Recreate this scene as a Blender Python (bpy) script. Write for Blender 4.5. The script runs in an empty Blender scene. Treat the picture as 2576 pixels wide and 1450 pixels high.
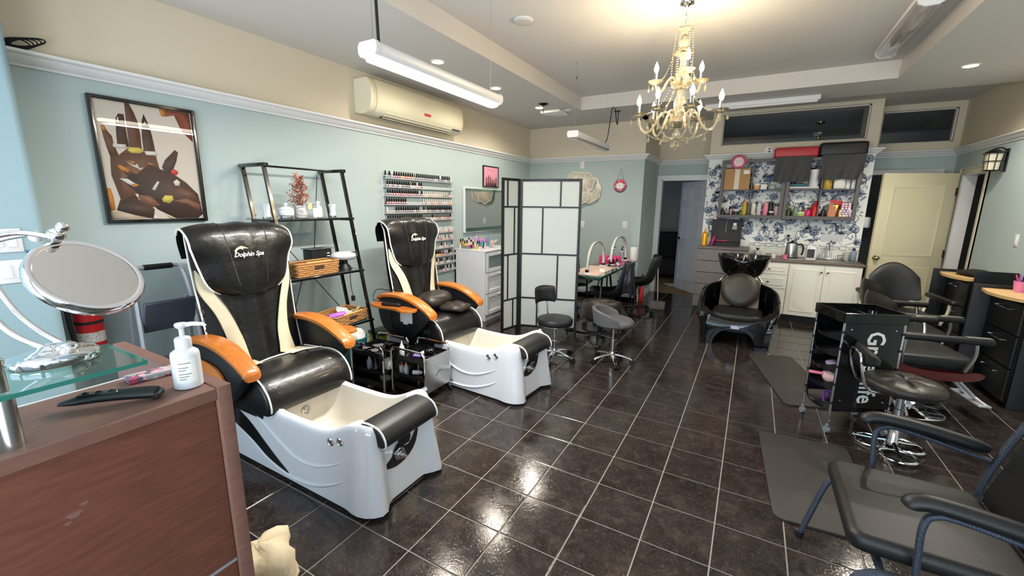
import bpy, math, random
from mathutils import Matrix, Vector
random.seed(7)
S = bpy.context.scene
COL = S.collection
pi = math.pi
cos, sin = math.cos, math.sin

# ------------------------------------------------------------------ camera
cam_d = bpy.data.cameras.new('camera')
cam_d.sensor_width = 36.0
cam_d.lens = 36.0 * 1056.85 / 2576
cam_d.clip_start = 0.02
cam = bpy.data.objects.new('camera', cam_d)
COL.objects.link(cam)
_rt = Vector((0.86953002, 0.49374454, 0.01157075))
_dn = Vector((0.1069201, -0.16532023, -0.98042711))
_fw = Vector((-0.48216765, 0.85374795, -0.19654212))
_m = Matrix((_rt, -_dn, -_fw)).transposed().to_4x4()
_m.translation = (1.22654, -1.2259, 1.58287)
cam.matrix_world = _m
S.camera = cam

# ------------------------------------------------------------------ world, daylight, exposure
w = bpy.data.worlds.new('daylight'); S.world = w
w.use_nodes = True
w.node_tree.nodes['Background'].inputs[0].default_value = (0.62, 0.78, 1.0, 1)
w.node_tree.nodes['Background'].inputs[1].default_value = 0.3
def area(name, loc, rot, sx, sy, power, col):
    d = bpy.data.lights.new(name, 'AREA'); d.shape = 'RECTANGLE'; d.size = sx; d.size_y = sy
    d.energy = power; d.color = col
    o = bpy.data.objects.new(name, d); COL.objects.link(o); o.location = loc; o.rotation_euler = rot
    return o
# daylight falling through the shop windows in the street wall behind the camera
area('sky_daylight', (0.6, -2.75, 1.5), (pi/2-.15, 0, 0), 5.4, 2.2, 60, (0.62, 0.80, 1.0))
# sunlit pavement outside the shop windows, throwing light up on to the ceiling
area('sunlit_pavement', (0.6, -3.5, .02), (pi/2+.62, 0, 0), 6.5, 1.6, 265, (1.0, .97, .93))
S.view_settings.view_transform = 'Standard'
S.view_settings.look = 'None'
S.view_settings.gamma = 1
S.view_settings.use_curve_mapping = False
S.view_settings.exposure = 1.03
S.cycles.max_bounces = 7
S.cycles.diffuse_bounces = 4
S.cycles.glossy_bounces = 3
S.cycles.transmission_bounces = 5
S.cycles.transparent_max_bounces = 8
S.cycles.caustics_reflective = False
S.cycles.caustics_refractive = False
S.cycles.sample_clamp_indirect = 6
S.cycles.use_denoising = True

# ------------------------------------------------------------------ mesh builder
class MB:
    def __init__(s):
        s.v = []; s.f = []; s.m = []; s.mi = 0; s.M = None
    def add(s, vs, fs):
        o = len(s.v)
        if s.M is not None: vs = [s.M @ Vector(p) for p in vs]
        s.v += [tuple(p) for p in vs]
        s.f += [[i + o for i in f] for f in fs]
        s.m += [s.mi] * len(fs)
        return s
    def mat(s, i): s.mi = i; return s
    def at(s, M): s.M = M; return s
    def box(s, x0, x1, y0, y1, z0, z1):
        return s.add([(x0,y0,z0),(x1,y0,z0),(x1,y1,z0),(x0,y1,z0),(x0,y0,z1),(x1,y0,z1),(x1,y1,z1),(x0,y1,z1)],
                     [(0,3,2,1),(4,5,6,7),(0,1,5,4),(1,2,6,5),(2,3,7,6),(3,0,4,7)])
    def loft(s, rings, closed=True, c0=True, c1=True):
        n = len(rings[0]); vs = [p for r in rings for p in r]; fs = []
        for i in range(len(rings) - 1):
            for j in range(n if closed else n - 1):
                k = (j + 1) % n
                fs.append((i*n+j, i*n+k, (i+1)*n+k, (i+1)*n+j))
        if closed and c0: fs.append(tuple(range(n))[::-1])
        if closed and c1: fs.append(tuple((len(rings)-1)*n + j for j in range(n)))
        return s.add(vs, fs)
    def rbox(s, x0, x1, y0, y1, z0, z1, b=.01, n=2, r=None):
        cx, cy, hx, hy = (x0+x1)/2, (y0+y1)/2, (x1-x0)/2, (y1-y0)/2
        b = min(b, (z1-z0)/2*.99, hx*.99, hy*.99)
        r = max(r or b, b); r = min(r, hx*.99, hy*.99)
        rings = []
        lev = [(b*(1-sin(pi/2*i/n)), z0 + b*(1-cos(pi/2*i/n))) for i in range(n+1)]
        lev += [(a, z0+z1-z) for a, z in lev[::-1]]
        for a, z in lev:
            rings.append([(cx+p[0], cy+p[1], z) for p in rrect(hx-a, hy-a, max(r-a, .0005), max(2, n))])
        return s.loft(rings)
    def cyl(s, p0, p1, r0, r1=None, n=12, cap=True):
        r1 = r0 if r1 is None else r1
        p0, p1 = Vector(p0), Vector(p1); d = (p1-p0)
        a, b = frame(d)
        rings = [[p + r*(cos(2*pi*i/n)*a + sin(2*pi*i/n)*b) for i in range(n)] for p, r in ((p0, r0), (p1, r1))]
        return s.loft(rings, True, cap, cap)
    def tube(s, path, r, n=6, closed=False, sq=None):
        P = [Vector(p) for p in path]; k = len(P)
        rs = r if isinstance(r, (list, tuple)) else [r]*k
        T = []
        for i in range(k):
            if closed: d = P[(i+1) % k] - P[i-1]
            else: d = P[min(i+1, k-1)] - P[max(i-1, 0)]
            T.append(d.normalized() if d.length > 1e-9 else Vector((0, 0, 1)))
        a, b = frame(T[0]); rings = []
        for i in range(k):
            a = (a - T[i]*a.dot(T[i]))
            a = a.normalized() if a.length > 1e-6 else frame(T[i])[0]
            b = T[i].cross(a)
            sx, sy = sq or (1, 1)
            rings.append([P[i] + rs[i]*(sx*cos(2*pi*j/n + (pi/4 if n == 4 else 0))*a + sy*sin(2*pi*j/n + (pi/4 if n == 4 else 0))*b) for j in range(n)])
        if closed:
            rings.append(rings[0]); return s.loft(rings, True, False, False)
        return s.loft(rings)
    def lathe(s, prof, n=16, c=(0, 0, 0), cap=True):
        rings = [[(c[0]+r*cos(2*pi*i/n), c[1]+r*sin(2*pi*i/n), c[2]+z) for i in range(n)] for r, z in prof]
        return s.loft(rings, True, cap, cap)
    def sph(s, c, r, n=10, m=6):
        rx, ry, rz = r if isinstance(r, (tuple, list)) else (r, r, r)
        rings = []
        for i in range(m+1):
            t = -pi/2 + pi*i/m; q = max(cos(t), .02)
            rings.append([(c[0]+rx*q*cos(2*pi*j/n), c[1]+ry*q*sin(2*pi*j/n), c[2]+rz*sin(t)) for j in range(n)])
        return s.loft(rings)
    def prism(s, poly, fn, t0, t1):
        n = len(poly)
        vs = [fn(p[0], p[1], t0) for p in poly] + [fn(p[0], p[1], t1) for p in poly]
        fs = [tuple(range(n))[::-1], tuple(range(n, 2*n))] + [(i, (i+1) % n, n+(i+1) % n, n+i) for i in range(n)]
        return s.add(vs, fs)
    def grid(s, rows, thick=None):
        s.loft(rows, False); return s
    def slab(s, fn, nu, nv, t):
        """closed curved slab: fn(u,v,side) side 0/1"""
        A = [[fn(i/nu, j/nv, 0) for j in range(nv+1)] for i in range(nu+1)]
        B = [[fn(i/nu, j/nv, 1) for j in range(nv+1)] for i in range(nu+1)]
        rings = []
        for i in range(nu+1): rings.append(A[i] + B[i][::-1])
        return s.loft(rings)

def frame(d):
    d = d.normalized()
    u = Vector((0, 0, 1)) if abs(d.z) < .9 else Vector((1, 0, 0))
    a = d.cross(u).normalized()
    return a, d.cross(a).normalized()
def rrect(hx, hy, r, n=3):
    out = []
    for cx, cy, a0 in ((hx-r, hy-r, 0), (-hx+r, hy-r, pi/2), (-hx+r, -hy+r, pi), (hx-r, -hy+r, 1.5*pi)):
        for i in range(n+1):
            a = a0 + pi/2*i/n
            out.append((cx+r*cos(a), cy+r*sin(a)))
    return out
def resample(poly, N, closed=True):
    P = [Vector((p[0], p[1])) for p in poly]
    if closed: P.append(P[0])
    L = [0]
    for a, b in zip(P, P[1:]): L.append(L[-1] + (b-a).length)
    out = []; k = 0
    for i in range(N):
        t = L[-1]*i/(N if closed else N-1)
        while k < len(L)-2 and L[k+1] < t: k += 1
        q = (t-L[k])/max(1e-9, L[k+1]-L[k]); p = P[k].lerp(P[k+1], min(max(q, 0), 1)); out.append((p.x, p.y))
    return out
def cr(pts, k=6, closed=False):
    P = [Vector(p) for p in pts]; n = len(P); out = []
    for i in range(n if closed else n-1):
        if closed: p0, p1, p2, p3 = P[i-1], P[i], P[(i+1) % n], P[(i+2) % n]
        else: p0, p1, p2, p3 = P[max(i-1, 0)], P[i], P[i+1], P[min(i+2, n-1)]
        for j in range(k):
            t = j/k
            out.append(.5*((2*p1)+(p2-p0)*t+(2*p0-5*p1+4*p2-p3)*t*t+(3*p1-p0-3*p2+p3)*t**3))
    if not closed: out.append(P[-1])
    return out
def rz(a, loc=(0, 0, 0)): return Matrix.Translation(loc) @ Matrix.Rotation(a, 4, 'Z')
def lerp(a, b, t): return a+(b-a)*t
def sst(a, b, x):
    t = min(max((x-a)/(b-a), 0), 1); return t*t*(3-2*t)
def interp(tab, x):
    if x <= tab[0][0]: return tab[0][1]
    for (a, p), (b, q) in zip(tab, tab[1:]):
        if x <= b: return p+(q-p)*(x-a)/(b-a)
    return tab[-1][1]

def mesh_of(mb, mats, name, sm=38):
    me = bpy.data.meshes.new(name)
    me.from_pydata(mb.v, [], mb.f)
    ml = mats if isinstance(mats, (list, tuple)) else [mats]
    for m in ml: me.materials.append(m)
    if len(ml) > 1: me.polygons.foreach_set('material_index', mb.m)
    me.polygons.foreach_set('use_smooth', [True]*len(me.polygons))
    me.update()
    if sm is not None: me.set_sharp_from_angle(angle=math.radians(sm))
    return me
def link(name, me, parent=None, loc=(0, 0, 0), rot=0):
    o = bpy.data.objects.new(name, me); COL.objects.link(o)
    o.location = loc
    if isinstance(rot, (tuple, list)): o.rotation_euler = rot
    elif rot: o.rotation_euler = (0, 0, rot)
    if parent is not None: o.parent = parent
    return o
def part(parent, name, mb, mats, label=None, loc=(0, 0, 0), rot=0, sm=38):
    o = link(name, mesh_of(mb, mats, name, sm), parent, loc, rot)
    if label: o['label'] = label
    return o
def tag(o, label, cat, group=None):
    o['label'] = label; o['category'] = cat
    if group: o['group'] = group
    return o
def thing(name, label, cat, loc=(0, 0, 0), rot=0, group=None):
    return tag(link(name, None, None, loc, rot), label, cat, group)
def solo(name, label, cat, mb, mats, loc=(0, 0, 0), rot=0, group=None, sm=38):
    return tag(link(name, mesh_of(mb, mats, name, sm), None, loc, rot), label, cat, group)
def struct(name, mb, mats, parent=None, sm=38):
    o = link(name, mesh_of(mb, mats, name, sm), parent)
    if parent is None: o['kind'] = 'structure'
    return o
def dup(root, loc, rot=0, label=None, group=None):
    r = root.copy(); COL.objects.link(r); r.location = loc
    r.rotation_euler = rot if isinstance(rot, (tuple, list)) else (0, 0, rot)
    if label: r['label'] = label
    if group: r['group'] = group
    for ch in list(root.children):
        c = ch.copy(); COL.objects.link(c); c.parent = r
        for g in list(ch.children):
            d = g.copy(); COL.objects.link(d); d.parent = c
    return r
def text_mesh(s, size, extrude=.0008, shear=0, offset=0, space=1, name='lettering', mats=None):
    cu = bpy.data.curves.new(name, 'FONT'); cu.body = s; cu.size = size; cu.extrude = extrude
    cu.shear = shear; cu.offset = offset; cu.align_x = 'CENTER'; cu.align_y = 'CENTER'; cu.space_character = space
    cu.resolution_u = 2
    o = bpy.data.objects.new(name, cu); COL.objects.link(o)
    dg = bpy.context.evaluated_depsgraph_get(); dg.update()
    me = bpy.data.meshes.new_from_object(o.evaluated_get(dg))
    bpy.data.objects.remove(o); bpy.data.curves.remove(cu)
    me.materials.clear(); me.materials.append(mats); return me

# ------------------------------------------------------------------ materials
def lin(c):
    return tuple(((x/255)/12.92 if x/255 <= .04045 else ((x/255+.055)/1.055)**2.4) for x in c) + (1,)
_mats = {}
def mat(name, rgb, rough=.5, metal=0, bump=0, bs=60, var=0, vs=6, coat=0, trans=0, ior=1.45, em=None, es=0, alpha=1, spec=.5, stretch=None, rvar=0):
    m = bpy.data.materials.new(name); m.use_nodes = True; nt = m.node_tree; N = nt.nodes; L = nt.links
    b = N['Principled BSDF']; I = b.inputs
    I['Base Color'].default_value = lin(rgb); I['Roughness'].default_value = rough; I['Metallic'].default_value = metal
    I['IOR'].default_value = ior; I['Coat Weight'].default_value = coat; I['Coat Roughness'].default_value = .08
    I['Transmission Weight'].default_value = trans; I['Alpha'].default_value = alpha
    I['Specular IOR Level'].default_value = spec
    if em: I['Emission Color'].default_value = lin(em); I['Emission Strength'].default_value = es
    if bump or var or rvar:
        tc = N.new('ShaderNodeTexCoord'); mp = N.new('ShaderNodeMapping'); L.new(tc.outputs['Object'], mp.inputs[0])
        if stretch: mp.inputs['Scale'].default_value = stretch
    if var:
        n = N.new('ShaderNodeTexNoise'); n.inputs['Scale'].default_value = vs; n.inputs['Detail'].default_value = 5
        L.new(mp.outputs[0], n.inputs['Vector'])
        r = N.new('ShaderNodeValToRGB'); r.color_ramp.elements[0].position = .3; r.color_ramp.elements[1].position = .7
        c = lin(rgb)
        r.color_ramp.elements[0].color = tuple(x*(1-var) for x in c[:3]) + (1,)
        r.color_ramp.elements[1].color = tuple(min(1, x*(1+var*.6)) for x in c[:3]) + (1,)
        L.new(n.outputs[0], r.inputs[0]); L.new(r.outputs[0], I['Base Color'])
    if rvar:
        n2 = N.new('ShaderNodeTexNoise'); n2.inputs['Scale'].default_value = vs*1.7; L.new(mp.outputs[0], n2.inputs['Vector'])
        q = N.new('ShaderNodeMapRange'); q.inputs[3].default_value = max(0, rough-rvar); q.inputs[4].default_value = rough+rvar
        L.new(n2.outputs[0], q.inputs[0]); L.new(q.outputs[0], I['Roughness'])
    if bump:
        n3 = N.new('ShaderNodeTexNoise'); n3.inputs['Scale'].default_value = bs; n3.inputs['Detail'].default_value = 3
        L.new(mp.outputs[0], n3.inputs['Vector'])
        bp = N.new('ShaderNodeBump'); bp.inputs['Strength'].default_value = bump; bp.inputs['Distance'].default_value = .01
        L.new(n3.outputs[0], bp.inputs['Height']); L.new(bp.outputs[0], I['Normal'])
    _mats[name] = m
    return m
def wall_paint(name, low, high, zsplit):
    m = mat(name, low, .75, bump=.04, bs=220); nt = m.node_tree; N = nt.nodes; L = nt.links
    g = N.new('ShaderNodeNewGeometry'); sp = N.new('ShaderNodeSeparateXYZ'); L.new(g.outputs['Position'], sp.inputs[0])
    gt = N.new('ShaderNodeMath'); gt.operation = 'GREATER_THAN'; gt.inputs[1].default_value = zsplit; L.new(sp.outputs[2], gt.inputs[0])
    mx = N.new('ShaderNodeMix'); mx.data_type = 'RGBA'; mx.inputs['A'].default_value = lin(low); mx.inputs['B'].default_value = lin(high)
    L.new(gt.outputs[0], mx.inputs['Factor']); L.new(mx.outputs['Result'], N['Principled BSDF'].inputs['Base Color'])
    return m
def tile_mat():
    m = mat('dark_slate_tile', (40, 35, 33), .14, spec=.5); nt = m.node_tree; N = nt.nodes; L = nt.links; I = N['Principled BSDF'].inputs
    g = N.new('ShaderNodeNewGeometry'); oi = N.new('ShaderNodeObjectInfo')
    off = N.new('ShaderNodeVectorMath'); off.operation = 'ADD'; L.new(g.outputs['Position'], off.inputs[0])
    sc = N.new('ShaderNodeMath'); sc.operation = 'MULTIPLY'; sc.inputs[1].default_value = 37; L.new(oi.outputs['Random'], sc.inputs[0])
    cb = N.new('ShaderNodeCombineXYZ'); L.new(sc.outputs[0], cb.inputs[0]); L.new(sc.outputs[0], cb.inputs[2]); L.new(cb.outputs[0], off.inputs[1])
    n = N.new('ShaderNodeTexNoise'); n.inputs['Scale'].default_value = 9; n.inputs['Detail'].default_value = 9; n.inputs['Roughness'].default_value = .68; n.inputs['Distortion'].default_value = .7
    L.new(off.outputs[0], n.inputs['Vector'])
    r = N.new('ShaderNodeValToRGB'); e = r.color_ramp.elements
    e[0].position = .3; e[0].color = lin((27, 24, 23)); e[1].position = .72; e[1].color = lin((64, 57, 51))
    k = e.new(.52); k.color = lin((44, 37, 35)); L.new(n.outputs[0], r.inputs[0])
    v = N.new('ShaderNodeTexNoise'); v.inputs['Scale'].default_value = 16; v.inputs['Detail'].default_value = 4; v.inputs['Distortion'].default_value = 2.2; L.new(off.outputs[0], v.inputs['Vector'])
    ab = N.new('ShaderNodeMath'); ab.operation = 'SUBTRACT'; ab.inputs[1].default_value = .5; L.new(v.outputs[0], ab.inputs[0])
    a2 = N.new('ShaderNodeMath'); a2.operation = 'ABSOLUTE'; L.new(ab.outputs[0], a2.inputs[0])
    mr = N.new('ShaderNodeMapRange'); mr.inputs[1].default_value = 0; mr.inputs[2].default_value = .018; mr.inputs[3].default_value = .4; mr.inputs[4].default_value = 0; L.new(a2.outputs[0], mr.inputs[0])
    mx = N.new('ShaderNodeMix'); mx.data_type = 'RGBA'; L.new(mr.outputs[0], mx.inputs['Factor']); L.new(r.outputs[0], mx.inputs['A']); mx.inputs['B'].default_value = lin((104, 92, 82))
    L.new(mx.outputs['Result'], I['Base Color'])
    q = N.new('ShaderNodeMapRange'); q.inputs[3].default_value = .02; q.inputs[4].default_value = .19; L.new(n.outputs[0], q.inputs[0]); L.new(q.outputs[0], I['Roughness'])
    n3 = N.new('ShaderNodeTexNoise'); n3.inputs['Scale'].default_value = 85; n3.inputs['Detail'].default_value = 4; n3.inputs['Distortion'].default_value = 1.2; L.new(off.outputs[0], n3.inputs['Vector'])
    bp = N.new('ShaderNodeBump'); bp.inputs['Strength'].default_value = .25; bp.inputs['Distance'].default_value = .0012
    L.new(n3.outputs[0], bp.inputs['Height']); L.new(bp.outputs[0], I['Normal'])
    return m
def glass_mat(name, tint=(252, 254, 253), rough=0.0):
    """thin clear pane: mostly see-through with a mirror reflection"""
    m = bpy.data.materials.new(name); m.use_nodes = True; nt = m.node_tree; N = nt.nodes; L = nt.links
    N.remove(N['Principled BSDF']); out = N['Material Output']
    t = N.new('ShaderNodeBsdfTransparent'); t.inputs[0].default_value = lin(tint)
    g = N.new('ShaderNodeBsdfGlossy'); g.inputs['Roughness'].default_value = rough
    fr = N.new('ShaderNodeFresnel'); fr.inputs[0].default_value = 1.5
    gm = N.new('ShaderNodeNewGeometry'); fb = N.new('ShaderNodeMath'); fb.operation = 'SUBTRACT'; fb.inputs[0].default_value = 1; L.new(gm.outputs['Backfacing'], fb.inputs[1])
    fm = N.new('ShaderNodeMath'); fm.operation = 'MULTIPLY'; L.new(fr.outputs[0], fm.inputs[0]); L.new(fb.outputs[0], fm.inputs[1])
    mx = N.new('ShaderNodeMixShader'); L.new(fm.outputs[0], mx.inputs[0]); L.new(t.outputs[0], mx.inputs[1]); L.new(g.outputs[0], mx.inputs[2])
    L.new(mx.outputs[0], out.inputs[0]); return m

BLUE = wall_paint('two_tone_wall_paint', (174, 190, 190), (210, 200, 180), 2.335)
CEIL = mat('ceiling_paint', (205, 203, 201), .8, bump=.03, bs=200)
WHITE = mat('white_gloss_trim', (226, 226, 228), .35)
TRAY = mat('white_flat_paint', (208, 203, 198), .7)
TILE = tile_mat()
GROUT = mat('grey_grout', (150, 144, 138), .85, bump=.3, bs=300)
CARPET = mat('beige_carpet', (150, 130, 95), .95, bump=.6, bs=500, var=.15, vs=40)
DARKROOM = mat('unlit_room_paint', (196, 201, 203), .85)
LEATH = mat('black_leather', (17, 16, 16), .34, bump=.25, bs=26, coat=.15, rvar=.08)
LEATHF = mat('black_vinyl_fine', (22, 22, 23), .42, bump=.12, bs=400)
LEATHB = mat('brown_black_leather', (44, 38, 33), .38, bump=.35, bs=24)
CREAM = mat('cream_leather', (212, 200, 172), .45, bump=.2, bs=30)
PIPE = mat('white_piping', (225, 222, 214), .45)
BLACKP = mat('black_plastic', (20, 21, 24), .45, bump=.05, bs=500)
BLACKM = mat('black_gloss_metal', (13, 13, 14), .18, coat=.5)
BLACKG = mat('black_gloss_shell', (9, 9, 10), .12, coat=.6, rvar=.05)
PEARL = mat('pearl_white_fibreglass', (212, 214, 219), .16, coat=.7)
PEARLIN = mat('cream_basin_fibreglass', (214, 208, 196), .22, coat=.4)
WOODO = mat('orange_lacquered_wood', (186, 108, 42), .3, coat=.3, var=.16, vs=5, stretch=(2, 14, 14))
WOODP = mat('pale_wood_top', (205, 170, 118), .4, var=.15, vs=6, stretch=(2, 12, 12))
DESKW = mat('dark_mahogany_laminate', (118, 74, 60), .36, var=.22, vs=7, stretch=(12, 1.4, 12), bump=.03, bs=200)
DESKE = mat('dark_brown_edge_laminate', (124, 90, 80), .5, var=.15, vs=8, stretch=(10, 2, 10))
CHROME = mat('chrome', (232, 232, 235), .06, 1)
STEEL = mat('brushed_steel', (190, 188, 184), .28, 1)
ALU = mat('aluminium', (190, 193, 200), .38, .55)
GREYMET = mat('hammered_grey_metal', (70, 78, 92), .4, .6, bump=.5, bs=260)
BRASS = mat('brass_knob', (205, 190, 140), .2, 1)
MIRROR = mat('mirror_silver', (214, 210, 206), .01, 1)
LAMG = mat('grey_wood_laminate', (120, 112, 112), .5, var=.14, vs=5, stretch=(1.5, 14, 14))
CABW = mat('cream_white_cabinet', (240, 237, 228), .42)
COUNTER = mat('brown_grey_worktop', (118, 104, 92), .35, var=.3, vs=40)
WHITEP = mat('white_plastic', (222, 223, 226), .3)
OFFW = mat('ivory_plastic', (222, 216, 192), .38)
FROST = mat('white_rice_panel', (180, 186, 184), .7)
MATG = mat('dark_grey_rubber_mat', (52, 49, 46), .6, bump=.15, bs=300)
GLASS = glass_mat('clear_glass')
GLASSG = glass_mat('greenish_glass', (228, 246, 240))
GLASSE = mat('green_glass_edge', (34, 112, 100), .12, coat=.5)
PANEG = glass_mat('window_glass', (250, 252, 252))
FROSTP = mat('translucent_plastic_bottle', (200, 208, 216), .35, trans=.35)
CRYSTAL = mat('amber_lit_crystal', (250, 238, 205), .06, trans=.82, ior=1.5)
BULB = mat('warm_bulb', (255, 240, 205), .3, em=(255, 220, 150), es=30)
LEDON = mat('lit_led_diffuser', (255, 252, 240), .4, em=(255, 246, 226), es=9)
DOWNON = mat('lit_downlight', (255, 245, 220), .4, em=(255, 216, 140), es=40)
DIFF = mat('grey_unlit_diffuser', (150, 146, 145), .12, coat=.5)
PINK = mat('hot_pink_fabric', (222, 62, 128), .45, bump=.2, bs=60)
PINKP = mat('pale_pink_mat', (228, 196, 184), .5)
RED = mat('red_plastic', (196, 34, 36), .35)
REDV = mat('red_vinyl', (190, 52, 60), .42, bump=.1, bs=200)
GOLD = mat('gold_bottle', (226, 160, 24), .3, .4)
WICK = mat('woven_wicker', (168, 122, 70), .6, bump=.4, bs=120, var=.25, vs=60)
WICKL = mat('bamboo_rod', (206, 160, 92), .45)
CARD = mat('brown_cardboard', (178, 138, 92), .8)
PAPER = mat('white_paper', (236, 236, 232), .8)
TEAL = mat('teal_plastic', (62, 128, 132), .4)
PLASTICF = mat('clear_crinkled_film', (225, 222, 214), .2, bump=.8, bs=60, alpha=.75)
PURPLE = mat('purple_plastic', (170, 96, 200), .35)
OCHRE = mat('ochre_yellow', (150, 140, 30), .5)
REDWOOD = mat('dark_red_metal', (92, 28, 24), .35, coat=.4)
BEIGED = mat('beige_door_paint', (220, 213, 180), .45)
GREYD = mat('white_door_paint', (196, 198, 206), .45)
NAVY = mat('print_navy', (62, 72, 100), .7)
MIDB = mat('print_slate_blue', (120, 138, 168), .7)
PALEB = mat('print_pale_blue', (188, 198, 212), .7)
WPAP = mat('white_wallpaper', (238, 240, 236), .7)
# ------------------------------------------------------------------ the room shell
XL, XR, YB, XJ, YD, YW, YF = -2.33, 3.5, 5.665, -0.33, 6.78, 6.22, -2.5
WX0, WX1 = 0.53, 2.55
HC, HT, HB = 2.86, 3.03, 2.98
T = 0.305
TX0, TX1, TY0, TY1 = -1.01, 2.34, -0.9, 4.6

def boxes(lst):
    m = MB()
    for b in lst: m.box(*b)
    return m
# floor: grout bed with single tiles on it
floor = struct('floor', MB().box(XL-.12, XR+.12, YF-.1, YD+.01, -.06, -.0035), GROUT)
def tile_mesh(w, d, name):
    g = .0035; b = .004
    m = MB(); r = []
    for a, z in ((0, -.0045), (0, -.0012), (b*.5, 0)):
        r.append([(g+a, g+a, z), (w-g-a, g+a, z), (w-g-a, d-g-a, z), (g+a, d-g-a, z)])
    m.loft(r, True, False, True)
    return m
tm = mesh_of(tile_mesh(T, T, 'tile'), TILE, 'tile', 20)
tm2 = mesh_of(tile_mesh(T, .075, 'tile'), TILE, 'tile', 20)
def cam_px(p):
    d = Vector(p) - cam.matrix_world.translation
    z = d.dot(_fw)
    if z < .1: return None
    return 1288+1056.85*d.dot(_rt)/z, 725+1056.85*d.dot(_dn)/z, z
cand = []; rest = []
for i in range(-8, 12):
    for j in range(-9, 23):
        c = cam_px(((i+.5)*T, (j+.5)*T, 0))
        hid = ((i+1)*T < -1.45 and (j+1)*T < 3.2) or ((i+1)*T < -.45 and (j+1)*T < -.3) or (i*T < -.4 and j*T > YB) or (i*T > .5 and j*T > 6.0) or i*T > 3.2
        if c and not hid and -40 < c[0] < 2616 and c[1] < 1500: cand.append((c[2], i, j))
        else: rest.append((i, j))
cand.sort()
for d, i, j in cand[:300]:
    link('tile', tm2 if j == 22 else tm, floor, (i*T, j*T, 0))
rest += [(i, j) for d, i, j in cand[300:]]
m = MB()
for i, j in rest:
    m.at(Matrix.Translation((i*T, j*T, 0))); t = tile_mesh(T, .075 if j == 22 else T, 't'); m.add(t.v, t.f)
m.M = None
o = part(floor, 'tile_field', m, TILE, sm=20); o['kind'] = 'stuff'
struct('floor_back_room', MB().box(-1.6, 4.6, YD+.01, 10, -.06, .004), CARPET)
# ceiling with tray
struct('ceiling', boxes([
    (XL, TX0, YF, YB, HC, HC+.04), (TX1, XR, YF, 5.3, HC, HC+.04), (TX0, TX1, YF, TY0, HC, HC+.04),
    (TX0, TX1, TY1, 5.3, HC, HC+.04), (TX0, XJ, 5.3, YB, HC, HC+.04),
    (XJ, XR, 5.26, 5.3, HC+.04, HB+.04), (XJ, XR, 5.3, YD+.1, HB, HB+.04), (XJ-.04, XJ, 5.3, YB+.02, HC, HB+.02),
    (TX0-.1, TX1+.1, TY0-.1, TY1+.1, HT, HT+.04)]), CEIL)
def tray_side(n, x0, x1, y0, y1, ix, iy):
    m = MB().box(x0, x1, y0, y1, HC+.002, HT)
    if ix: m.box(*sorted(((x1 if ix > 0 else x0)-ix*.2, (x1 if ix > 0 else x0)+ix)), y0, y1, HC-.002, HC+.075)
    if iy: m.box(x0, x1, *sorted(((y1 if iy > 0 else y0)-iy*.2, (y1 if iy > 0 else y0)+iy)), HC-.002, HC+.075)
    struct('trim_%d' % n, m, TRAY)
tray_side(1, TX0-.05, TX0+.002, TY0-.05, TY1+.05, .008, 0)
tray_side(2, TX1-.002, TX1+.05, TY0-.05, TY1+.05, -.008, 0)
tray_side(3, TX0, TX1, TY1-.002, TY1+.05, 0, -.008)
tray_side(4, TX0, TX1, TY0-.05, TY0+.002, 0, .008)
# walls
struct('wall_left', MB().box(XL-.12, XL, YF-.1, YB+.12, 0, 3.1), BLUE)
m = MB(); ring = [(XL-.01, YF), (-2.03, YF)] + [(-2.03-.035*(1-cos(a)), -.53+.035*sin(a)) for a in [pi/2*i/6 for i in range(7)]] + [(XL-.01, -.495)]
m.loft([[(p[0], p[1], z) for p in ring] for z in (0, HC)])
LBLUE = mat('pale_blue_wall_paint', (150, 178, 188), .7, bump=.04, bs=220)
struct('wall_left_pier', m, LBLUE)
struct('wall_back_left', MB().box(XL-.12, XJ, YB, YB+.12, 0, 3.1), BLUE)
struct('wall_back_return', MB().box(XJ-.12, XJ, YB+.12, YD, 0, 3.1), BLUE)
DX0, DX1, DH = -.265, .49, 2.03
struct('wall_back_middle', boxes([(XJ-.12, DX0, YD, YD+.12, 0, 3.1), (DX1, WX0+.1, YD, YD+.12, 0, 3.1), (DX0, DX1, YD, YD+.12, DH, 3.1)]), BLUE)
WZ0, WZ1, WA, WB = 2.49, 2.935, .67, 2.425
BEIGE = mat('beige_wall_paint', (210, 200, 180), .75, bump=.04, bs=220)
wwall = struct('wall_back_papered', boxes([
    (WX0, WX1, YW, YW+.12, 0, 2.31)]), WPAP)
struct('wall_back_transom', boxes([(WX0, WX1, YW, YW+.12, 2.31, WZ0), (WX0, WA, YW, YW+.12, WZ0, WZ1), (WB, WX1, YW, YW+.12, WZ0, WZ1), (WX0, WX1, YW, YW+.12, WZ1, 3.1)]), BEIGE)
struct('wall_back_papered_sides', boxes([(WX0, WX0+.1, YW+.12, YD, 0, 3.1), (WX1-.1, WX1, YW+.12, YD+.12, 0, 3.1)]), BLUE)
EX0, EX1, EH = 2.6, 3.34, 2.05
VZ0, VZ1, VA, VB = 2.47, 2.905, 2.66, 3.43
struct('wall_back_right', boxes([(WX1, EX0, YD, YD+.12, 0, VZ0), (EX1, XR+.12, YD, YD+.12, 0, VZ0), (EX0, EX1, YD, YD+.12, EH, VZ0),
    (WX1, VA, YD, YD+.12, VZ0, VZ1), (VB, XR+.12, YD, YD+.12, VZ0, VZ1), (WX1, XR+.12, YD, YD+.12, VZ1, 3.1)]), BLUE)
RY0, RY1, RH = 5.79, 6.43, 2.02
struct('wall_right', boxes([(XR, XR+.12, YF-.1, RY0, 0, 3.1), (XR, XR+.12, RY1, YD+.12, 0, 3.1), (XR, XR+.12, RY0, RY1, RH, 3.1)]), BLUE)
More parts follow.
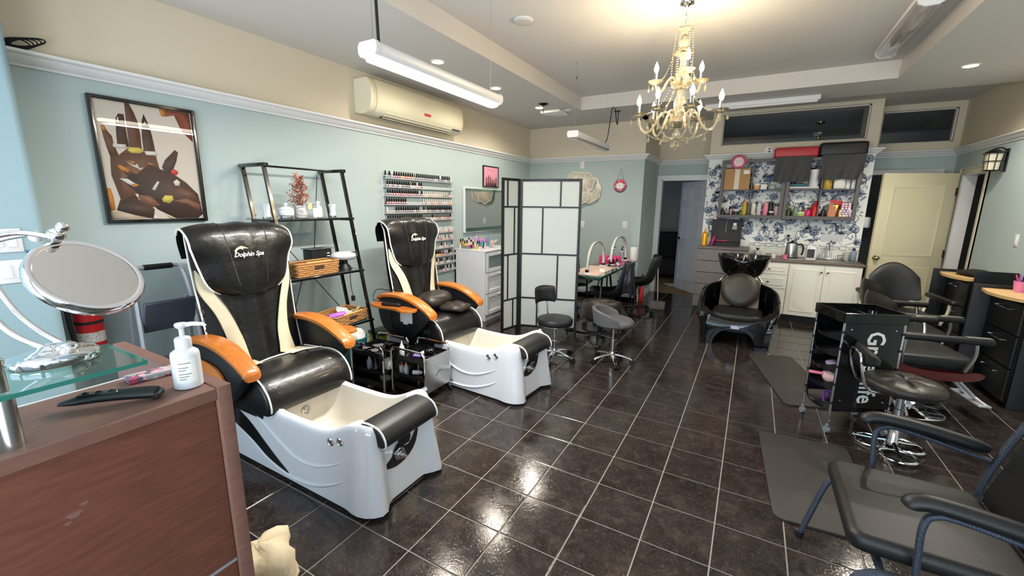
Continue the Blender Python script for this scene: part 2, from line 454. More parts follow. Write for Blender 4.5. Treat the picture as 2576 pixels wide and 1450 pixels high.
struct('wall_front', boxes([(XL-.12, XR+.12, YF-.1, YF, 0, .3), (XL-.12, XR+.12, YF-.1, YF, 2.62, 3.1)] +
    [(x-.06, x+.06, YF-.1, YF, .3, 2.62) for x in (-2.33, -.4, 1.55, 3.5)]), BLUE)
for k, (a, b) in enumerate(((-2.27, -.46), (-.34, 1.49), (1.61, 3.44))):
    wn = struct('window_%d' % (k+3), boxes([(a, b, YF-.09, YF-.03, .3, .35), (a, b, YF-.09, YF-.03, 2.57, 2.62), (a, a+.05, YF-.09, YF-.03, .35, 2.57), (b-.05, b, YF-.09, YF-.03, .35, 2.57)]), ALU)
    part(wn, 'pane', MB().box(a+.05, b-.05, YF-.065, YF-.058, .35, 2.57), PANEG)
# rooms behind the back wall
struct('wall_back_room', boxes([(-1.6, 4.6, 9.9, 10, 0, 3.1), (-1.7, -1.6, YD+.12, 10, 0, 3.1), (4.6, 4.7, 5.5, 10, 0, 3.1), (1.5, 1.6, YD+.12, 10, 0, 2.55), (XR+.12, 4.6, 5.4, 5.5, 0, 3.1)]), DARKROOM)
struct('ceiling_back_room', boxes([(-1.7, 4.7, YD+.1, 10, 3.02, 3.1), (WX0, WX1, YW+.1, YD+.12, 3.02, 3.1), (XR+.1, 4.7, 5.4, YD+.12, 3.02, 3.1)]), DARKROOM)
struct('floor_side_room', MB().box(XR+.12, 4.6, 5.4, YD+.01, -.06, .003), CARPET)
# transom windows: painted frame boards and a dark pane
def transom(n, x0, x1, z0, z1, y):
    f = struct('window_%d' % n, boxes([(x0, x1, y+.05, y+.11, z0, z0+.015), (x0, x1, y+.05, y+.11, z1-.015, z1), (x0, x0+.015, y+.05, y+.11, z0, z1), (x1-.015, x1, y+.05, y+.11, z0, z1)]), TRAY)
    part(f, 'pane', MB().box(x0+.015, x1-.015, y+.075, y+.08, z0+.015, z1-.015), PANEG)
transom(1, WA, WB, WZ0, WZ1, YW)
transom(2, VA, VB, VZ0, VZ1, YD)

# crown rail and skirting, swept round the room with mitred corners
def sweep(path, prof, i, name, material):
    """one straight length of the moulding path[i]->path[i+1], mitred to its neighbours (room on the right hand)"""
    P = [Vector(p) for p in path]
    def nrm(k):
        d = (P[k+1]-P[k]).normalized(); return Vector((d.y, -d.x))
    n = nrm(i)
    def mit(k):
        if k < 0 or k > len(P)-3: return n
        a, b = nrm(k), nrm(k+1); return (a+b)/(1+a.dot(b))
    n0 = mit(i-1) if i > 0 else n
    n1 = mit(i) if i < len(P)-2 else n
    rings = []
    for p, q in ((P[i], n0), (P[i+1], n1)):
        rings.append([(p.x+q.x*d, p.y+q.y*d, z) for d, z in prof])
    return struct(name, MB().loft(rings), material)
crown = [(-.01, 2.285), (.012, 2.285), (.016, 2.297), (.024, 2.302), (.046, 2.325), (.054, 2.338), (.066, 2.342), (.072, 2.348), (.072, 2.362), (-.01, 2.362)]
path = [(XL, -.5), (XL, YB), (XJ, YB), (XJ, YD), (WX0, YD), (WX0, YW), (WX1, YW), (WX1, YD), (XR, YD), (XR, YF)]
for i in range(len(path)-1): sweep(path, crown, i, 'trim_%d' % (5+i), WHITE)
base = [(-.01, .001), (.016, .001), (.016, .085), (.011, .1), (.011, .108), (.006, .116), (-.01, .116)]
for nm, pth in (('baseboard_left', [(XL, -.49), (XL, YB)]), ('baseboard_back_left', [(XL, YB), (XJ, YB)]), ('baseboard_back_return', [(XJ, YB), (XJ, YD)]), ('baseboard_right', [(XR, RY0-.07), (XR, YF)])):
    sweep(pth, base, 0, nm, WHITE)
sweep([(XL-.02, YB), (XJ, YB), (XJ, YD)], base, 0, 'baseboard_corner', WHITE)
# door casings
def casing(n, a0, a1, h, fn, wd=.072, legs=(1, 1)):
    m = MB()
    for (u0, u1, z0, z1) in ([(a0-wd, a0, 0.001, h+wd)] if legs[0] else []) + ([(a1, a1+wd, .001, h+wd)] if legs[1] else []) + [(a0, a1, h, h+wd)]:
        for t, s in ((.014, 0), (.024, .018)):
            ps = [fn(u, tt, z) for u in (u0, u1) for tt in (-.01, t) for z in (z0, z1)]
            xs, ys, zs = zip(*ps)
            if s:
                uu0, uu1 = (u0, u0+s) if u1 <= a0 else (u1-s, u1)
                if u0 >= a0 and u1 <= a1: uu0, uu1 = u0, u1; z0 = z1-s
                ps = [fn(u, tt, z) for u in (uu0, uu1) for tt in (-.01, t) for z in (z0, z1)]; xs, ys, zs = zip(*ps)
            m.box(min(xs), max(xs), min(ys), max(ys), min(zs), max(zs))
    return struct('trim_%d' % n, m, WHITE)
casing(20, DX0, DX1, DH, lambda u, t, z: (u, YD-t, z), legs=(1, 0))
casing(21, EX0, EX1, EH, lambda u, t, z: (u, YD-t, z), .06, legs=(0, 1))
CASB = mat('beige_door_casing', (196, 188, 170), .45)
cs = casing(22, RY0, RY1, RH, lambda u, t, z: (XR-t, u, z), .075); cs.data.materials[0] = CASB
struct('trim_23', boxes([(DX0-.001, DX0+.015, YD-.005, YD+.125, .004, DH), (DX1-.015, DX1+.001, YD-.005, YD+.125, .004, DH), (DX0, DX1, YD-.005, YD+.125, DH-.015, DH+.001)]), WHITE)
struct('trim_24', boxes([(XR-.004, XR+.125, RY0-.001, RY0+.015, .004, RH), (XR-.004, XR+.125, RY1-.015, RY1+.001, .004, RH), (XR-.004, XR+.125, RY0, RY1, RH-.015, RH+.001)]), WHITE)

# six-panel door, swung into the back room
d1 = struct('door_1', MB().rbox(0, .75, -.018, .018, .012, 2.015, .003, 1), GREYD)
d1.location = (.488, 6.862, 0); d1.rotation_euler = (0, 0, math.radians(130))
def raised(parent, x0, x1, z0, z1, y, s, m):
    mb = MB(); r = []
    for a, t in ((0, .0004), (.01, .006), (.016, .0015), (.022, .0015), (.045, .008), (.05, .008)):
        r.append([(x0+a, y+s*t, z0+a), (x1-a, y+s*t, z0+a), (x1-a, y+s*t, z1-a), (x0+a, y+s*t, z1-a)])
    mb.loft(r, True, False, True)
    # moulding lip
    for (a0, a1, b0, b1) in ((x0-.006, x0+.004, z0-.006, z1+.006), (x1-.004, x1+.006, z0-.006, z1+.006), (x0, x1, z0-.006, z0+.004), (x0, x1, z1-.004, z1+.006)):
        mb.box(a0, a1, min(y, y+s*.004), max(y, y+s*.004), b0, b1)
    return part(parent, 'panel', mb, m)
for x0, x1 in ((.1, .345), (.415, .66)):
    for z0, z1 in ((.2, .8), (.98, 1.56), (1.68, 1.9)):
        raised(d1, x0, x1, z0, z1, .0185, 1, GREYD)
k = part(d1, 'door_knob', MB().cyl((.69, .018, .98), (.69, .03, .98), .026, n=14).cyl((.69, .03, .98), (.69, .055, .98), .01).sph((.69, .068, .98), .025), BLACKM)
for z in (.25, 1.0, 1.8): part(d1, 'hinge', MB().box(-.012, .012, .012, .026, z-.045, z+.045), STEEL)
# flat beige door standing open in front of the right-hand doorway
d2 = struct('door_2', MB().rbox(0, .87, -.02, .02, .012, 2.03, .003, 1), BEIGED)
d2.location = (3.44, 6.4, 0); d2.rotation_euler = (0, 0, math.radians(202.5))
for z0, z1 in ((.95, 1.88), (.2, .82)):
    mb = MB(); r = []
    for a, t in ((0, .0005), (.008, .005), (.02, .005), (.03, .001), (.05, .001)):
        r.append([(.12+a, .02+t, z0+a), (.75-a, .02+t, z0+a), (.75-a, .02+t, z1-a), (.12+a, .02+t, z1-a)])
    mb.loft(r, True, False, True); part(d2, 'panel', mb, BEIGED)
part(d2, 'door_knob', MB().cyl((.815, .02, .93), (.815, .03, .93), .03, n=16).cyl((.815, .03, .93), (.815, .06, .93), .012).sph((.815, .072, .93), (.03, .022, .03)), BRASS)
for z in (.3, 1.0, 1.8): part(d2, 'hinge', MB().box(-.01, .014, .016, .028, z-.05, z+.05), STEEL)

# floral wallpaper print (flat shapes a hair above the paper) and the tiled backsplash
rw = random.Random(21)
m = MB()
def shape(pts, k, lay): m.mat(k); m.prism(pts, lambda u, v, t: (u, YW-t, v), -.0002, .0006+.0003*lay)
def leaf(x, z, L, W, a, k=0):
    n = 9; P = []
    for i in range(n+1): t = i/n; P.append((L*t, W*sin(pi*t**.8)))
    for i in range(n-1, 0, -1): t = i/n; P.append((L*t, -W*sin(pi*t**.8)*.8))
    f = lambda s: [(x+cos(a)*p[0]*s-sin(a)*p[1]*s+cos(a)*L*(1-s)*.5, z+sin(a)*p[0]*s+cos(a)*p[1]*s+sin(a)*L*(1-s)*.5) for p in P]
    shape(f(1), 0, 0); shape(f(.82), 1 if k else 2, 1)
    q = [(L*.05, .0015), (L*.95, .0006), (L*.95, -.0006), (L*.05, -.0015)]
    shape([(x+cos(a)*p[0]-sin(a)*p[1], z+sin(a)*p[0]+cos(a)*p[1]) for p in q], 0, 2)
def flower(x, z, R, a):
    n = 26
    for s, k, lay in ((1, 0, 0), (.93, 2, 1), (.72, 1, 2), (.5, 2, 3), (.24, 0, 4)):
        shape([(x+R*s*(1+.13*cos(9*t)+.05*cos(4*t))*cos(t+a), z+R*s*.82*(1+.13*cos(9*t))*sin(t+a)) for t in [2*pi*i/n for i in range(n)]], k, lay)
def tulip(x, z, R, a):
    for da, s in ((-.6, .8), (.6, .8), (0, 1), (-1.1, .6), (1.1, .6)): leaf(x, z, R*2*s, R*.42, a+da, abs(da) < .3)
def vine(P, wd=.004):
    C = cr([(p[0], p[1], 0) for p in P], 5)
    up = []; dn = []
    for i, p in enumerate(C):
        d = (C[min(i+1, len(C)-1)]-C[max(i-1, 0)]).normalized(); w_ = wd*(1-.6*i/len(C))
        up.append((p.x-d.y*w_, p.y+d.x*w_)); dn.append((p.x+d.y*w_, p.y-d.x*w_))
    for i in range(len(up)-1): shape([up[i], up[i+1], dn[i+1], dn[i]], 0, 0)
spots = []
for _ in range(4000):
    x, z = rw.uniform(WX0+.05, WX1-.05), rw.uniform(1.1, 2.24)
    if all((x-a)**2+(z-b)**2 > .118**2 for a, b in spots): spots.append((x, z))
for q, (x, z) in enumerate(spots):
    a = rw.uniform(0, 2*pi); kd = q % 5
    if kd == 0: flower(x, z, rw.uniform(.058, .078), a)
    elif kd == 1: tulip(x, z, .05, a)
    else:
        for s in range(3): leaf(x+.02*s*cos(a), z+.02*s*sin(a), rw.uniform(.09, .13), .024, a+(s-1)*1.0, s % 2)
    near = sorted(spots, key=lambda p: (p[0]-x)**2+(p[1]-z)**2)[1:3]
    for (nx, nz) in near[:1+q % 2]:
        mx_, mz_ = (x+nx)/2+rw.uniform(-.05, .05), (z+nz)/2+rw.uniform(-.05, .05)
        vine([(x, z), (mx_, mz_), (nx, nz)])
    for _ in range(5):
        b = rw.uniform(0, 2*pi); r_ = rw.uniform(.06, .085)
        xx, zz = x+r_*cos(b), z+r_*sin(b)
        if WX0+.02 < xx < WX1-.03 and 1.1 < zz < 2.26: leaf(xx, zz, .042, .011, b, 0)
part(wwall, 'floral_print', m, [NAVY, MIDB, PALEB], sm=None)
for i in range(9):
    x0 = 1.2+i*.15
    if x0+.148 < WX1+.01:
        part(wwall, 'tile', MB().rbox(x0, x0+.148, YW-.008, YW+.002, .865, .968, .003, 1), CABW)
        mb = MB().rbox(x0, x0+.148, YW-.008, YW+.002, .97, 1.068, .003, 1)
        mb.mat(1)
        for s, zc in ((1, 1.0), (-1, 1.04)):
            pts = [(x0+.148*t/10, zc+s*.008*sin(2*pi*t/10)) for t in range(11)]
            poly = [(a, b+.004) for a, b in pts]+[(a, b-.004) for a, b in pts[::-1]]
            mb.prism(poly, lambda u, v, t: (u, YW-.0085-t, v), 0, .0006)
        mb.prism([(x0+.074, 1.032), (x0+.088, 1.02), (x0+.074, 1.008), (x0+.06, 1.02)], lambda u, v, t: (u, YW-.0085-t, v), 0, .0006)
        part(wwall, 'tile', mb, [CABW, MIDB])
# ------------------------------------------------------------------ pedicure chairs (local +x = front of the tub)
def pedicure_chair(label, loc, rot, tray_near, tray_far):
    t = thing('pedicure_chair', label, 'chair', loc, rot, 'pedicure spa chairs along the left wall')
    cx, hx, hy = -.81, .81, .262
    N = 132
    ring0 = resample(rrect(hx, hy, .13, 8), N)
    offt = [(0, .03), (.1, .026), (.5, .008), (.8, 0), (.93, -.004), (.98, -.013), (1, -.024)]
    def zr(x, y):
        e = sst(.10, .19, abs(y))
        z = .385 + .108*math.exp(-((x+.1)/.17)**2)*e + .02*sst(-.7, -1.0, x)
        return z - .02*sst(-.25, -.05, x)*(1-e)
    def outer(p, h):
        x, y = p[0]+cx, p[1]
        nx, ny = p[0], p[1]
        ax = max(abs(nx)-(hx-.13), 0)*math.copysign(1, nx); ay = max(abs(ny)-(hy-.13), 0)*math.copysign(1, ny)
        if ax == 0 and ay == 0: ay = ny
        l = math.hypot(ax, ay) or 1
        o = interp(offt, h)
        fr = sst(-.2, -.02, x)
        o += .028*fr*sst(.12, .2, abs(y))*(1-h)
        X, Y = x+o*ax/l, y+o*ay/l
        X -= .055*sst(-.12, -.03, x)*(1-sst(.13, .2, abs(y)))
        return (X, Y, .022+(zr(x, y)-.022)*h)
    mb = MB()
    rings = [[outer(p, h) for p in ring0] for h in (0, .1, .25, .5, .75, .88, .94, .98, 1)]
    bi = resample(rrect(.375, .205, .12, 8), N)
    bx = -.515
    def inner(p, s, dz, z=None):
        x, y = p[0]*s+bx, p[1]*s
        return (x, y, (zr(x, y)-.004+dz) if z is None else z)
    rings.append([inner(p, 1.06, .004) for p in bi])
    rings.append([inner(p, 1.0, -.004) for p in bi])
    mb.loft(rings, True, False, False)
    tub = part(t, 'tub', mb, PEARL, sm=60)
    mb = MB().loft([[inner(p, 1.0, -.004) for p in bi], [inner(p, .975, -.03) for p in bi], [inner(p, .93, 0, .25) for p in bi], [inner(p, .85, 0, .16) for p in bi], [inner(p, .7, 0, .135) for p in bi], [inner(p, .2, 0, .128) for p in bi]], True, False, True)
    part(t, 'basin', mb, PEARLIN, sm=60)
    r2 = [(p[0]*1.012+cx, p[1]*1.06) for p in ring0]
    r2 = [(x+.028*sst(-.2, -.02, x)*sst(.12, .2, abs(y)) - .05*sst(-.12, -.03, x)*(1-sst(.13, .2, abs(y))), y) for x, y in r2]
    part(t, 'base_skirt', MB().loft([[(x, y*1.03, 0) for x, y in r2], [(x, y*1.03, .018) for x, y in r2], [(x*.995, y, .03) for x, y in r2]]), BLACKP)
    def side(x, z, off=0.0, s=-1):
        h = (z-.022)/(zr(x, -hy)-.022)
        return (x, s*(hy+interp(offt, min(max(h, 0), 1))+off), z)
    for s in (-1, 1):
        up = cr([(-1.25, .345, 0), (-1.153, .302, 0), (-1.052, .263, 0), (-.921, .19, 0), (-.776, .115, 0), (-.66, .062, 0)], 4)
        lo = cr([(-1.25, .22, 0), (-1.176, .2, 0), (-1.011, .15, 0), (-.9, .098, 0), (-.78, .065, 0), (-.66, .055, 0)], 4)
        part(tub, 'black_wave', MB().loft([[side(p.x, p.y, .003, s) for p in up], [side(q.x, q.y, .003, s) for q in lo]], False), BLACKG, 'black wave stripe')
        for pts in ([(-1.3, .37), (-1.053, .345), (-.899, .29), (-.756, .222), (-.6, .17), (-.45, .17), (-.32, .21), (-.2, .27)],
                    [(-1.25, .225), (-1.01, .142), (-.85, .08), (-.637, .045), (-.45, .06), (-.3, .11), (-.19, .17)]):
            C = cr([(a, b, 0) for a, b in pts], 4); k = len(C)
            part(tub, 'raised_rib', MB().tube([side(p.x, p.y, -.002, s) for p in C], [.011*(1-abs(2*i/(k-1)-1)**4*.9) for i in range(k)], 6), PEARL)
    fx = outer((.81, 0), .45)[0]
    P = cr([(-.19, .232, 0), (-.13, .228, 0), (-.085, .245, 0), (-.065, .28, 0), (-.035, .298, 0), (-.005, .28, 0), (.02, .262, 0), (.06, .268, 0), (.125, .33, 0), (.1, .25, 0), (.04, .2, 0), (-.05, .182, 0), (-.13, .2, 0)], 4, True)
    fxz = lambda z: outer((.81, 0), min(1, (z-.022)/.36))[0]
    part(t, 'front_emblem', MB().prism([(p.x, p.y) for p in P], lambda u, v, q: (fxz(v)+q, u, v), -.004, .004), BLACKG, 'black moustache-shaped front decal')
    part(t, 'drain_knob', MB().at(Matrix.Translation((fx, -.035, .245)) @ Matrix.Rotation(pi/2, 4, 'Y')).lathe([(.036, 0), (.036, .006), (.026, .01), (.026, .022), (.018, .024), (.018, .036), (.009, .038), (.009, .05), (.0, .05)], 16), CHROME)
    for x, z in ((-.3, .352), (-.225, .375)):
        p = side(x, z, .0)
        part(t, 'control_button', MB().at(Matrix.Translation(p) @ Matrix.Rotation(pi/2, 4, 'X')).lathe([(.023, -.004), (.023, .005), (.017, .009), (.012, .006), (.0, .007)], 16), CHROME)
    part(t, 'water_jet', MB().at(Matrix.Translation((bx-.352, -.02, .27)) @ Matrix.Rotation(pi/2, 4, 'Y')).lathe([(.03, -.01), (.03, .006), (.02, .01), (.016, .004), (.008, .01), (0, .011)], 16), STEEL)
    part(t, 'drain_dome', MB().sph((-.36, -.1, .135), (.06, .06, .05), 14, 8), PEARLIN)
    part(t, 'hand_shower', MB().cyl((-.2, .2, .4), (-.15, .27, .455), .011).cyl((-.15, .27, .455), (-.13, .3, .465), .018, .02), CHROME)
    # footrest pad
    C = cr([(-.175, .425, 0), (-.165, .455, 0), (-.12, .478, 0), (-.05, .478, 0), (.0, .46, 0), (.028, .42, 0), (.03, .385, 0), (.008, .375, 0)], 4)
    inn = [(-.17, .41), (-.1, .425), (-.04, .415), (-.02, .38)]
    prof = [(p.x, p.y) for p in C]+inn[::-1]
    rg = []
    for y, s in ((-.205, .9), (-.2, .97), (-.19, 1), (.19, 1), (.2, .97), (.205, .9)):
        rg.append([(-.08+(a+.08)*s, y, .41+(b-.41)*s) for a, b in prof])
    fp = part(t, 'footrest_pad', MB().loft(rg), LEATHF)
    for y in (-.196, .196):
        part(fp, 'piping', MB().tube([(p.x+.001, y, p.y+.001) for p in C], .0055, 6), PIPE)
    part(t, 'pad_bracket', MB().box(-.06, -.025, -.03, .03, .29, .42).cyl((-.05, 0, .33), (-.015, 0, .33), .028, n=14), BLACKP)
    # seat
    top = cr([(-1.42, .54, 0), (-1.28, .55, 0), (-1.1, .565, 0), (-.97, .575, 0), (-.88, .555, 0), (-.81, .49, 0), (-.785, .41, 0), (-.80, .365, 0)], 5)
    prof = [(p.x, p.y) for p in top]+[(-1.0, .35), (-1.42, .35)]
    rg = []
    for y, s in ((-.292, .9), (-.287, .96), (-.27, .995), (-.2, 1.0), (0, .985), (.2, 1.0), (.27, .995), (.287, .96), (.292, .9)):
        rg.append([(-1.1+(a+1.1)*(.5+.5*s), y, .36+(b-.36)*s) for a, b in prof])
    seat = part(t, 'seat_cushion', MB().loft(rg), LEATH, sm=50)
    for s in (-1, 1):
        part(seat, 'piping', MB().tube([(p.x+.002, s*.278, p.y+.0) for p in top[5:33]], .006, 6), PIPE)
    part(seat, 'piping', MB().tube(cr([(-1.12, -.28, .568), (-1.16, -.15, .562), (-1.2, 0, .558), (-1.16, .15, .566), (-1.08, .28, .572)], 6), .006, 6), PIPE)
    part(seat, 'seam', MB().tube(cr([(-1.16, -.2, .562), (-1.05, -.16, .568), (-.99, 0, .566), (-1.05, .16, .572), (-1.16, .2, .564)], 5), .004, 5), LEATHB)
    # back
    xf = [(.45, -1.24), (.55, -1.27), (.75, -1.32), (1.0, -1.36), (1.2, -1.375), (1.33, -1.395), (1.38, -1.43), (1.405, -1.5)]
    hwt = [(.45, .285), (.6, .29), (1.0, .305), (1.2, .315), (1.34, .31), (1.405, .27)]
    def bp(y, z, d=0):
        hw = interp(hwt, z); q = min(1, abs(y)/hw)
        return (interp(xf, z) - .055*q**2.2 + .012*cos(y*38)*(1-q) + d, y, z)
    def backf(u, v, sd):
        z = lerp(.45, 1.405, u); hw = interp(hwt, z); y = lerp(-hw, hw, v)
        if sd == 0: return bp(y, z)
        return (interp(xf, z)-.055-.10*(1-(2*v-1)**4), y*.97, z-.01*u)
    back = part(t, 'backrest', MB().slab(backf, 22, 20, 0), LEATH, sm=55)
    def shell(u, v, sd):
        z = lerp(.4, 1.3, u); y = lerp(-.29, .29, v)
        x = interp(xf, z)-.10
        return (x if sd == 0 else x-.10*(1-(2*v-1)**6)-.005, y, z)
    part(back, 'rear_shell', MB().slab(shell, 8, 12, 0), BLACKP, sm=55)
    for s in (-1, 1):
        o_ = cr([(.305, 1.16, 0), (.298, 1.03, 0), (.235, .87, 0), (.205, .7, 0), (.215, .59, 0), (.225, .54, 0)], 6)
        i_ = cr([(.29, 1.165, 0), (.235, 1.05, 0), (.165, .9, 0), (.115, .72, 0), (.1, .6, 0), (.09, .54, 0)], 6)
        rows = [[bp(s*lerp(a.x, b.x, k/5), lerp(a.y, b.y, k/5), .007) for k in range(6)] for a, b in zip(o_, i_)]
        # foot of the stripe turns forward on to the seat
        rows += [[(lerp(-1.27, -1.14, q)+.0*k, s*lerp(.225, .09, k/5)*(1+.12*q), .556+.01*q) for k in range(6)] for q in (.0, .5, 1)]
        part(back, 'cream_stripe', MB().loft(rows, False), CREAM, 'cream leather stripe', sm=60)
        for E_, r_ in ((o_, .003), (i_, .003)):
            part(back, 'stitching', MB().tube([bp(s*p.x, p.y, .009) for p in E_], r_, 5), LEATH)
        e = [bp(s*interp(hwt, z)*.995, z, .0) for z in [.5+.9*i/14 for i in range(15)]]
        part(back, 'piping', MB().tube(e, .006, 6), PIPE)
    part(back, 'lacing', MB().tube([(-1.4+.004*(i % 2), -.292, .62+.028*i) if i % 2 else (-1.37, -.296, .62+.028*i) for i in range(13)], .004, 4), PEARL if False else LEATHB)
    # hood flap over the head end
    fpath = cr([(-1.585, 1.22, 0), (-1.59, 1.33, 0), (-1.54, 1.405, 0), (-1.47, 1.425, 0), (-1.405, 1.40, 0), (-1.37, 1.32, 0), (-1.35, 1.2, 0), (-1.338, 1.08, 0), (-1.335, .985, 0)], 5)
    fh = [(0, .285), (.25, .305), (.42, .322), (.55, .32), (.64, .305), (.74, .285), (.84, .268), (.9, .25), (.94, .228), (.97, .2), (.99, .17), (1, .14)]
    L = [0]
    for a, b in zip(fpath, fpath[1:]): L.append(L[-1]+(b-a).length)
    def flap(u, v, sd):
        q = u*L[-1]; k = 0
        while k < len(L)-2 and L[k+1] < q: k += 1
        p = fpath[k].lerp(fpath[k+1], (q-L[k])/(L[k+1]-L[k])); d = (fpath[k+1]-fpath[k]).normalized()
        n = Vector((-d.y, d.x, 0)) * -1
        if n.x < 0 and u > .5: n = -n
        if u <= .5 and (p-Vector((-1.47, 1.25, 0))).dot(n) < 0: n = -n
        hw = interp(fh, u); y = lerp(-hw, hw, v); e = abs(2*v-1)
        dd = -.045*e**2.5*sst(.5, .75, u) + (.018 if sd else 0)*(1-e**8) + .006*cos(y*34)*(1-e)
        dr = -.03*e**3*sst(.2, .45, u)*(1-sst(.55, .7, u))
        return (p.x+n.x*dd, y, p.y+n.y*dd+dr)
    fl_ = part(back, 'head_flap', MB().slab(flap, 40, 20, 0), LEATH, 'black leather hood with white piping', sm=60)
    edge = [flap(i/40, 0, 1) for i in range(8, 41)]+[flap(i/40, 1, 1) for i in range(40, 7, -1)]
    part(fl_ if False else back, 'piping', MB().tube(edge, .0065, 6), PIPE)
    for v in (.27, .73):
        part(back, 'seam', MB().tube([flap(i/40, lerp(v, .5+(v-.5)*.75, i/40), 1) for i in range(12, 38)], .003, 5), LEATHB)
    tx = flap(.73, .5, 1)
    o = link('lettering', text_mesh('Dolphin Spa', .04, .0012, .35, .0006, .95, mats=PIPE), back, (tx[0]+.012, -.02, 1.245), (pi/2-.07, 0, pi/2)); o['label'] = 'white script lettering'
    dol = cr([(-.085, .012, 0), (-.07, .03, 0), (-.045, .04, 0), (-.025, .034, 0), (.0, .022, 0), (-.02, .024, 0), (-.035, .022, 0), (-.03, .012, 0), (-.045, .022, 0), (-.065, .018, 0), (-.075, .0, 0), (-.08, -.012, 0)], 3, True)
    o = part(back, 'dolphin_emblem', MB().prism([(p.x, p.y) for p in dol], lambda u, v, q: (q, u, v), 0, .0015), CREAM, 'small gold dolphin emblem', (tx[0]+.010, -.02, 1.26))
    # arms
    for s, up in ((-1, tray_near), (1, tray_far)):
        ap = cr([(-1.5, .69, 0), (-1.4, .735, 0), (-1.2, .745, 0), (-1.02, .70, 0), (-.86, .625, 0), (-.9, .56, 0), (-1.0, .46, 0), (-1.12, .385, 0), (-1.3, .36, 0), (-1.44, .42, 0), (-1.51, .55, 0)], 4, True)
        y0, y1 = s*.292, s*.372
        rg = []
        for y, q in ((y0, .97), (y0+s*.012, 1), (y1-s*.02, 1), (y1-s*.006, .985), (y1, .95)):
            rg.append([(-1.24+(p.x+1.24)*q, y, .55+(p.y-.55)*q) for p in ap])
        arm = part(t, 'arm_panel', MB().loft(rg), BLACKP, sm=45)
        part(arm, 'recess_line', MB().tube([(-1.33, y1, .6), (-1.33, y1, .47), (-1.31, y1, .45), (-1.15, y1, .44)], .004, 4), BLACKM)
        tp = cr([(-1.52, .70, 0), (-1.48, .722, 0), (-1.4, .742, 0), (-1.25, .755, 0), (-1.1, .738, 0), (-.97, .695, 0), (-.86, .635, 0), (-.835, .605, 0)], 5)
        rg = []
        for i, p in enumerate(tp):
            q = i/(len(tp)-1); wd = .048+.012*sin(pi*min(1, q*1.1))-.014*sst(.93, 1, q); yc = s*.33
            rg.append([(p.x, yc+wd*a, p.y+b) for a, b in ((-1, .0), (-.96, .014), (-.7, .022), (0, .024), (.7, .022), (.96, .014), (1, 0), (.9, -.012), (0, -.016), (-.9, -.012))])
        part(arm, 'armrest', MB().loft(rg), WOODO, 'orange lacquered wooden armrest', sm=50)
        sh = .1 if s > 0 else .05
        if up == 'up':
            tr = cr([(-1.5, .0, 0), (-1.56, .06, 0), (-1.53, .13, 0), (-1.42, .155, 0), (-1.33, .135, 0), (-1.22, .13, 0), (-1.12, .15, 0), (-1.03, .12, 0), (-1.02, .05, 0), (-1.1, .01, 0)], 5, True)
            rg = []
            for z, q in ((.655, .96), (.658, 1), (.676, 1), (.68, .96), (.676, .93)):
                rg.append([(sh-1.28+(p.x+1.28)*q, s*(.35+.075+(p.y-.075)*q), z) for p in tr])
            part(t, 'side_tray', MB().loft(rg), WOODO, 'wooden side tray', sm=50)
            part(t, 'tray_bracket', MB().rbox(sh-1.25, sh-1.1, s*.379-.006, s*.379+.006, .53, .655, .004, 1).box(sh-1.2, sh-1.15, s*.388-.008, s*.388+.008, .52, .64), WHITEP, 'white metal bracket')
        else:
            tr = cr([(-1.5, .62, 0), (-1.3, .65, 0), (-1.1, .62, 0), (-1.03, .53, 0), (-1.06, .4, 0), (-1.2, .34, 0), (-1.4, .34, 0), (-1.52, .42, 0)], 5, True)
            rg = []
            for y, q in ((.373, .97), (.377, 1), (.389, 1), (.393, .97)):
                rg.append([(-1.28+(p.x+1.28)*q, s*y, .5+(p.y-.5)*q) for p in tr])
            part(t, 'side_tray', MB().loft(rg), WOODO, 'wooden side tray folded down', sm=50)
    part(t, 'seat_frame', MB().rbox(-1.5, -.9, -.27, .27, .3, .42, .02), BLACKP)
    return t
p1 = pedicure_chair('black leather pedicure chair with white tub nearest the dark reception desk', (-.27, .31, 0), 0, 'down', 'up')
p2 = pedicure_chair('black leather pedicure chair beside the white folding screen, remote on its wooden tray', (-.22, 1.76, 0), math.radians(-4), 'up', 'down')
# loose things on the second chair
def on2(x, y, z):
    v = rz(math.radians(-4), (-.22, 1.76, 0)) @ Vector((x, y, z)); return tuple(v)
mb = MB().rbox(-.095, .095, -.026, .026, 0, .026, .01, 3).mat(1)
for i in range(4):
    for j in range(2): mb.box(-.06+.03*i, -.045+.03*i, -.014+.016*j, -.002+.016*j, .026, .0285)
solo('massage_remote', 'black massage remote lying on the wooden side tray', 'remote', mb, [BLACKP, BLACKM], on2(-1.25, -.43, .681), .25)
solo('remote_cable', 'black cable curling over the armrest from the remote', 'cable', MB().tube(cr([on2(-1.4, -.44, .694), on2(-1.5, -.43, .71), on2(-1.49, -.39, .79), on2(-1.38, -.33, .785), on2(-1.3, -.26, .77), on2(-1.3, -.24, .6)], 6), .004, 5), BLACKP)
mb = MB(); rg = []
for i in range(13):
    a = -pi/2+pi*i/12; q = max(.05, cos(a))**.6
    rg.append([(.15*q*cos(b)*(1+.04*sin(5*b+i)), .19*sin(a)*1.0, .085*q*sin(b)*(1+.06*cos(4*b+i))) for b in [2*pi*k/20 for k in range(20)]])
mb.loft(rg)
solo('lumbar_pillow', 'small round black leather pillow against the far chair back', 'cushion', mb, LEATHB, on2(-1.19, .05, .66), .1, sm=70)
mb = MB(); rg = []
for i in range(11):
    a = -pi/2+pi*i/10; q = max(.05, cos(a))**.45
    rg.append([(.16*q*cos(b)*(1+.05*sin(3*b)), .14*q*sin(b)*(1+.06*cos(5*b)), .035*sin(a)*(1+.25*sin(4*b+2*a))) for b in [2*pi*k/24 for k in range(24)]])
mb.loft(rg)
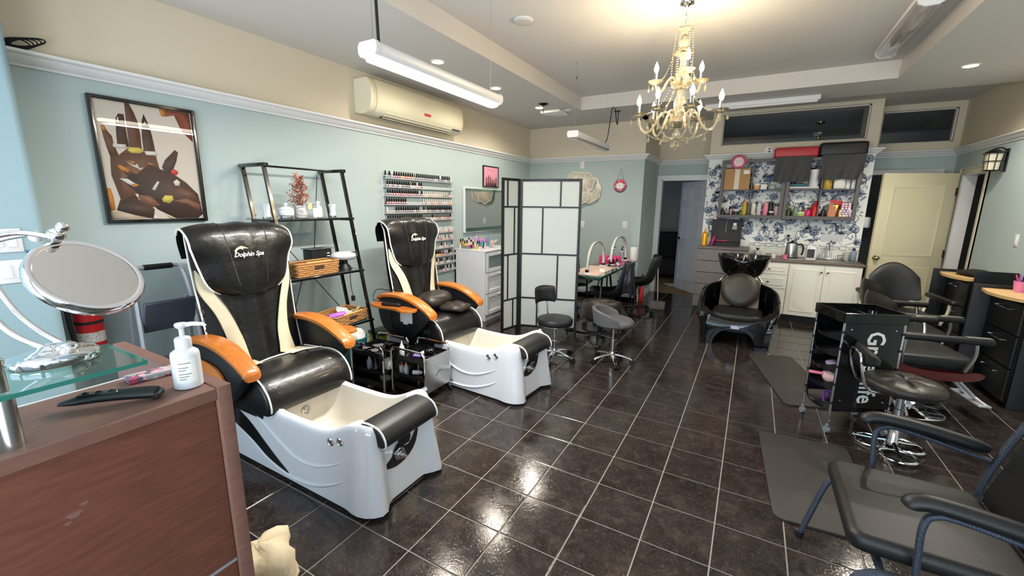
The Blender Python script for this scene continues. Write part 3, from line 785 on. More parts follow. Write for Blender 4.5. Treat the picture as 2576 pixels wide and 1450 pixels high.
solo('folded_leather_cover', 'crumpled dark brown leather pouch lying on the far chair seat', 'cushion', mb, LEATHB, on2(-.98, .1, .608), .5, sm=70)
POSTER = [
('o',[(0.04,0.284),(0.078,0.281),(0.092,0.214),(0.092,0.11),(0.033,0.093)]),
('t',[(0.037,0.093),(0.099,0.102),(0.399,0.033),(0.033,0.016)]),
('r',[(0.692,0.972),(0.949,0.98),(0.95,0.723),(0.896,0.761),(0.832,0.83),(0.786,0.932),(0.687,0.91)]),
('o',[(0.638,0.972),(0.692,0.972),(0.704,0.921),(0.662,0.907),(0.642,0.933)]),
('p',[(0.084,0.776),(0.112,0.774),(0.13,0.737),(0.165,0.696),(0.169,0.643),(0.196,0.552),(0.121,0.538),(0.104,0.605),(0.092,0.68)]),
('d',[(0.224,0.847),(0.251,0.881),(0.299,0.88),(0.297,0.819),(0.298,0.718),(0.302,0.625),(0.197,0.607),(0.207,0.731)]),
('p',[(0.319,0.974),(0.359,0.981),(0.391,0.909),(0.415,0.834),(0.422,0.732),(0.415,0.596),(0.303,0.617),(0.308,0.782),(0.314,0.898)]),
('d',[(0.454,0.847),(0.482,0.906),(0.515,0.823),(0.531,0.745),(0.54,0.648),(0.546,0.475),(0.431,0.589),(0.435,0.718)]),
('p',[(0.121,0.538),(0.196,0.552),(0.29,0.616),(0.416,0.612),(0.533,0.607),(0.562,0.451),(0.43,0.225),(0.182,0.176),(0.1,0.106),(0.15,0.2),(0.104,0.389)]),
('q',[(0.189,0.434),(0.306,0.498),(0.408,0.449),(0.386,0.307),(0.3,0.237),(0.168,0.2)]),
('d',[(0.586,0.478),(0.626,0.54),(0.683,0.587),(0.741,0.634),(0.774,0.616),(0.741,0.532),(0.701,0.469),(0.684,0.425),(0.609,0.428)]),
('d',[(0.168,0.464),(0.252,0.438),(0.327,0.403),(0.472,0.494),(0.564,0.459),(0.689,0.425),(0.815,0.353),(0.932,0.25),(0.957,0.066),(0.9,0.024),(0.66,0.024),(0.489,0.107),(0.303,0.254),(0.176,0.354),(0.251,0.382)]),
('q',[(0.3,0.237),(0.43,0.225),(0.516,0.15),(0.434,0.127),(0.329,0.188)]),
('p',[(0.614,0.266),(0.745,0.315),(0.887,0.249),(0.954,0.168),(0.834,0.184)]),
('q',[(0.653,0.188),(0.794,0.21),(0.942,0.159),(0.921,0.093),(0.808,0.156)]),
('d',[(0.1,0.106),(0.156,0.184),(0.295,0.204),(0.451,0.115),(0.427,0.024),(0.272,0.062)]),
('o',[(0.165,0.468),(0.196,0.474),(0.27,0.439),(0.256,0.41),(0.189,0.434)]),
('o',[(0.084,0.776),(0.108,0.776),(0.123,0.736),(0.092,0.733)]),
('w',[(0.165,0.365),(0.24,0.365),(0.289,0.335),(0.335,0.313),(0.292,0.299),(0.233,0.324)]),
('o',[(0.259,0.322),(0.315,0.328),(0.338,0.313),(0.301,0.299)]),
('w',[(0.159,0.638),(0.272,0.641),(0.276,0.61),(0.159,0.611)]),
('y',[(0.278,0.599),(0.309,0.622),(0.391,0.626),(0.433,0.601),(0.392,0.579),(0.31,0.578)]),
('w',[(0.438,0.602),(0.557,0.605),(0.557,0.571),(0.447,0.57)]),
('y',[(0.539,0.203),(0.574,0.234),(0.65,0.232),(0.655,0.197),(0.609,0.165),(0.545,0.177)]),
('w',[(0.454,0.285),(0.518,0.355),(0.537,0.348),(0.481,0.273)]),
('w',[(0.679,0.355),(0.718,0.379),(0.751,0.354),(0.736,0.319),(0.694,0.321)]),
('x',[(0.668,0.454),(0.706,0.467),(0.749,0.442),(0.724,0.414),(0.674,0.424)]),
('w',[(0.439,0.067),(0.497,0.028),(0.422,0.024)]),
('w',[(0.287,0.241),(0.315,0.242),(0.312,0.196)]),
('w',[(0.246,0.509),(0.321,0.475),(0.351,0.493),(0.363,0.454),(0.406,0.465),(0.37,0.44),(0.336,0.46),(0.31,0.466)]),
('o',[(0.264,0.512),(0.335,0.508),(0.313,0.487)]),
('o',[(0.446,0.509),(0.52,0.494),(0.462,0.49)]),
('w',[(0.234,0.852),(0.246,0.85),(0.238,0.804),(0.23,0.818)]),
('w',[(0.481,0.847),(0.49,0.828),(0.457,0.812),(0.468,0.824)]),
('y',[(0.572,0.055),(0.635,0.028),(0.594,0.033)])]
# ------------------------------------------------------------------ reception desk and what stands on it
t = thing('reception_desk', 'dark brown wood laminate reception desk at the left front', 'desk', (0, 0, 0))
part(t, 'front_panel', MB().rbox(-.03, -.012, -1.9, -.692, .535, 1.045, .001, 1), DESKW)
part(t, 'lower_front_panel', MB().rbox(-.03, -.012, -1.9, -.692, .02, .525, .001, 1), DESKW)
part(t, 'seam_strip', MB().box(-.028, -.0105, -1.9, -.692, .5255, .5345), ALU, 'thin pale seam strip')
part(t, 'end_panel', MB().rbox(-.69, .004, -.69, -.655, .002, 1.083, .002, 1), DESKE)
part(t, 'counter_ledge', MB().rbox(-.285, .0, -1.9, -.69, 1.045, 1.08, .002, 1), DESKE)
part(t, 'ledge_back_edge', MB().box(-.292, -.2855, -1.9, -.69, 1.03, 1.082), PAPER, 'white edge strip')
part(t, 'back_riser', MB().box(-.285, -.268, -1.9, -.69, .76, 1.045), DESKW)
part(t, 'work_surface', MB().rbox(-.69, -.03, -1.9, -.69, .73, .76, .002, 1), DESKE)
part(t, 'plinth', MB().box(-.6, -.05, -1.88, -.7, .002, .73), DESKW)
mb = MB()
for (y, z, r) in ((-.993, .895, .012), (-.975, .912, .007), (-1.005, .882, .006)):
    mb.prism([(y+r*cos(a)*(1+.4*sin(3*a)), z+r*.8*sin(a)*(1+.3*cos(2*a))) for a in [2*pi*k/12 for k in range(12)]], lambda u, v, q: (-.0118+q, u, v), -.0003, .0003)
part(t, 'scuff_mark', mb, mat('faint_scuff', (120, 88, 80), .7), 'pale scuff mark')

t = thing('glass_shelf', 'clear glass shelf on steel posts above the reception desk ledge', 'shelf', (-.13, -1.2, 1.08))
mb = MB(); mb.box(-.12, .114, -.6, .377, .111, .121)
g = part(t, 'glass_pane', mb, GLASSG)
mb = MB().box(.1141, .1149, -.6, .3775, .111, .121).box(-.12, .1149, .3771, .3779, .111, .121).box(-.1209, -.1201, -.6, .377, .111, .121)
part(g, 'polished_edge', mb, GLASSE, 'green polished glass edge')
for y in (.152, -.5):
    p = part(t, 'post', MB().lathe([(.017, 0), (.017, .1105)], 18, (.083, y, 0)).lathe([(.012, .1215), (.012, .175), (.014, .178), (.014, .188), (.01, .191)], 18, (.083, y, 0)), STEEL)
    part(p, 'clear_washer', MB().lathe([(.012, .168), (.034, .168), (.036, .171), (.034, .174), (.012, .174)], 20, (.083, y, 0), False), GLASS)

t = thing('vanity_mirror', 'round chrome tabletop mirror tilted upward on the glass shelf', 'mirror', (-.195, -.935, 1.2025))
O = Vector((-.195, -.935, 1.2025))
part(t, 'base', MB().lathe([(.078, 0), (.08, .004), (.08, .014), (.074, .02), (.05, .024), (.03, .03), (.016, .04), (.0, .041)], 32), CHROME)
Y1 = [(-.184, -.909, 1.231), (-.256, -.932, 1.257), (-.336, -.954, 1.306), (-.396, -.97, 1.383), (-.423, -.973, 1.436), (-.406, -.955, 1.473), (-.341, -.926, 1.491), (-.276, -.9, 1.497), (-.246, -.885, 1.488)]
Y2 = [(-.163, -.922, 1.226), (-.212, -.957, 1.244), (-.267, -.99, 1.286), (-.327, -1.006, 1.362), (-.351, -1.003, 1.435), (-.332, -.982, 1.481), (-.297, -.946, 1.5), (-.263, -.915, 1.5), (-.236, -.89, 1.491)]
for Y_ in (Y1, Y2): part(t, 'curved_arm', MB().tube([p-O for p in cr(Y_, 5)], .0065, 10), CHROME)
part(t, 'hub', MB().sph(tuple(Vector((-.172, -.916, 1.232))-O), (.03, .022, .016), 14, 8).cyl(tuple(Vector((-.172, -.916, 1.21))-O), tuple(Vector((-.172, -.916, 1.24))-O), .02, .012, 14), CHROME)
part(t, 'pivot_clamp', MB().sph(tuple(Vector((-.236, -.882, 1.496))-O), (.022, .018, .018), 12, 8).sph(tuple(Vector((-.222, -.872, 1.515))-O), .013, 10, 6), CHROME)
part(t, 'friction_bead', MB().sph(tuple(Vector((-.285, -.905, 1.492))-O), .014, 10, 6), WHITEP, 'white plastic bead')
nn = Vector((.80, .22, .78)).normalized(); a_, b_ = frame(nn)
M_ = Matrix((a_, b_, nn)).transposed().to_4x4(); M_.translation = Vector((-.178, -.856, 1.395))-O
f_ = part(t, 'mirror_frame', MB().at(M_).loft([[(r*cos(q), r*sin(q), z) for q in [2*pi*k/48 for k in range(48)]] for r, z in ((.102, -.017), (.107, -.016), (.11, -.011), (.11, .007), (.107, .012), (.101, .013), (.0955, .0105))], True, True, False), CHROME)
part(f_, 'mirror_face', MB().at(M_).lathe([(.097, .004), (.097, .0102), (.0, .0106)], 48), MIRROR, 'silvered mirror glass')

t = thing('lotion_bottle', 'white pump lotion bottle on the corner of the reception desk', 'bottle', (-.078, -.72, 1.0802))
part(t, 'body', MB().lathe([(.029, 0), (.033, .003), (.033, .092), (.031, .1), (.022, .107), (.017, .11)], 28), WHITEP)
part(t, 'label', MB().loft([[(.0333*cos(a), .0333*sin(a), z) for a in [(-1.2+1.5*k/10) for k in range(11)]] for z in (.02, .085)], False), PAPER)
mb = MB()
for k, z in enumerate((.03, .037, .044, .055, .062, .074)):
    mb.loft([[(.0336*cos(a), .0336*sin(a), zz) for a in [(-.95+(.5+.35*((k*7) % 3)/2)*q/6) for q in range(7)]] for zz in (z, z+.0022)], False)
part(t, 'printed_text', mb, mat('grey_label_ink', (120, 116, 112), .6))
part(t, 'collar', MB().lathe([(.018, .109), (.019, .112), (.019, .136), (.016, .14), (.006, .142)], 20), WHITEP)
part(t, 'pump_head', MB().lathe([(.006, .14), (.006, .163), (.012, .168), (.015, .174), (.013, .179), (0, .18)], 16).tube([(0, 0, .173), (.02, .02, .176), (.036, .036, .174), (.041, .041, .168)], [.007, .006, .005, .004], 8), WHITEP)

mb = MB().rbox(-.066, .066, -.026, .026, 0, .016, .004, 2)
SEQ = mat('pink_grey_patchwork_print', (205, 170, 178), .3)
_n = SEQ.node_tree; vt = _n.nodes.new('ShaderNodeTexVoronoi'); vt.inputs['Scale'].default_value = 70; tc_ = _n.nodes.new('ShaderNodeTexCoord'); _n.links.new(tc_.outputs['Object'], vt.inputs['Vector'])
rp = _n.nodes.new('ShaderNodeValToRGB'); rp.color_ramp.interpolation = 'CONSTANT'
for i_, (p_, c_) in enumerate(((0, (198, 82, 120)), (.3, (170, 176, 182)), (.5, (232, 190, 196)), (.7, (120, 96, 120)), (.85, (214, 218, 214)))):
    e_ = rp.color_ramp.elements[i_] if i_ < 2 else rp.color_ramp.elements.new(p_)
    e_.position = p_; e_.color = lin(c_)
_n.links.new(vt.outputs['Color'], rp.inputs[0]); _n.links.new(rp.outputs[0], _n.nodes['Principled BSDF'].inputs['Base Color'])
solo('glasses_case', 'flat pink and grey patterned case behind the lotion bottle', 'case', mb, SEQ, (-.235, -.735, 1.0802), 1.45)

t = thing('hair_clipper', 'black cordless hair clipper lying on the reception desk ledge', 'clipper', (-.118, -.872, 1.0802), .92)
rg = []
for i in range(13):
    q = i/12; x = lerp(-.094, .094, q); wd = interp([(0, .012), (.12, .017), (.5, .018), (.85, .022), (1, .022)], q); ht = interp([(0, .008), (.15, .02), (.5, .026), (.9, .03), (1, .026)], q); zc = .014+.005*sin(pi*q)
    rg.append([(x, wd*cos(a), max(.0, zc+ht*.5*sin(a)+.004)) for a in [2*pi*k/14 for k in range(14)]])
part(t, 'body', MB().loft(rg), BLACKP, sm=60)
part(t, 'cutting_head', MB().rbox(.085, .104, -.021, .021, .004, .022, .004, 1), BLACKM)
part(t, 'grip', MB().rbox(-.06, .02, -.011, .011, .031, .036, .002, 1), BLACKM)
for i in range(3): part(t, 'button', MB().sph((-.045+.025*i, 0, .036), (.008, .006, .004), 8, 5), BLACKG)

mb = MB(); rg = []
for z, s in ((0, 1), (.05, .97), (.14, 1.05), (.2, .9), (.22, .55), (.225, .1)):
    rg.append([(.1*s*cos(a)*(1+.25*sin(3*a+9*z)), .13*s*sin(a)*(1+.2*cos(5*a+20*z)), z+.012*sin(4*a)*(z > .01)) for a in [2*pi*k/22 for k in range(22)]])
mb.loft(rg)
solo('crumpled_paper_bag', 'crumpled cream paper bag on the floor beside the reception desk', 'bag', mb, mat('cream_paper', (206, 190, 160), .8, bump=.5, bs=20), (-.37, -.46, 0), 0, sm=70)

# ------------------------------------------------------------------ left wall: switches, extinguisher, step ladder
def wall_plate(name, label, cat, loc, rot, w_, h_, rockers, style='rocker'):
    t = thing(name, label, cat, loc, rot)      # local: plate in the xz plane, facing -y
    part(t, 'plate', MB().rbox(-w_/2, w_/2, -.007, .0, -h_/2, h_/2, .003, 2), WHITEP)
    for k in range(rockers):
        x = (k-(rockers-1)/2)*.046
        if style == 'rocker': part(t, 'rocker', MB().rbox(x-.017, x+.017, -.011, -.006, -.034, .034, .002, 1), WHITEP)
        else:
            for z in (-.02, .02): part(t, 'socket', MB().rbox(x-.014, x+.014, -.009, -.006, z-.014, z+.014, .003, 1), OFFW)
    return t
wall_plate('light_switch', 'white double rocker switch plate, lower one on the pale blue pier', 'switch', (-2.029, -.635, 1.215), pi/2, .118, .118, 2)
wall_plate('light_switch', 'white double rocker switch plate, upper one on the pale blue pier', 'switch', (-2.029, -.645, 1.372), pi/2, .118, .118, 2)
def snow(): 
    mb = MB()
    for k in range(3):
        a = pi*k/3; mb.at(Matrix.Translation((0, 0, 0)) @ Matrix.Rotation(a, 4, 'X')); mb.box(0, .001, -.013, .013, -.0018, .0018)
    return mb
solo('snowflake_sticker', 'tiny blue snowflake sticker on the pale blue pier', 'sticker', snow(), mat('sticker_blue', (70, 130, 170), .5), (-2.0295, -.575, 1.31))

t = thing('fire_extinguisher', 'red fire extinguisher hanging in the corner by the pale blue pier', 'extinguisher', (-2.235, -.345, .69))
part(t, 'cylinder', MB().lathe([(.03, .0), (.062, .0), (.064, .01), (.064, .3), (.056, .345), (.035, .375), (.02, .385)], 24), RED)
part(t, 'valve_head', MB().lathe([(.02, .385), (.02, .42)], 12).rbox(-.012, .012, -.07, .03, .42, .435, .004, 1).rbox(-.012, .012, -.06, .03, .45, .462, .004, 1), BLACKM)
part(t, 'hose', MB().tube(cr([(0, -.03, .41), (.02, -.085, .39), (.03, -.095, .3), (.03, -.09, .12), (.028, -.08, .04)], 6), [.011]*25, 8), BLACKP)
for nm, z0, z1, c in (('information_label', .26, .35, PAPER), ('printed_band', .035, .1, mat('white_printed_band', (214, 208, 200), .5, var=.4, vs=120))):
    part(t, nm, MB().loft([[(.0646*cos(a)*(1 if z < .3 else .9), .0646*sin(a)*(1 if z < .3 else .9), z) for a in [(-2.2+3.4*k/14) for k in range(15)]] for z in (z0, z1)], False), c, 'white printed label')
part(t, 'wall_strap', MB().lathe([(.066, .15), (.066, .168)], 24, cap=False).box(-.095, -.06, -.02, .02, .1, .4), BLACKP)

t = thing('step_ladder', 'folding aluminium step ladder with dark grey ribbed steps', 'ladder', (-2.02, -.03, 0))
for s in (-1, 1):
    part(t, 'front_rail', MB().tube(cr([(.1, s*.175, 0), (.05, s*.16, .6), (.005, s*.145, .98), (-.015, s*.135, 1.1)], 4), .0135, 8), ALU)
    part(t, 'rear_rail', MB().tube([(-.16, s*.17, 0), (-.07, s*.15, .95)], .0125, 4, sq=(1, 1.6)), ALU)
part(t, 'top_bar', MB().tube(cr([(-.015, -.135, 1.1), (-.025, -.12, 1.15), (-.028, -.08, 1.165), (-.028, .08, 1.165), (-.025, .12, 1.15), (-.015, .135, 1.1)], 5), .0135, 8), ALU)
part(t, 'hand_grip', MB().cyl((-.028, -.075, 1.165), (-.028, .075, 1.165), .018, n=12), BLACKP)
STEPG = mat('charcoal_step', (74, 80, 92), .5)
for z, x, tl in ((.86, .04, 1.15), (.52, .07, 1.1), (.22, .09, 1.1)):
    mb = MB().at(Matrix.Translation((x, 0, z)) @ Matrix.Rotation(-tl, 4, 'Y')).rbox(-.11, .11, -.14, .14, -.012, .012, .006, 1)
    for k in range(14): mb.box(-.1+.0148*k, -.093+.0148*k, -.135, .135, .011, .0145)
    part(t, 'step', mb, STEPG)

# ------------------------------------------------------------------ left wall: art print, air conditioner, cable, small picture, mirror
PC = {'o': (206, 130, 52), 't': (204, 176, 152), 'r': (140, 68, 44), 'p': (108, 68, 52), 'd': (78, 50, 42), 'q': (138, 88, 66), 'w': (226, 214, 208), 'y': (222, 196, 88), 'x': (214, 66, 52)}
t = thing('framed_hands_print', 'large black framed art print of brown ringed hands', 'picture', (XL+.0015, -.155, 1.432))
PW, PH, FB = .566, .772, .022
mb = MB()
for (y0, y1, z0, z1) in ((0, FB, 0, PH), (PW-FB, PW, 0, PH), (FB, PW-FB, 0, FB), (FB, PW-FB, PH-FB, PH)): mb.rbox(0, .028, y0, y1, z0, z1, .003, 1)
part(t, 'frame', mb, BLACKM)
art = part(t, 'art_print', MB().box(.002, .012, FB, PW-FB, FB, PH-FB), mat('pinkish_print_paper', (214, 196, 184), .6))
keys = list(PC); mb = MB()
for i, (k, pl) in enumerate(POSTER):
    mb.mat(keys.index(k))
    mb.prism([(min(max(u, .041), .959)*PW, min(max(v, .03), .97)*PH) for u, v in pl], lambda u, v, q: (.012+q, u, v), 0, .0004+.00012*i)
part(art, 'printed_hands', mb, [mat('print_'+k, PC[k], .6) for k in keys], 'brown hands with rings and painted nails', sm=None)
part(t, 'glazing', MB().box(.0195, .0215, FB, PW-FB, FB, PH-FB), PANEG)

t = thing('air_conditioner', 'ivory wall mounted air conditioner above the white crown rail', 'air conditioner', (XL, 1.86, 2.44))
L_ = 1.52
pr = cr([(0, 0.02, 0), (.08, 0, 0), (.16, .01, 0), (.215, .06, 0), (.235, .14, 0), (.23, .25, 0), (.2, .31, 0), (.16, .325, 0), (0, .325, 0)], 4)
prof = [(p.x, p.y) for p in pr]
part(t, 'body', MB().loft([[(x*s, y, z) for x, z in prof] for y, s in ((.0, .985), (.01, 1), (.07, 1), (.075, .985))]).loft([[(x*s, y, z) for x, z in prof] for y, s in ((.08, .985), (.085, 1.01), (L_-.06, 1.01), (L_-.02, .98), (L_, .9))]), OFFW)
part(t, 'air_outlet', MB().prism([(.12, L_*.13), (.215, L_*.13), (.215, L_*.86), (.12, L_*.86)], lambda u, v, q: (u, v, -.012+.07*sst(.12, .215, u)+q), 0, .006), mat('dark_slot', (50, 48, 44), .6))
for i in range(3): part(t, 'louvre', MB().box(.135+.026*i, .15+.026*i, L_*.14, L_*.85, -.01+.02*i, -.006+.02*i), OFFW)
part(t, 'red_sticker', MB().box(.237, .2385, L_*.5, L_*.57, .1, .125), RED, 'small red printed sticker')
part(t, 'display_window', MB().box(.195, .205, L_*.86, L_*.96, .03, .05), BLACKM)
mb = MB()
for k in range(5): mb.tube([(.02*cos(a)+.006*k-.01, .045*cos(a)*(1+.1*k)+.01*k, .022+.028*sin(a+.2*k)+.004*k) for a in [2*pi*i/22 for i in range(22)]], .004, 5, True)
solo('coiled_cable', 'small black coil of cable resting on the crown rail', 'cable', mb, BLACKP, (XL+.035, -.40, 2.37))

t = thing('framed_pink_print', 'small pink framed print above the wall mirror', 'picture', (XL+.0015, 4.14, 1.828))
W_, H_ = .43, .31
mb = MB()
for (y0, y1, z0, z1) in ((0, .014, 0, H_), (W_-.014, W_, 0, H_), (.014, W_-.014, 0, .014), (.014, W_-.014, H_-.014, H_)): mb.box(0, .02, y0, y1, z0, z1)
part(t, 'frame', mb, BLACKM)
a = part(t, 'pink_print', MB().box(.002, .012, .014, W_-.014, .014, H_-.014), mat('dusty_pink_paper', (222, 150, 172), .6))
mb = MB()
for k in range(6):
    y = .07+.055*k; h = .12+.03*sin(k*1.3)
    mb.prism([(y, .02), (y+.035, .02), (y+.036, h), (y+.018, h+.035), (y, h)], lambda u, v, q: (.012+q, u, v), 0, .001)
mb.prism([(.05, .014), (.38, .014), (.34, .07), (.1, .06)], lambda u, v, q: (.012+q, u, v), 0, .0008)
part(a, 'printed_hands', mb, mat('print_mauve_brown', (120, 70, 74), .6), sm=None)
part(a, 'blurred_print', MB().tube([(.0128, .12+.19*i/12, .25+.008*(-1)**i) for i in range(13)], .0018, 4), mat('print_rose', (190, 100, 130), .6))

t = thing('wall_mirror', 'rectangular frameless wall mirror above the white dresser', 'mirror', (XL+.0015, 3.64, 1.172))
W_, H_ = 1.2, .63
part(t, 'backing', MB().rbox(0, .03, 0, W_, 0, H_, .003, 1), WHITEP)
part(t, 'mirror_glass', MB().box(.03, .034, .02, W_, .012, H_-.012), MIRROR)
part(t, 'glass_strip', MB().rbox(.034, .04, .02, W_, .012, .065, .002, 1).rbox(.034, .04, .02, W_, H_-.05, H_-.012, .002, 1), GLASSG)
# ------------------------------------------------------------------ nail polish racks and bottles
def rack(label, y0, y1, zs, ztop, zbot):
    t = thing('polish_rack', label, 'rack', (XL, y0, zbot), 0, 'white wire nail polish racks')
    W = y1-y0; H = ztop-zbot
    for y in (.0, W/2, W):
        part(t, 'upright', MB().box(.002, .008, y-.004, y+.004, 0, H).box(.002, .055, y-.003, y+.003, H-.006, H), WHITEP)
    for z in zs:
        z -= zbot; mb = MB()
        mb.box(.004, .052, 0, W, z-.003, z).box(.05, .054, 0, W, z-.003, z+.003).box(.05, .054, 0, W, z+.024, z+.03)
        n = int(W/.036)
        for k in range(n):
            a, b = W*k/n, W*(k+1)/n
            mb.prism([(a, z), (a+.006, z), ((a+b)/2+.003, z+.027), ((a+b)/2-.003, z+.027)], lambda u, v, q: (q, u, v), .051, .0535)
            mb.prism([(b-.006, z), (b, z), ((a+b)/2+.003, z+.027), ((a+b)/2-.003, z+.027)], lambda u, v, q: (q, u, v), .051, .0535)
        part(t, 'shelf', mb, WHITEP, sm=None)
    return t
ZU = [1.842-.0945*i for i in range(6)]
ZL = [1.205-.103*i for i in range(6)]
rack('upper white wire rack full of nail polish bottles on the left wall', 2.17, 3.385, ZU, 1.872, 1.365)
rack('lower white wire rack of polish bottles behind the far pedicure chair', 2.2, 3.395, ZL, 1.26, .668)
PB = [(190, 20, 34), (150, 16, 30), (220, 60, 70), (236, 186, 176), (240, 214, 200), (220, 90, 140), (60, 40, 70), (40, 60, 130), (226, 190, 40), (70, 130, 80), (230, 110, 50), (200, 200, 205), (122, 74, 60), (90, 20, 60), (236, 226, 218), (28, 24, 28)]
PBN = ('red', 'dark red', 'coral red', 'nude pink', 'pale beige', 'bright pink', 'dark plum', 'navy blue', 'yellow', 'green', 'orange', 'silver grey', 'brown', 'wine', 'off white', 'black')
PBM = [mat('polish_%d' % i, c, .15, coat=.5) for i, c in enumerate(PB)]
CAPK = mat('polish_cap_black', (14, 14, 15), .25); CAPW = mat('polish_cap_white', (228, 226, 222), .3); CAPS = mat('polish_cap_silver', (190, 186, 180), .25, .8)
def polish_mesh(b, c, h=.075, wide=False):
    mb = MB(); w_ = .0125 if not wide else .015
    mb.rbox(-w_, w_, -w_, w_, 0, h*.46, .003, 1)
    mb.mat(1); mb.lathe([(.0085, h*.46), (.0085, h*.5), (.0095, h*.52), (.0078, h), (.0, h)], 8)
    return mesh_of(mb, [b, c], 'polish_bottle')
_pc = {}
def polish(b, c, x, y, z, label, group, h=.075, rot=0):
    k = (b, c, h)
    if k not in _pc: _pc[k] = polish_mesh(PBM[b], (CAPK, CAPW, CAPS)[c], h)
    return tag(link('polish_bottle', _pc[k], None, (x, y, z), rot), label, 'bottle', group)
rp_ = random.Random(4)
ordn = ('top', 'second', 'third', 'fourth', 'fifth', 'bottom')
rows = [([(.025, .06, 0), (.085, 1.17, 0)], 0), ([(.05, .6, 0)], 1), ([(.05, .62, 0), (.63, 1.19, 1)], 2), ([(.03, .34, 0), (.63, 1.19, 1)], 3), ([(.03, .04, 0), (.17, .56, 0), (.63, 1.18, 0)], 4), ([(.04, .62, 0), (.64, 1.17, 2)], 5)]
for segs, r in rows:
    for a, b, capk in segs:
        y = a
        while y <= b:
            if r == 0: col = rp_.choice((0, 5, 8, 9, 10, 6, 7, 7, 6)) if y < .62 else rp_.choice((7, 6, 7, 11, 12, 15))
            elif r in (1, 4): col = rp_.choice((14, 15, 3, 6, 12, 13))
            else: col = rp_.choice((0, 1, 0, 2, 13, 1)) if capk == 0 else rp_.choice((3, 8, 2, 4, 14, 11, 9))
            ck = capk if rp_.random() > .12 else rp_.choice((0, 1, 2))
            polish(col, ck, XL+.027, 2.17+y, ZU[r]+.0004, '%s nail polish bottle, %s cap, on the %s shelf of the upper wall rack' % (PBN[col], ('black', 'white', 'silver')[ck], ordn[r]), 'polish bottles on the upper rack', .08 if r == 0 else .072)
            y += .0365
for r in range(6):
    y = .78
    while y <= 1.17:
        if not (r in (0, 1, 2) and rp_.random() < .35):
            col = rp_.choice((3, 4, 14, 0)) if r < 3 else rp_.choice((0, 8, 10, 1, 6, 15) if r == 3 else (15, 12, 3, 6, 14))
            ck = 1 if r < 2 else rp_.choice((0, 1, 2, 0)); polish(col, ck, XL+.027, 2.2+y, ZL[r]+.0004, '%s nail polish bottle, %s cap, on the %s shelf of the lower wall rack' % (PBN[col], ('black', 'white', 'silver')[ck], ordn[r]), 'polish bottles on the lower rack', .075)
        y += .037

# ------------------------------------------------------------------ white dresser
t = thing('white_dresser', 'white three-drawer dresser with a frosted glass top drawer', 'dresser', (-2.315, 3.42, 0))
W_, D_, H_ = .78, .52, .968
part(t, 'carcass', MB().box(0, D_-.02, 0, .02, .0, H_-.02).box(0, D_-.02, W_-.02, W_, 0, H_-.02).box(0, .02, 0, W_, .05, H_-.02).box(0, D_-.03, .02, W_-.02, .0, .07), WHITEP)
part(t, 'top', MB().rbox(-.004, D_+.002, -.002, W_+.002, H_-.02, H_, .003, 1), WHITEP)
FRG = mat('frosted_grey_glass', (128, 142, 142), .25)
for i, (z0, z1) in enumerate(((.085, .37), (.38, .66), (.67, .94))):
    d = part(t, 'drawer', MB().box(D_-.02, D_-.012, .022, W_-.022, z0, z1), WHITEP if i < 2 else FRG)
    f = .05
    for (a, b, c, e) in ((.022, .022+f, z0, z1), (W_-.022-f, W_-.022, z0, z1), (.022+f, W_-.022-f, z0, z0+f), (.022+f, W_-.022-f, z1-f, z1)):
        part(d, 'frame_board', MB().rbox(D_-.014, D_, a, b, c, e, .002, 1), WHITEP)
    part(d, 'handle', MB().rbox(D_+.012, D_+.02, W_/2-.09, W_/2+.09, z1-.035, z1-.02, .003, 1).box(D_, D_+.014, W_/2-.085, W_/2-.075, z1-.033, z1-.022).box(D_, D_+.014, W_/2+.075, W_/2+.085, z1-.033, z1-.022), WHITEP)
t = thing('acrylic_organizer', 'clear acrylic tiered organizer on the white dresser', 'organizer', (-2.2, 3.62, .9682))
part(t, 'side_wall', MB().prism([(-.1, 0), (.13, 0), (.13, .03), (-.1, .14)], lambda u, v, q: (u, q, v), -.16, -.156), GLASS)
part(t, 'side_wall', MB().prism([(-.1, 0), (.13, 0), (.13, .03), (-.1, .14)], lambda u, v, q: (u, q, v), .156, .16), GLASS)
for k in range(3): part(t, 'step', MB().box(-.095+.07*k, -.03+.07*k, -.155, .155, .0, .055-.02*k), GLASS)
k = 0
for st in range(3):
    for j in range(6 - st % 2):
        cc, ck = rp_.choice((4, 14, 3, 12, 8, 15, 5)), rp_.choice((0, 1, 0)); polish(cc, ck, -2.2-.06+.07*st, 3.62-.13+.05*j, .9683+.056-.02*st, '%s polish bottle, %s cap, on the %s step of the acrylic organizer' % (PBN[cc], ('black', 'white')[ck], ('back', 'middle', 'front')[st]), 'polish bottles on the dresser', .08); k += 1
for (x, y, c, b) in ((-2.0, 3.5, 2, 8), (-1.98, 3.545, 2, 4), (-2.01, 3.6, 0, 5), (-1.97, 3.66, 1, 3), (-2.03, 3.72, 0, 6), (-2.24, 3.445, 1, 14)):
    polish(b, c, x, y, .9684, '%s polish bottle, %s cap, standing loose on the white dresser top' % (PBN[b], ('black', 'white', 'silver')[c]), 'loose polish bottles on the dresser', .082)
t = thing('craft_caddy', 'turquoise and pink plastic caddy at the back of the dresser', 'caddy', (-2.2, 3.93, .9682))
part(t, 'tray', MB().rbox(-.07, .07, -.1, .1, 0, .06, .008, 1), mat('turquoise_plastic', (84, 176, 196), .4))
part(t, 'box', MB().rbox(-.05, .05, -.07, .09, .061, .11, .006, 1), mat('lilac_plastic', (206, 140, 206), .4))
for k in range(7): part(t, 'file', MB().rbox(-.003, .003, -.088+.026*k, -.07+.026*k, .03, .135+.012*(k % 3), .002, 1, ), mat('file_%d' % k, ((230, 180, 200), (120, 190, 200), (240, 240, 236), (220, 110, 150), (180, 150, 210), (90, 150, 190), (235, 200, 120))[k], .5), loc=(.075 if k % 2 else -.078, 0, 0))
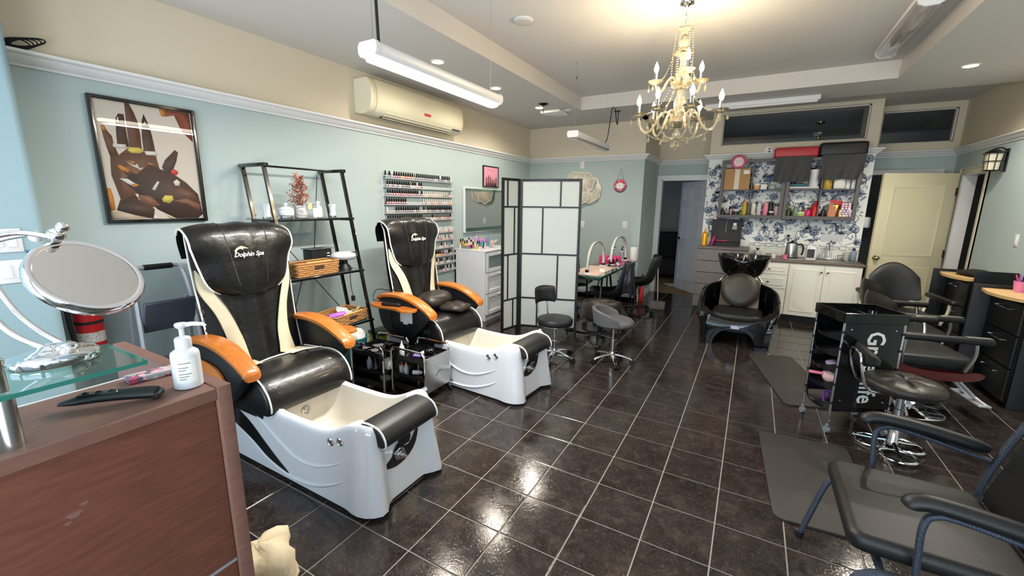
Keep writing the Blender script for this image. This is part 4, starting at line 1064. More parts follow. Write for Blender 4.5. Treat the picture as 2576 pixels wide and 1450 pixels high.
t = thing('nail_swatch_fan', 'fan of pale nail swatch sticks on the dresser', 'nail swatches', (-2.02, 3.87, .9682))
for k in range(16):
    a = -.9+1.9*k/15
    part(t, 'swatch_stick', MB().at(Matrix.Rotation(a, 4, 'Z') @ Matrix.Rotation(-.75-.03*(k % 4), 4, 'Y')).rbox(.02, .15, -.006, .006, 0, .003, .001, 1), PBM[(3, 4, 14, 11)[k % 4]])
part(t, 'ring', MB().lathe([(.022, 0), (.026, .004), (.026, .012), (.02, .016)], 12), CHROME)

# ------------------------------------------------------------------ leaning ladder shelf
t = thing('ladder_shelf', 'black leaning metal ladder shelf with glass shelves', 'shelf', (-1.65, .70, 0))
W_ = .70
SM = mat('dark_smoked_glass', (60, 66, 66), .08, coat=.3)
def rx(z, off=0): return -.2*z - off
for y in (0, W_):
    for off in (0, .28):
        r = part(t, 'rail', MB().tube([(rx(0, off), y, 0), (rx(1.84, off), y, 1.84)], .0165, 4, sq=(1, 1)), BLACKM)
        for z in (.62, 1.07, 1.3, 1.47): part(r, 'bolt', MB().sph((rx(z, off)+.013, y+.012, z), .006, 6, 4), CHROME)
    part(t, 'top_cap', MB().rbox(rx(1.85, .28)-.025, rx(1.85)+.03, y-.02, y+.02, 1.838, 1.866, .004, 1), BLACKM)
part(t, 'top_bar', MB().tube([(rx(1.85, .1), 0, 1.85), (rx(1.85, .1), W_, 1.85)], .009, 6), BLACKM)
for z in (1.44, .975, .52):
    s = part(t, 'shelf', MB().rbox(rx(z, .31), rx(z)+.012, -.05, W_+.03, z, z+.007, .003, 1), SM)
    part(s, 'support_bar', MB().box(rx(z, .3), rx(z)+.01, -.012, .012, z-.022, z-.001).box(rx(z, .3), rx(z)+.01, W_-.012, W_+.012, z-.022, z-.001).box(rx(z)-.004, rx(z)+.012, -.05, W_+.03, z-.014, z-.001), BLACKM)
for a, b in (((rx(1.84, .28), W_*.93, 1.82), (rx(.98, .28), W_*.6, .99)), ((rx(1.3, .28), W_*.1, 1.4), (rx(.3, .28), W_*.9, .55)), ((rx(.97, .28), W_*.45, .96), (rx(.3, .28), W_*.1, .54))):
    part(t, 'brace_rod', MB().cyl(a, b, .0035, n=6), BLACKM)
SZ = 1.4475
def sx(z, d): return -1.65 + rx(z) - d
def vase_prof(h): return [(.026, 0), (.03, .004), (.03, .016), (.03, .018), (.025, h*.4), (.028, h*.7), (.037, h), (.034, h), (.026, h*.75), (0, h*.7)]
for lab, y in (('white flared ceramic tumbler at the left end of the top shelf', .715), ('white flared ceramic tumbler at the right end of the top shelf', 1.315)):
    tt = thing('ceramic_tumbler', lab, 'tumbler', (sx(SZ, .13), y, SZ), 0, 'white bathroom tumblers')
    part(tt, 'cup', MB().lathe(vase_prof(.115), 20), WHITEP); part(tt, 'silver_foot', MB().lathe([(.031, .002), (.0312, .014)], 20, cap=False), STEEL)
tt = thing('lidded_jar', 'white lidded ceramic jar beside the dried plant', 'jar', (sx(SZ, .12), .87, SZ))
part(tt, 'bowl', MB().lathe([(.045, 0), (.05, .004), (.05, .018), (.058, .025), (.06, .06), (.056, .07)], 24), WHITEP)
part(tt, 'silver_foot', MB().lathe([(.051, .003), (.0512, .017)], 24, cap=False), STEEL)
part(tt, 'lid', MB().lathe([(.06, .071), (.058, .076), (.03, .09), (.01, .095), (.008, .1), (.016, .108), (.016, .118), (.0, .122)], 24), WHITEP)
tt = thing('dried_plant', 'dried pink fern tree in a birch bark glass pot', 'plant', (sx(SZ, .12), 1.0, SZ))
part(tt, 'pot', MB().lathe([(.046, 0), (.05, .003), (.051, .1), (.047, .102), (.045, .08), (0, .078)], 24), mat('birch_bark_print', (196, 194, 196), .35, var=.6, vs=26, stretch=(1, 1, 3)))
rq = random.Random(5)
DRYP = mat('dried_pink_leaf', (198, 140, 118), .8)
part(tt, 'stem', MB().tube([(0, 0, .075), (.003, .002, .2), (-.004, -.006, .33)], [.005, .004, .002], 5), mat('brown_stem', (120, 80, 60), .8))
mb = MB()
for lv in range(13):
    z = .1+.018*lv; R_ = .105*(1-.06*lv) if lv > 2 else .085
    for k in range(7):
        a = rq.uniform(0, 6.28); l = R_*rq.uniform(.7, 1.1); dz = rq.uniform(.0, .05)
        for s in range(4):
            q = (s+1)/4; c = Vector((cos(a)*l*q, sin(a)*l*q, z+dz*q)); u = rq.uniform(0, 6.28); w_ = .02
            mb.add([c+Vector((-w_*cos(u), -w_*sin(u), -.012)), c+Vector((w_*.3*sin(u), -w_*.3*cos(u), .004)), c+Vector((w_*cos(u), w_*sin(u), .012)), c+Vector((-w_*.3*sin(u), w_*.3*cos(u), .006))], [(0, 1, 2, 3)])
mb.tube([(0, 0, .3), (-.004, -.006, .375)], [.02, .003], 6)
part(tt, 'fern_leaves', mb, DRYP, 'dried dusty pink fern leaves', sm=None)['kind'] = 'stuff'
part(tt, 'gift_tag', MB().at(Matrix.Rotation(.2, 4, 'Y')).box(.05, .052, .02, .055, .085, .135), mat('tag_card', (214, 200, 150), .7))
tt = thing('soap_pump', 'small white soap pump with steel top on the top shelf', 'bottle', (sx(SZ, .07), 1.09, SZ))
part(tt, 'body', MB().lathe([(.018, 0), (.02, .003), (.02, .07), (.014, .08), (.01, .082)], 16), WHITEP); part(tt, 'pump', MB().lathe([(.01, .082), (.006, .09), (.004, .11), (.005, .114), (0, .115)], 10), STEEL)
tt = thing('glass_canister', 'clear glass canister of cotton on the top shelf', 'jar', (sx(SZ, .11), 1.155, SZ))
part(tt, 'glass', MB().lathe([(.036, 0), (.038, .003), (.038, .1)], 22, cap=False), GLASS); part(tt, 'cotton', MB().lathe([(.033, .004), (.035, .03), (.034, .07), (.02, .084), (0, .086)], 16), PAPER)
part(tt, 'lid', MB().lathe([(.03, .1), (.02, .102), (.012, .11), (.02, .12), (.018, .135), (0, .142)], 16), WHITEP)
tt = thing('sugar_pot', 'small white ceramic pot near the right end of the top shelf', 'jar', (sx(SZ, .2), 1.22, SZ))
part(tt, 'bowl', MB().lathe([(.028, 0), (.03, .012), (.036, .02), (.034, .085), (.028, .095), (0, .097)], 18), WHITEP); part(tt, 'silver_foot', MB().lathe([(.03, .0), (.0305, .012)], 18, cap=False), STEEL)
def basket(label, loc, rot, lx, ly, h):
    t = thing('wicker_basket', label, 'basket', loc, rot, 'wicker baskets on the ladder shelf')
    n = 7; rows_ = int(h/.016)
    base_ = rrect(lx/2, ly/2, .02, 3)
    part(t, 'bottom', MB().loft([[(x*.97, y*.97, z) for x, y in base_] for z in (0, .006)]), WICK)
    ring = resample(base_, 72)
    mb = MB()
    for r in range(rows_):
        z = .01+r*.016; fl_ = 1+.06*r/rows_
        P = []
        for i, (x, y) in enumerate(ring):
            if r > rows_-4 and abs(y) < .045 and r < rows_-1 and x*x > (lx/2-.01)**2: pass
            o_ = 1+.012*(1 if (i//3+r) % 2 else -1)
            P.append((x*fl_*o_, y*fl_*o_, z))
        mb.tube(P, .0095, 5, True)
    part(t, 'woven_wall', mb, WICK, sm=70)
    part(t, 'rim', MB().tube([(x*1.07, y*1.07, h) for x, y in ring], .009, 6, True), WICK)
    part(t, 'handle_rod', MB().cyl((lx*.53, -ly*.3, h+.006), (lx*.53, ly*.3, h+.006), .008, n=8), WICKL)
    part(t, 'handle_opening', MB().rbox(lx*.535-.002, lx*.535+.008, -.045, .045, h*.5, h*.82, .004, 1), mat('dark_weave_gap', (58, 42, 30), .8))
    return t
basket('brown wicker basket on the middle shelf beside the black box', (sx(.985, .07), .97, .983), .0, .15, .38, .11)
basket('brown wicker basket of foil packets on the lower shelf', (sx(.53, .14), 1.19, .528), .15, .26, .38, .09)
for i, (x, y, a, c, h) in enumerate(((-.02, -.02, .4, (222, 214, 180), .05), (.03, .06, 1.2, (200, 206, 190), .07), (-.05, .1, 2.2, (232, 226, 206), .06), (.04, .13, .1, (186, 176, 140), .09), (-.04, .04, 2.8, (210, 216, 214), .1))):
    mb = MB(); mb.loft([[(lx*cos(b)*(1+.2*sin(3*b)), ly*sin(b), z+.01*sin(2*b)) for b in [2*pi*k/10 for k in range(10)]] for z, lx, ly in ((0, .05, .035), (.01, .055, .04), (.016, .03, .02))])
    solo('foil_packet', 'crumpled pale foil packet heaped in the lower wicker basket', 'packet', mb, mat('foil_packet_%d' % i, c, .35, bump=.5, bs=40), (sx(.53, .14)+x, 1.19+y, .528+h*.9), (.4*sin(i), .5*cos(i), a), 'packets in the lower basket', sm=25)
tt = thing('squeeze_bottle', 'purple squeeze bottle lying in the lower wicker basket', 'bottle', (sx(.53, .1), 1.04, .6), (.25, pi/2-.2, 1.25))
part(tt, 'body', MB().lathe([(.026, 0), (.03, .005), (.03, .11), (.02, .135), (.012, .14)], 16), PURPLE); part(tt, 'nozzle', MB().lathe([(.012, .14), (.012, .155), (.004, .185), (0, .186)], 10), FROSTP)
tt = thing('round_tub', 'small purple and black round tub on the lower shelf', 'jar', (sx(.53, .04), .86, .528)); part(tt, 'body', MB().lathe([(.033, 0), (.035, .004), (.035, .03)], 18), PURPLE); part(tt, 'lid', MB().lathe([(.037, .031), (.037, .05), (.034, .054), (0, .055)], 18), BLACKP)
tt = thing('uv_lamp_box', 'black square appliance with a lid on the middle shelf', 'appliance', (sx(.985, .235), 1.14, .983))
part(tt, 'body', MB().rbox(-.06, .06, -.1, .1, 0, .19, .006, 1), BLACKP); part(tt, 'lid', MB().rbox(-.065, .065, -.115, .12, .192, .2, .003, 1), mat('grey_lid', (96, 100, 104), .3)); part(tt, 'vent_fan', MB().lathe([(.05, .2), (.05, .203), (.04, .204), (0, .204)], 18), BLACKM)
for k in range(3): part(tt, 'button', MB().box(.06, .063, .05, .075, .1+.025*k, .108+.025*k), WHITEP)
part(tt, 'front_slot', MB().box(.06, .062, -.09, .09, .02, .045), BLACKM)
tt = thing('wax_warmer', 'pale grey oval paraffin warmer on the right of the middle shelf', 'appliance', (sx(1.0, .12), 1.325, .983))
part(tt, 'stand', MB().lathe([(.06, 0), (.055, .02), (.03, .05), (.028, .085)], 18), BLACKP)
part(tt, 'lower_shell', MB().loft([[(.1*s*cos(a), .125*s*sin(a), z) for a in [2*pi*k/28 for k in range(28)]] for z, s in ((.085, .5), (.09, .8), (.105, .97), (.117, 1))]), mat('pale_grey_plastic', (186, 188, 196), .3))
part(tt, 'upper_shell', MB().loft([[(.1*s*cos(a), .125*s*sin(a), z) for a in [2*pi*k/28 for k in range(28)]] for z, s in ((.119, 1.01), (.127, 1), (.14, .93), (.152, .78), (.158, .5), (.16, .1))]), mat('pale_grey_plastic_lid', (206, 207, 212), .3))
part(tt, 'handle_strip', MB().rbox(.03, .07, .03, .08, .1475, .156, .002, 1), BLACKM)
solo('power_cord', 'black power cord with plug dangling below the middle shelf', 'cord', MB().tube(cr([(sx(.98, .02), 1.33, 1.0), (sx(.98, .0)+.02, 1.27, .99), (sx(.98, .0)+.022, 1.26, .9), (sx(.98, .01)+.02, 1.275, .82), (sx(.98, .0)+.02, 1.28, .76)], 6), .0035, 6).rbox(sx(.98, 0)+.008, sx(.98, 0)+.032, 1.265, 1.295, .71, .76, .005, 1), BLACKP)

# ------------------------------------------------------------------ bin, box, salon carts
tt = thing('waste_bin', 'teal plastic bin with a clear liner bag under the ladder shelf', 'bin', (-1.80, 1.215, 0))
part(tt, 'body', MB().loft([[(r*cos(a)*1.05, r*sin(a), z) for a in [2*pi*k/26 for k in range(26)]] for r, z in ((.1, 0), (.105, .01), (.128, .39), (.134, .398), (.13, .405), (.12, .39), (.1, .05))]), TEAL)
part(tt, 'paper_tag', MB().box(.128, .138, -.03, .02, .29, .35), PAPER)
mb = MB(); rb = random.Random(3); rg = []
for z, r in ((.37, .115), (.405, .122), (.435, .11), (.46, .08), (.475, .04), (.48, .005)):
    rg.append([(r*cos(a)*(1+rb.uniform(-.1, .1)), r*sin(a)*(1+rb.uniform(-.1, .1)), z+rb.uniform(-.012, .016)) for a in [2*pi*k/22 for k in range(22)]])
part(tt, 'liner_bag', mb.loft(rg), PLASTICF, 'crumpled clear plastic liner', sm=20)
tt = thing('storage_box', 'ochre yellow storage box with a dark green lid by the left wall', 'box', (-2.14, 1.9, 0))
part(tt, 'body', MB().rbox(-.1, .1, -.11, .11, 0, .2, .008, 1), OCHRE); part(tt, 'lid', MB().rbox(-.108, .108, -.118, .118, .201, .235, .01, 2), mat('dark_green_lid', (38, 46, 34), .35))

def salon_cart(label, loc, rot, panel):
    t = thing('salon_cart', label, 'cart', loc, rot, 'low chrome salon carts')
    W_, D_, H_ = .355, .31, .42
    for y in (0, D_):
        P = cr([(.0, y, .045), (0, y, .2), (0, y, H_-.05), (.018, y, H_-.01), (.055, y, H_), (W_-.055, y, H_), (W_-.018, y, H_-.01), (W_, y, H_-.05), (W_, y, .2), (W_, y, .045)], 4)
        part(t, 'chrome_frame', MB().tube(P, .0095, 8), CHROME)
    for z, nm in ((.33, 'top_tray'), (.185, 'middle_tray'), (.07, 'bottom_tray')):
        mb = MB().box(.008, W_-.008, .008, D_-.008, z, z+.006)
        lip = .035 if z > .1 else .07
        for (a, b, c, e) in ((.006, W_-.006, .004, .01), (.006, W_-.006, D_-.01, D_-.004), (.006, .012, .004, D_-.004), (W_-.012, W_-.006, .004, D_-.004)): mb.box(a, b, c, e, z-.004, z+lip*(.7 if z < .3 else 1))
        part(t, nm, mb, BLACKM)
    if panel:
        p = part(t, 'side_panel', MB().rbox(W_+.003, W_+.009, .005, D_-.005, .085, .375, .002, 1), STEEL, 'brushed steel side panel')
        part(p, 'logo_mark', MB().prism([(.12, .2), (.16, .235), (.2, .232), (.2, .228), (.162, .228), (.124, .197)], lambda u, v, q: (W_+.009+q, u, v), 0, .001), BLACKP)
        for y in (.02, D_-.02):
            for z in (.1, .36): part(p, 'screw', MB().sph((W_+.009, y, z), .004, 6, 4), CHROME)
    part(t, 'side_back', MB().box(-.004, .002, .01, D_-.01, .09, .36), BLACKM)
    for x in (0, W_):
        for y in (0, D_):
            c = part(t, 'caster', MB().cyl((x, y-.009, .021), (x, y+.009, .021), .021, n=14), BLACKP)
            part(c, 'fork', MB().box(x-.006, x+.006, y-.012, y+.012, .03, .046), BLACKP)
    return t
CB = (-1.25, 1.15); CA = (-1.626, 1.06); ra = math.radians(3)
salon_cart('low chrome salon cart with a brushed steel side panel', (CB[0], CB[1], 0), 0, True)
salon_cart('low chrome salon cart tucked beside the teal bin', (CA[0], CA[1], 0), ra, False)
def onB(x, y): return CB[0]+x, CB[1]+y
def onA(x, y): v = rz(ra, (CA[0], CA[1], 0)) @ Vector((x, y, 0)); return v.x, v.y
def squeeze(label, xy, z, h, r, capm, bodym, grp=None):
    t = thing('squeeze_bottle', label, 'bottle', (xy[0], xy[1], z), 0, grp)
    part(t, 'body', MB().lathe([(r*.9, 0), (r, .004), (r, h*.6), (r*.85, h*.66), (r*.5, h*.68)], 16), bodym)
    part(t, 'nozzle', MB().lathe([(r*.55, h*.68), (r*.55, h*.78), (r*.35, h*.8), (r*.15, h), (0, h)], 12), capm)
    return t
squeeze('white squeeze bottle with tip standing on the cart top', onB(.07, .05), .337, .13, .021, WHITEP, mat('milky_plastic', (226, 220, 216), .35))
squeeze('clear squeeze bottle with a red tip inside the cart', onB(.06, .05), .192, .1, .021, RED, FROSTP)
squeeze('clear squeeze bottle with a yellow tip inside the cart', onB(.115, .045), .192, .1, .021, mat('pale_yellow_tip', (230, 210, 120), .4), FROSTP)
squeeze('clear bottle with white cap inside the left cart', onA(.14, .06), .192, .12, .022, WHITEP, FROSTP)
squeeze('magenta bottle standing at the right inside the cart', onB(.3, .1), .192, .12, .02, mat('magenta_cap', (190, 50, 100), .4), mat('magenta_body', (176, 40, 90), .35))
squeeze('dark spray bottle at the back inside the cart', onB(.2, .2), .192, .12, .02, CHROME, BLACKP)
tt = thing('lying_bottle', 'white bottle lying on its side inside the cart', 'bottle', (onB(.17, .06)[0], onB(.17, .06)[1], .211), (0, pi/2, .5))
part(tt, 'body', MB().lathe([(.015, 0), (.019, .004), (.019, .06), (.012, .066)], 14), WHITEP); part(tt, 'cap', MB().lathe([(.012, .066), (.012, .08), (0, .081)], 12), WHITEP)
solo('black_pouch', 'black teardrop spray flask inside the left cart', 'bottle', MB().lathe([(.02, 0), (.034, .006), (.034, .03), (.02, .06), (.009, .075), (.009, .1), (.012, .102), (.012, .115), (0, .116)], 16), BLACKM, (onA(.22, .05)[0], onA(.22, .05)[1], .192))
solo('white_folded_towel', 'pale towel standing inside the left cart', 'towel', MB().rbox(-.04, .04, -.03, .03, 0, .12, .015, 2), PAPER, (onA(.29, .12)[0], onA(.29, .12)[1], .192), ra)
solo('pink_box_small', 'dark pink carton inside the left cart', 'carton', MB().rbox(-.03, .03, -.02, .02, 0, .1, .002, 1), mat('dark_pink_carton', (130, 50, 80), .5), (onA(.2, .17)[0], onA(.2, .17)[1], .192), .2)
DARKST = mat('dark_steel', (70, 68, 66), .2, 1)
for lab, xy in (('black lidded steel pot on the right cart', onB(.29, .13)), ('black lidded steel pot on the left cart', onA(.29, .15))):
    t = thing('steel_pot', lab, 'pot', (xy[0], xy[1], .337), 0, 'steel pots on the carts')
    part(t, 'base_tray', MB().rbox(-.05, .05, -.05, .05, 0, .03, .006, 1), BLACKP); part(t, 'pot', MB().lathe([(.038, .031), (.04, .034), (.04, .068)], 20), DARKST); part(t, 'lid', MB().lathe([(.042, .069), (.042, .078), (.03, .084), (.006, .086), (.008, .092), (0, .095)], 20), DARKST)
solo('purple_sponge', 'small purple foot sponge lying on the cart top', 'sponge', MB().rbox(-.035, .035, -.022, .022, 0, .022, .01, 2), mat('purple_foam', (128, 104, 168), .8), (onB(.19, .1)[0], onB(.19, .1)[1], .337), .3)
solo('lilac_cloth', 'folded lilac cloth lying on the cart top', 'cloth', MB().rbox(-.05, .05, -.03, .03, 0, .012, .005, 1), mat('lilac_cloth_fabric', (186, 168, 196), .9, bump=.3, bs=80), (onB(.2, .2)[0], onB(.2, .2)[1], .337), .1)
for i, (x, y, a) in enumerate(((.1, .2, .3), (.16, .1, 1.0), (.06, .12, .1))):
    solo('foil_sheet', 'silvery foil sheet lying on top of the left cart', 'foil', MB().loft([[(.05*cos(b)*(1+.3*sin(3*b)), .04*sin(b), z+.008*sin(2*b+i)) for b in [2*pi*k/12 for k in range(12)]] for z in (.009, .012)]), mat('foil_silver_%d' % i, (200, 200, 204), .25, .8, bump=.6, bs=50), (onA(x, y)[0], onA(x, y)[1], .337), a, 'foil sheets on the left cart', sm=20)

# ------------------------------------------------------------------ folding screen
t = thing('folding_screen', 'white paper folding screen with a black lattice frame', 'room divider', (-1.178, 3.205, 0))
def screen_panel(parent, w_, ang, cells, loc=(0, 0, 0)):
    b = .024; H = 1.87; z0 = .11
    p = part(parent, 'frame', MB().rbox(0, .03, -.011, .011, 0, H, .002, 1).rbox(w_-.03, w_, -.011, .011, 0, H, .002, 1).rbox(.03, w_-.03, -.01, .01, H-.03, H, .002, 1).rbox(.03, w_-.03, -.01, .01, z0-.02, z0+.008, .002, 1), BLACKP, loc=loc, rot=ang)
    zs = [z0, .46, 1.0, 1.55, H-.03]
    for r in range(4):
        za, zb = zs[r]+.008, zs[r+1]-.008 if r < 3 else zs[r+1]
        if r < 3: part(p, 'lattice_bar', MB().box(.03, w_-.03, -.008, .008, zs[r+1]-.009, zs[r+1]+.009), BLACKP)
        x = cells[r]*(w_-.06)+.03
        part(p, 'lattice_bar', MB().box(x-.009, x+.009, -.008, .008, za, zb), BLACKP)
        part(p, 'paper_pane', MB().box(.03, x-.009, -.0015, .0015, za, zb), FROST, 'white paper pane')
        part(p, 'paper_pane', MB().box(x+.009, w_-.03, -.0015, .0015, za, zb), FROST, 'white paper pane')
    return p
screen_panel(t, .712, math.atan2(.215, .678), (.3, .66, .37, .68))
screen_panel(t, .30, math.atan2(-.285, -.06), (.3, .7, .25, .75), (-.004, -.014, 0))

# ------------------------------------------------------------------ back-left wall decor
def scallop(n, R, a0, a1, k, c=(0, 0)):
    return [(c[0]+R*(1+.05*sin(k*a)+.02*sin(2.7*k*a))*cos(a), c[1]+R*(1+.05*sin(k*a))*sin(a)) for a in [lerp(a0, a1, i/n) for i in range(n+1)]]
t = thing('paper_flower', 'cream pleated paper flower decoration on the back wall', 'wall decoration', (-1.3, YB-.0015, 1.85))
PETAL = mat('cream_paper_petal', (226, 220, 204), .8)
for (cx, cz, R, dep) in ((-.13, .11, .165, .05), (.03, .09, .175, .075), (.1, -.07, .17, .04), (-.05, -.1, .17, .06)):
    mb = MB(); n = 40
    edge = lambda q, a, d=0: (cx+R*q*(1+.05*sin(7*a))*cos(a), -dep-.03*(1-q)+d, cz+R*q*(1+.05*sin(7*a))*sin(a))
    mb.tube([edge(.96, 2*pi*k/n) for k in range(n)], .011, 5, True)
    mb.sph((cx, -dep-.03, cz), (R*.2, .012, R*.2), 12, 5)
    for k in range(38):
        a = 2*pi*k/38; mb.tube([edge(.1, a), edge(.55, a, -.006*(k % 2)), edge(.95, a)], [.003, .0075, .0085], 4)
    part(t, 'pleated_petal', mb, PETAL, sm=20)
part(t, 'smooth_petal', MB().loft([[(.13+.17*q*cos(a)*(1+.04*sin(9*a)), -.02+d, -.03+.22*q*sin(a)*(1+.04*sin(7*a))) for a in [2*pi*i/40 for i in range(40)]] for q, d in ((.05, -.012), (1, 0), (1, .006), (.05, .004))]), PETAL, sm=30)
part(t, 'wall_mount', MB().cyl((0, 0, 0), (0, -.05, 0), .03, n=12), PETAL)
t = thing('round_sign', 'round pink hanging sign with a white centre on the back wall', 'sign', (-.692, YB-.0015, 1.885))
SIGNP = mat('pink_sign_board', (206, 84, 110), .5); SIGND = mat('dark_sign_edge', (70, 66, 84), .5)
part(t, 'board', MB().at(Matrix.Rotation(pi/2, 4, 'X')).lathe([(.103, .002), (.103, .01), (0, .0101)], 36), SIGND)
part(t, 'pink_face', MB().at(Matrix.Rotation(pi/2, 4, 'X') @ Matrix.Translation((0, .012, 0))).lathe([(.095, .0101), (.095, .0115), (0, .0116)], 36), SIGNP)
for k in range(12):
    a = 2*pi*k/12+.2
    part(t, 'painted_motif', MB().at(Matrix.Rotation(pi/2, 4, 'X') @ Matrix.Translation((.078*cos(a), .078*sin(a)+.006, .0116)) @ Matrix.Rotation(a*2, 4, 'Z')).rbox(-.016, .016, -.006, .006, 0, .001, .0005, 1), (PINKP, SIGND, PINK)[k % 3])
ctr = scallop(40, .062, 0, 2*pi, 8)[:-1]
part(t, 'white_plaque', MB().prism(ctr, lambda u, v, q: (u, -.012-q, v*.8), 0, .0015), PAPER)
for x0, w_, z in ((-.045, .045, .004), (.01, .032, .004), (-.016, .03, -.026)):
    part(t, 'blurred_print', MB().tube([(x0+w_*i/8, -.0137, z+.004*(-1)**i) for i in range(9)], .0014, 4), BLACKP)
part(t, 'hanging_cord', MB().tube([(-.055, -.006, .085), (0, -.004, .27), (.055, -.006, .085)], .0025, 5), mat('grey_cord', (90, 90, 92), .7))
part(t, 'wall_pin', MB().cyl((0, .0, .27), (0, -.012, .27), .005, n=8), STEEL)
wall_plate('wall_outlet', 'ivory outlet plate high on the back wall under the crown rail', 'outlet', (-1.348, YB, 2.232), 0, .075, .118, 1, 'socket')
wall_plate('light_switch', 'white switch plate on the back wall above the nail tables', 'switch', (-.576, YB, 1.27), 0, .075, .118, 1)
wall_plate('light_switch', 'white switch plate just right of the folding screen edge', 'switch', (-1.30, YB, 1.252), 0, .075, .118, 1)
wall_plate('light_switch', 'white switch plate on the right wall below the lantern', 'switch', (XR, 4.83, 1.288), -pi/2, .075, .118, 1)
# ------------------------------------------------------------------ nail tables with arch lamps
TZ = .742
def nail_table(label, y0, y1, matcol):
    t = thing('nail_table', label, 'table', (-.51, (y0+y1)/2, 0), 0, 'glass nail tables')
    L = (y1-y0)/2; w_ = .24
    g = part(t, 'glass_top', MB().rbox(-w_, w_, -L, L, TZ-.01, TZ, .003, 1), mat('dark_table_glass', (72, 84, 80), .05, coat=.5))
    part(t, 'apron', MB().rbox(-w_+.03, w_-.03, -L+.05, L-.05, TZ-.05, TZ-.0105, .004, 1), BLACKM)
    part(t, 'lower_glass', MB().rbox(-w_+.01, w_-.01, -L+.02, L-.02, TZ-.028, TZ-.02, .003, 1), GLASSE)
    for s in (-1, 1):
        for q in (-1, 1):
            part(t, 'leg', MB().tube([(q*.2, s*(L-.1), 0), (q*.16, s*(L-.32), TZ-.05)], .014, 4), BLACKM)
        part(t, 'foot_bar', MB().rbox(-.22, .22, s*(L-.1)-.015, s*(L-.1)+.015, 0, .02, .004, 1), BLACKM)
    part(t, 'work_mat', MB().rbox(-w_+.04, w_-.06, -L+.08, L-.08, TZ, TZ+.004, .002, 1), matcol)
    return t
nail_table('glass nail table with a pale pink work mat behind the folding screen', 3.55, 4.52, PINKP)
nail_table('glass nail table with a magenta work mat against the back wall', 4.545, 5.45, mat('magenta_mat', (190, 96, 150), .4))
LEDW = mat('white_led_strip', (228, 226, 222), .35, bump=.7, bs=200)
def arch_lamp(label, a, b, h):
    t = thing('arch_lamp', label, 'lamp', (0, 0, TZ+.0045), 0, 'arch lamps on the nail tables')
    a, b = Vector((a[0], a[1], 0)), Vector((b[0], b[1], 0)); n = 28
    P = []
    for i in range(n+1):
        q = pi*i/n
        c = (a+b)/2 + (a-b)/2*math.copysign(abs(cos(q))**.85, cos(q)); c.z = .02+h*sin(q)**.8; P.append(c)
    d = (b-a).normalized(); s = Vector((-d.y, d.x, 0))
    def ribbon(w_, i0, i1, t0, t1):
        rg = []
        for i in range(n+1):
            tg = (P[min(i+1, n)]-P[max(i-1, 0)]).normalized(); nr = tg.cross(s).normalized()
            if nr.dot(P[i]-(a+b)/2) < 0: nr = -nr
            rg.append([P[i]+s*w_+nr*t0, P[i]+s*w_+nr*t1, P[i]-s*w_+nr*t1, P[i]-s*w_+nr*t0])
        return MB().loft(rg)
    arm = part(t, 'arch', ribbon(.019, 0, n, -.004, .004), BLACKM, sm=30)
    part(arm, 'led_strip', ribbon(.016, 0, n, .0042, .0072), LEDW, 'white textured light strip', sm=30)
    part(arm, 'inner_strip', ribbon(.016, 0, n, -.0066, -.0042), LEDW, sm=30)
    for p in (a, b):
        part(t, 'foot', MB().loft([[(p.x+r*1.0*cos(q), p.y+r*.7*sin(q), z) for q in [2*pi*k/20 for k in range(20)]] for r, z in ((.06, 0), (.062, .004), (.055, .01), (.02, .013))]), WHITEP)
        part(t, 'clamp', MB().rbox(p.x-.022, p.x+.022, p.y-.012, p.y+.012, .012, .045, .003, 1), BLACKM)
    return t
arch_lamp('arched desk lamp standing on the near nail table', (-.50, 3.72), (-.53, 4.47), .34)
arch_lamp('arched desk lamp standing on the far nail table', (-.47, 4.62), (-.43, 5.26), .36)
def lump(rx_, ry_, rz_, n=18, m=9, k=3, amp=.1):
    rg = []
    for i in range(m+1):
        a = -pi/2+pi*i/m; q = max(.03, cos(a))**.55
        rg.append([(rx_*q*cos(b)*(1+amp*sin(k*b+i)), ry_*q*sin(b)*(1+amp*cos((k+1)*b)), rz_*(1+sin(a))*(1+amp*.6*sin(2*b))) for b in [2*pi*j/n for j in range(n)]])
    return MB().loft(rg)
tz = TZ+.0046
t = thing('tissue_box', 'hot pink tissue box on the far nail table', 'box', (-.6, 4.72, TZ+.005), .1)
part(t, 'carton', MB().rbox(-.06, .06, -.06, .06, 0, .12, .01, 2), PINK); part(t, 'tissue', lump(.03, .03, .02, 12, 5).at(None), PAPER, loc=(.058, 0, .05))
solo('pink_pouch', 'hot pink quilted pouch on the far nail table', 'pouch', lump(.08, .14, .045), PINK, (-.5, 4.98, tz), .2, sm=60)
t = thing('paper_towel_roll', 'white paper towel roll at the end of the far nail table', 'paper towel', (-.335, 5.375, TZ+.001)); part(t, 'roll', MB().lathe([(.055, 0), (.057, .003), (.057, .2), (.055, .203), (.02, .203), (.02, .19), (0, .19)], 24), PAPER)
for lab, y, x in (('clear pump bottle with black pump behind the pink pouch', 5.22, -.62), ('smaller clear pump bottle beside the paper towel roll', 5.38, -.52)):
    t = thing('pump_bottle', lab, 'bottle', (x, y, TZ+.001), 0, 'pump bottles on the nail table')
    part(t, 'body', MB().lathe([(.035, 0), (.04, .004), (.04, .12), (.02, .14), (.015, .145)], 18), FROSTP); part(t, 'pump', MB().lathe([(.017, .145), (.017, .165), (.005, .168), (.005, .19), (.014, .192), (.014, .2), (0, .201)], 12).box(-.005, .05, -.006, .006, .19, .2), BLACKP)
for (x, y, c, b) in ((-.44, 4.66, 0, 15), (-.40, 4.70, 0, 11), (-.42, 4.75, 0, 15), (-.36, 4.62, 2, 14), (-.47, 4.56, 0, 6)):
    polish(b, c, x, y, TZ+.0045, 'small dark polish bottle between the two arch lamps', 'polish bottles on the nail tables', .085)
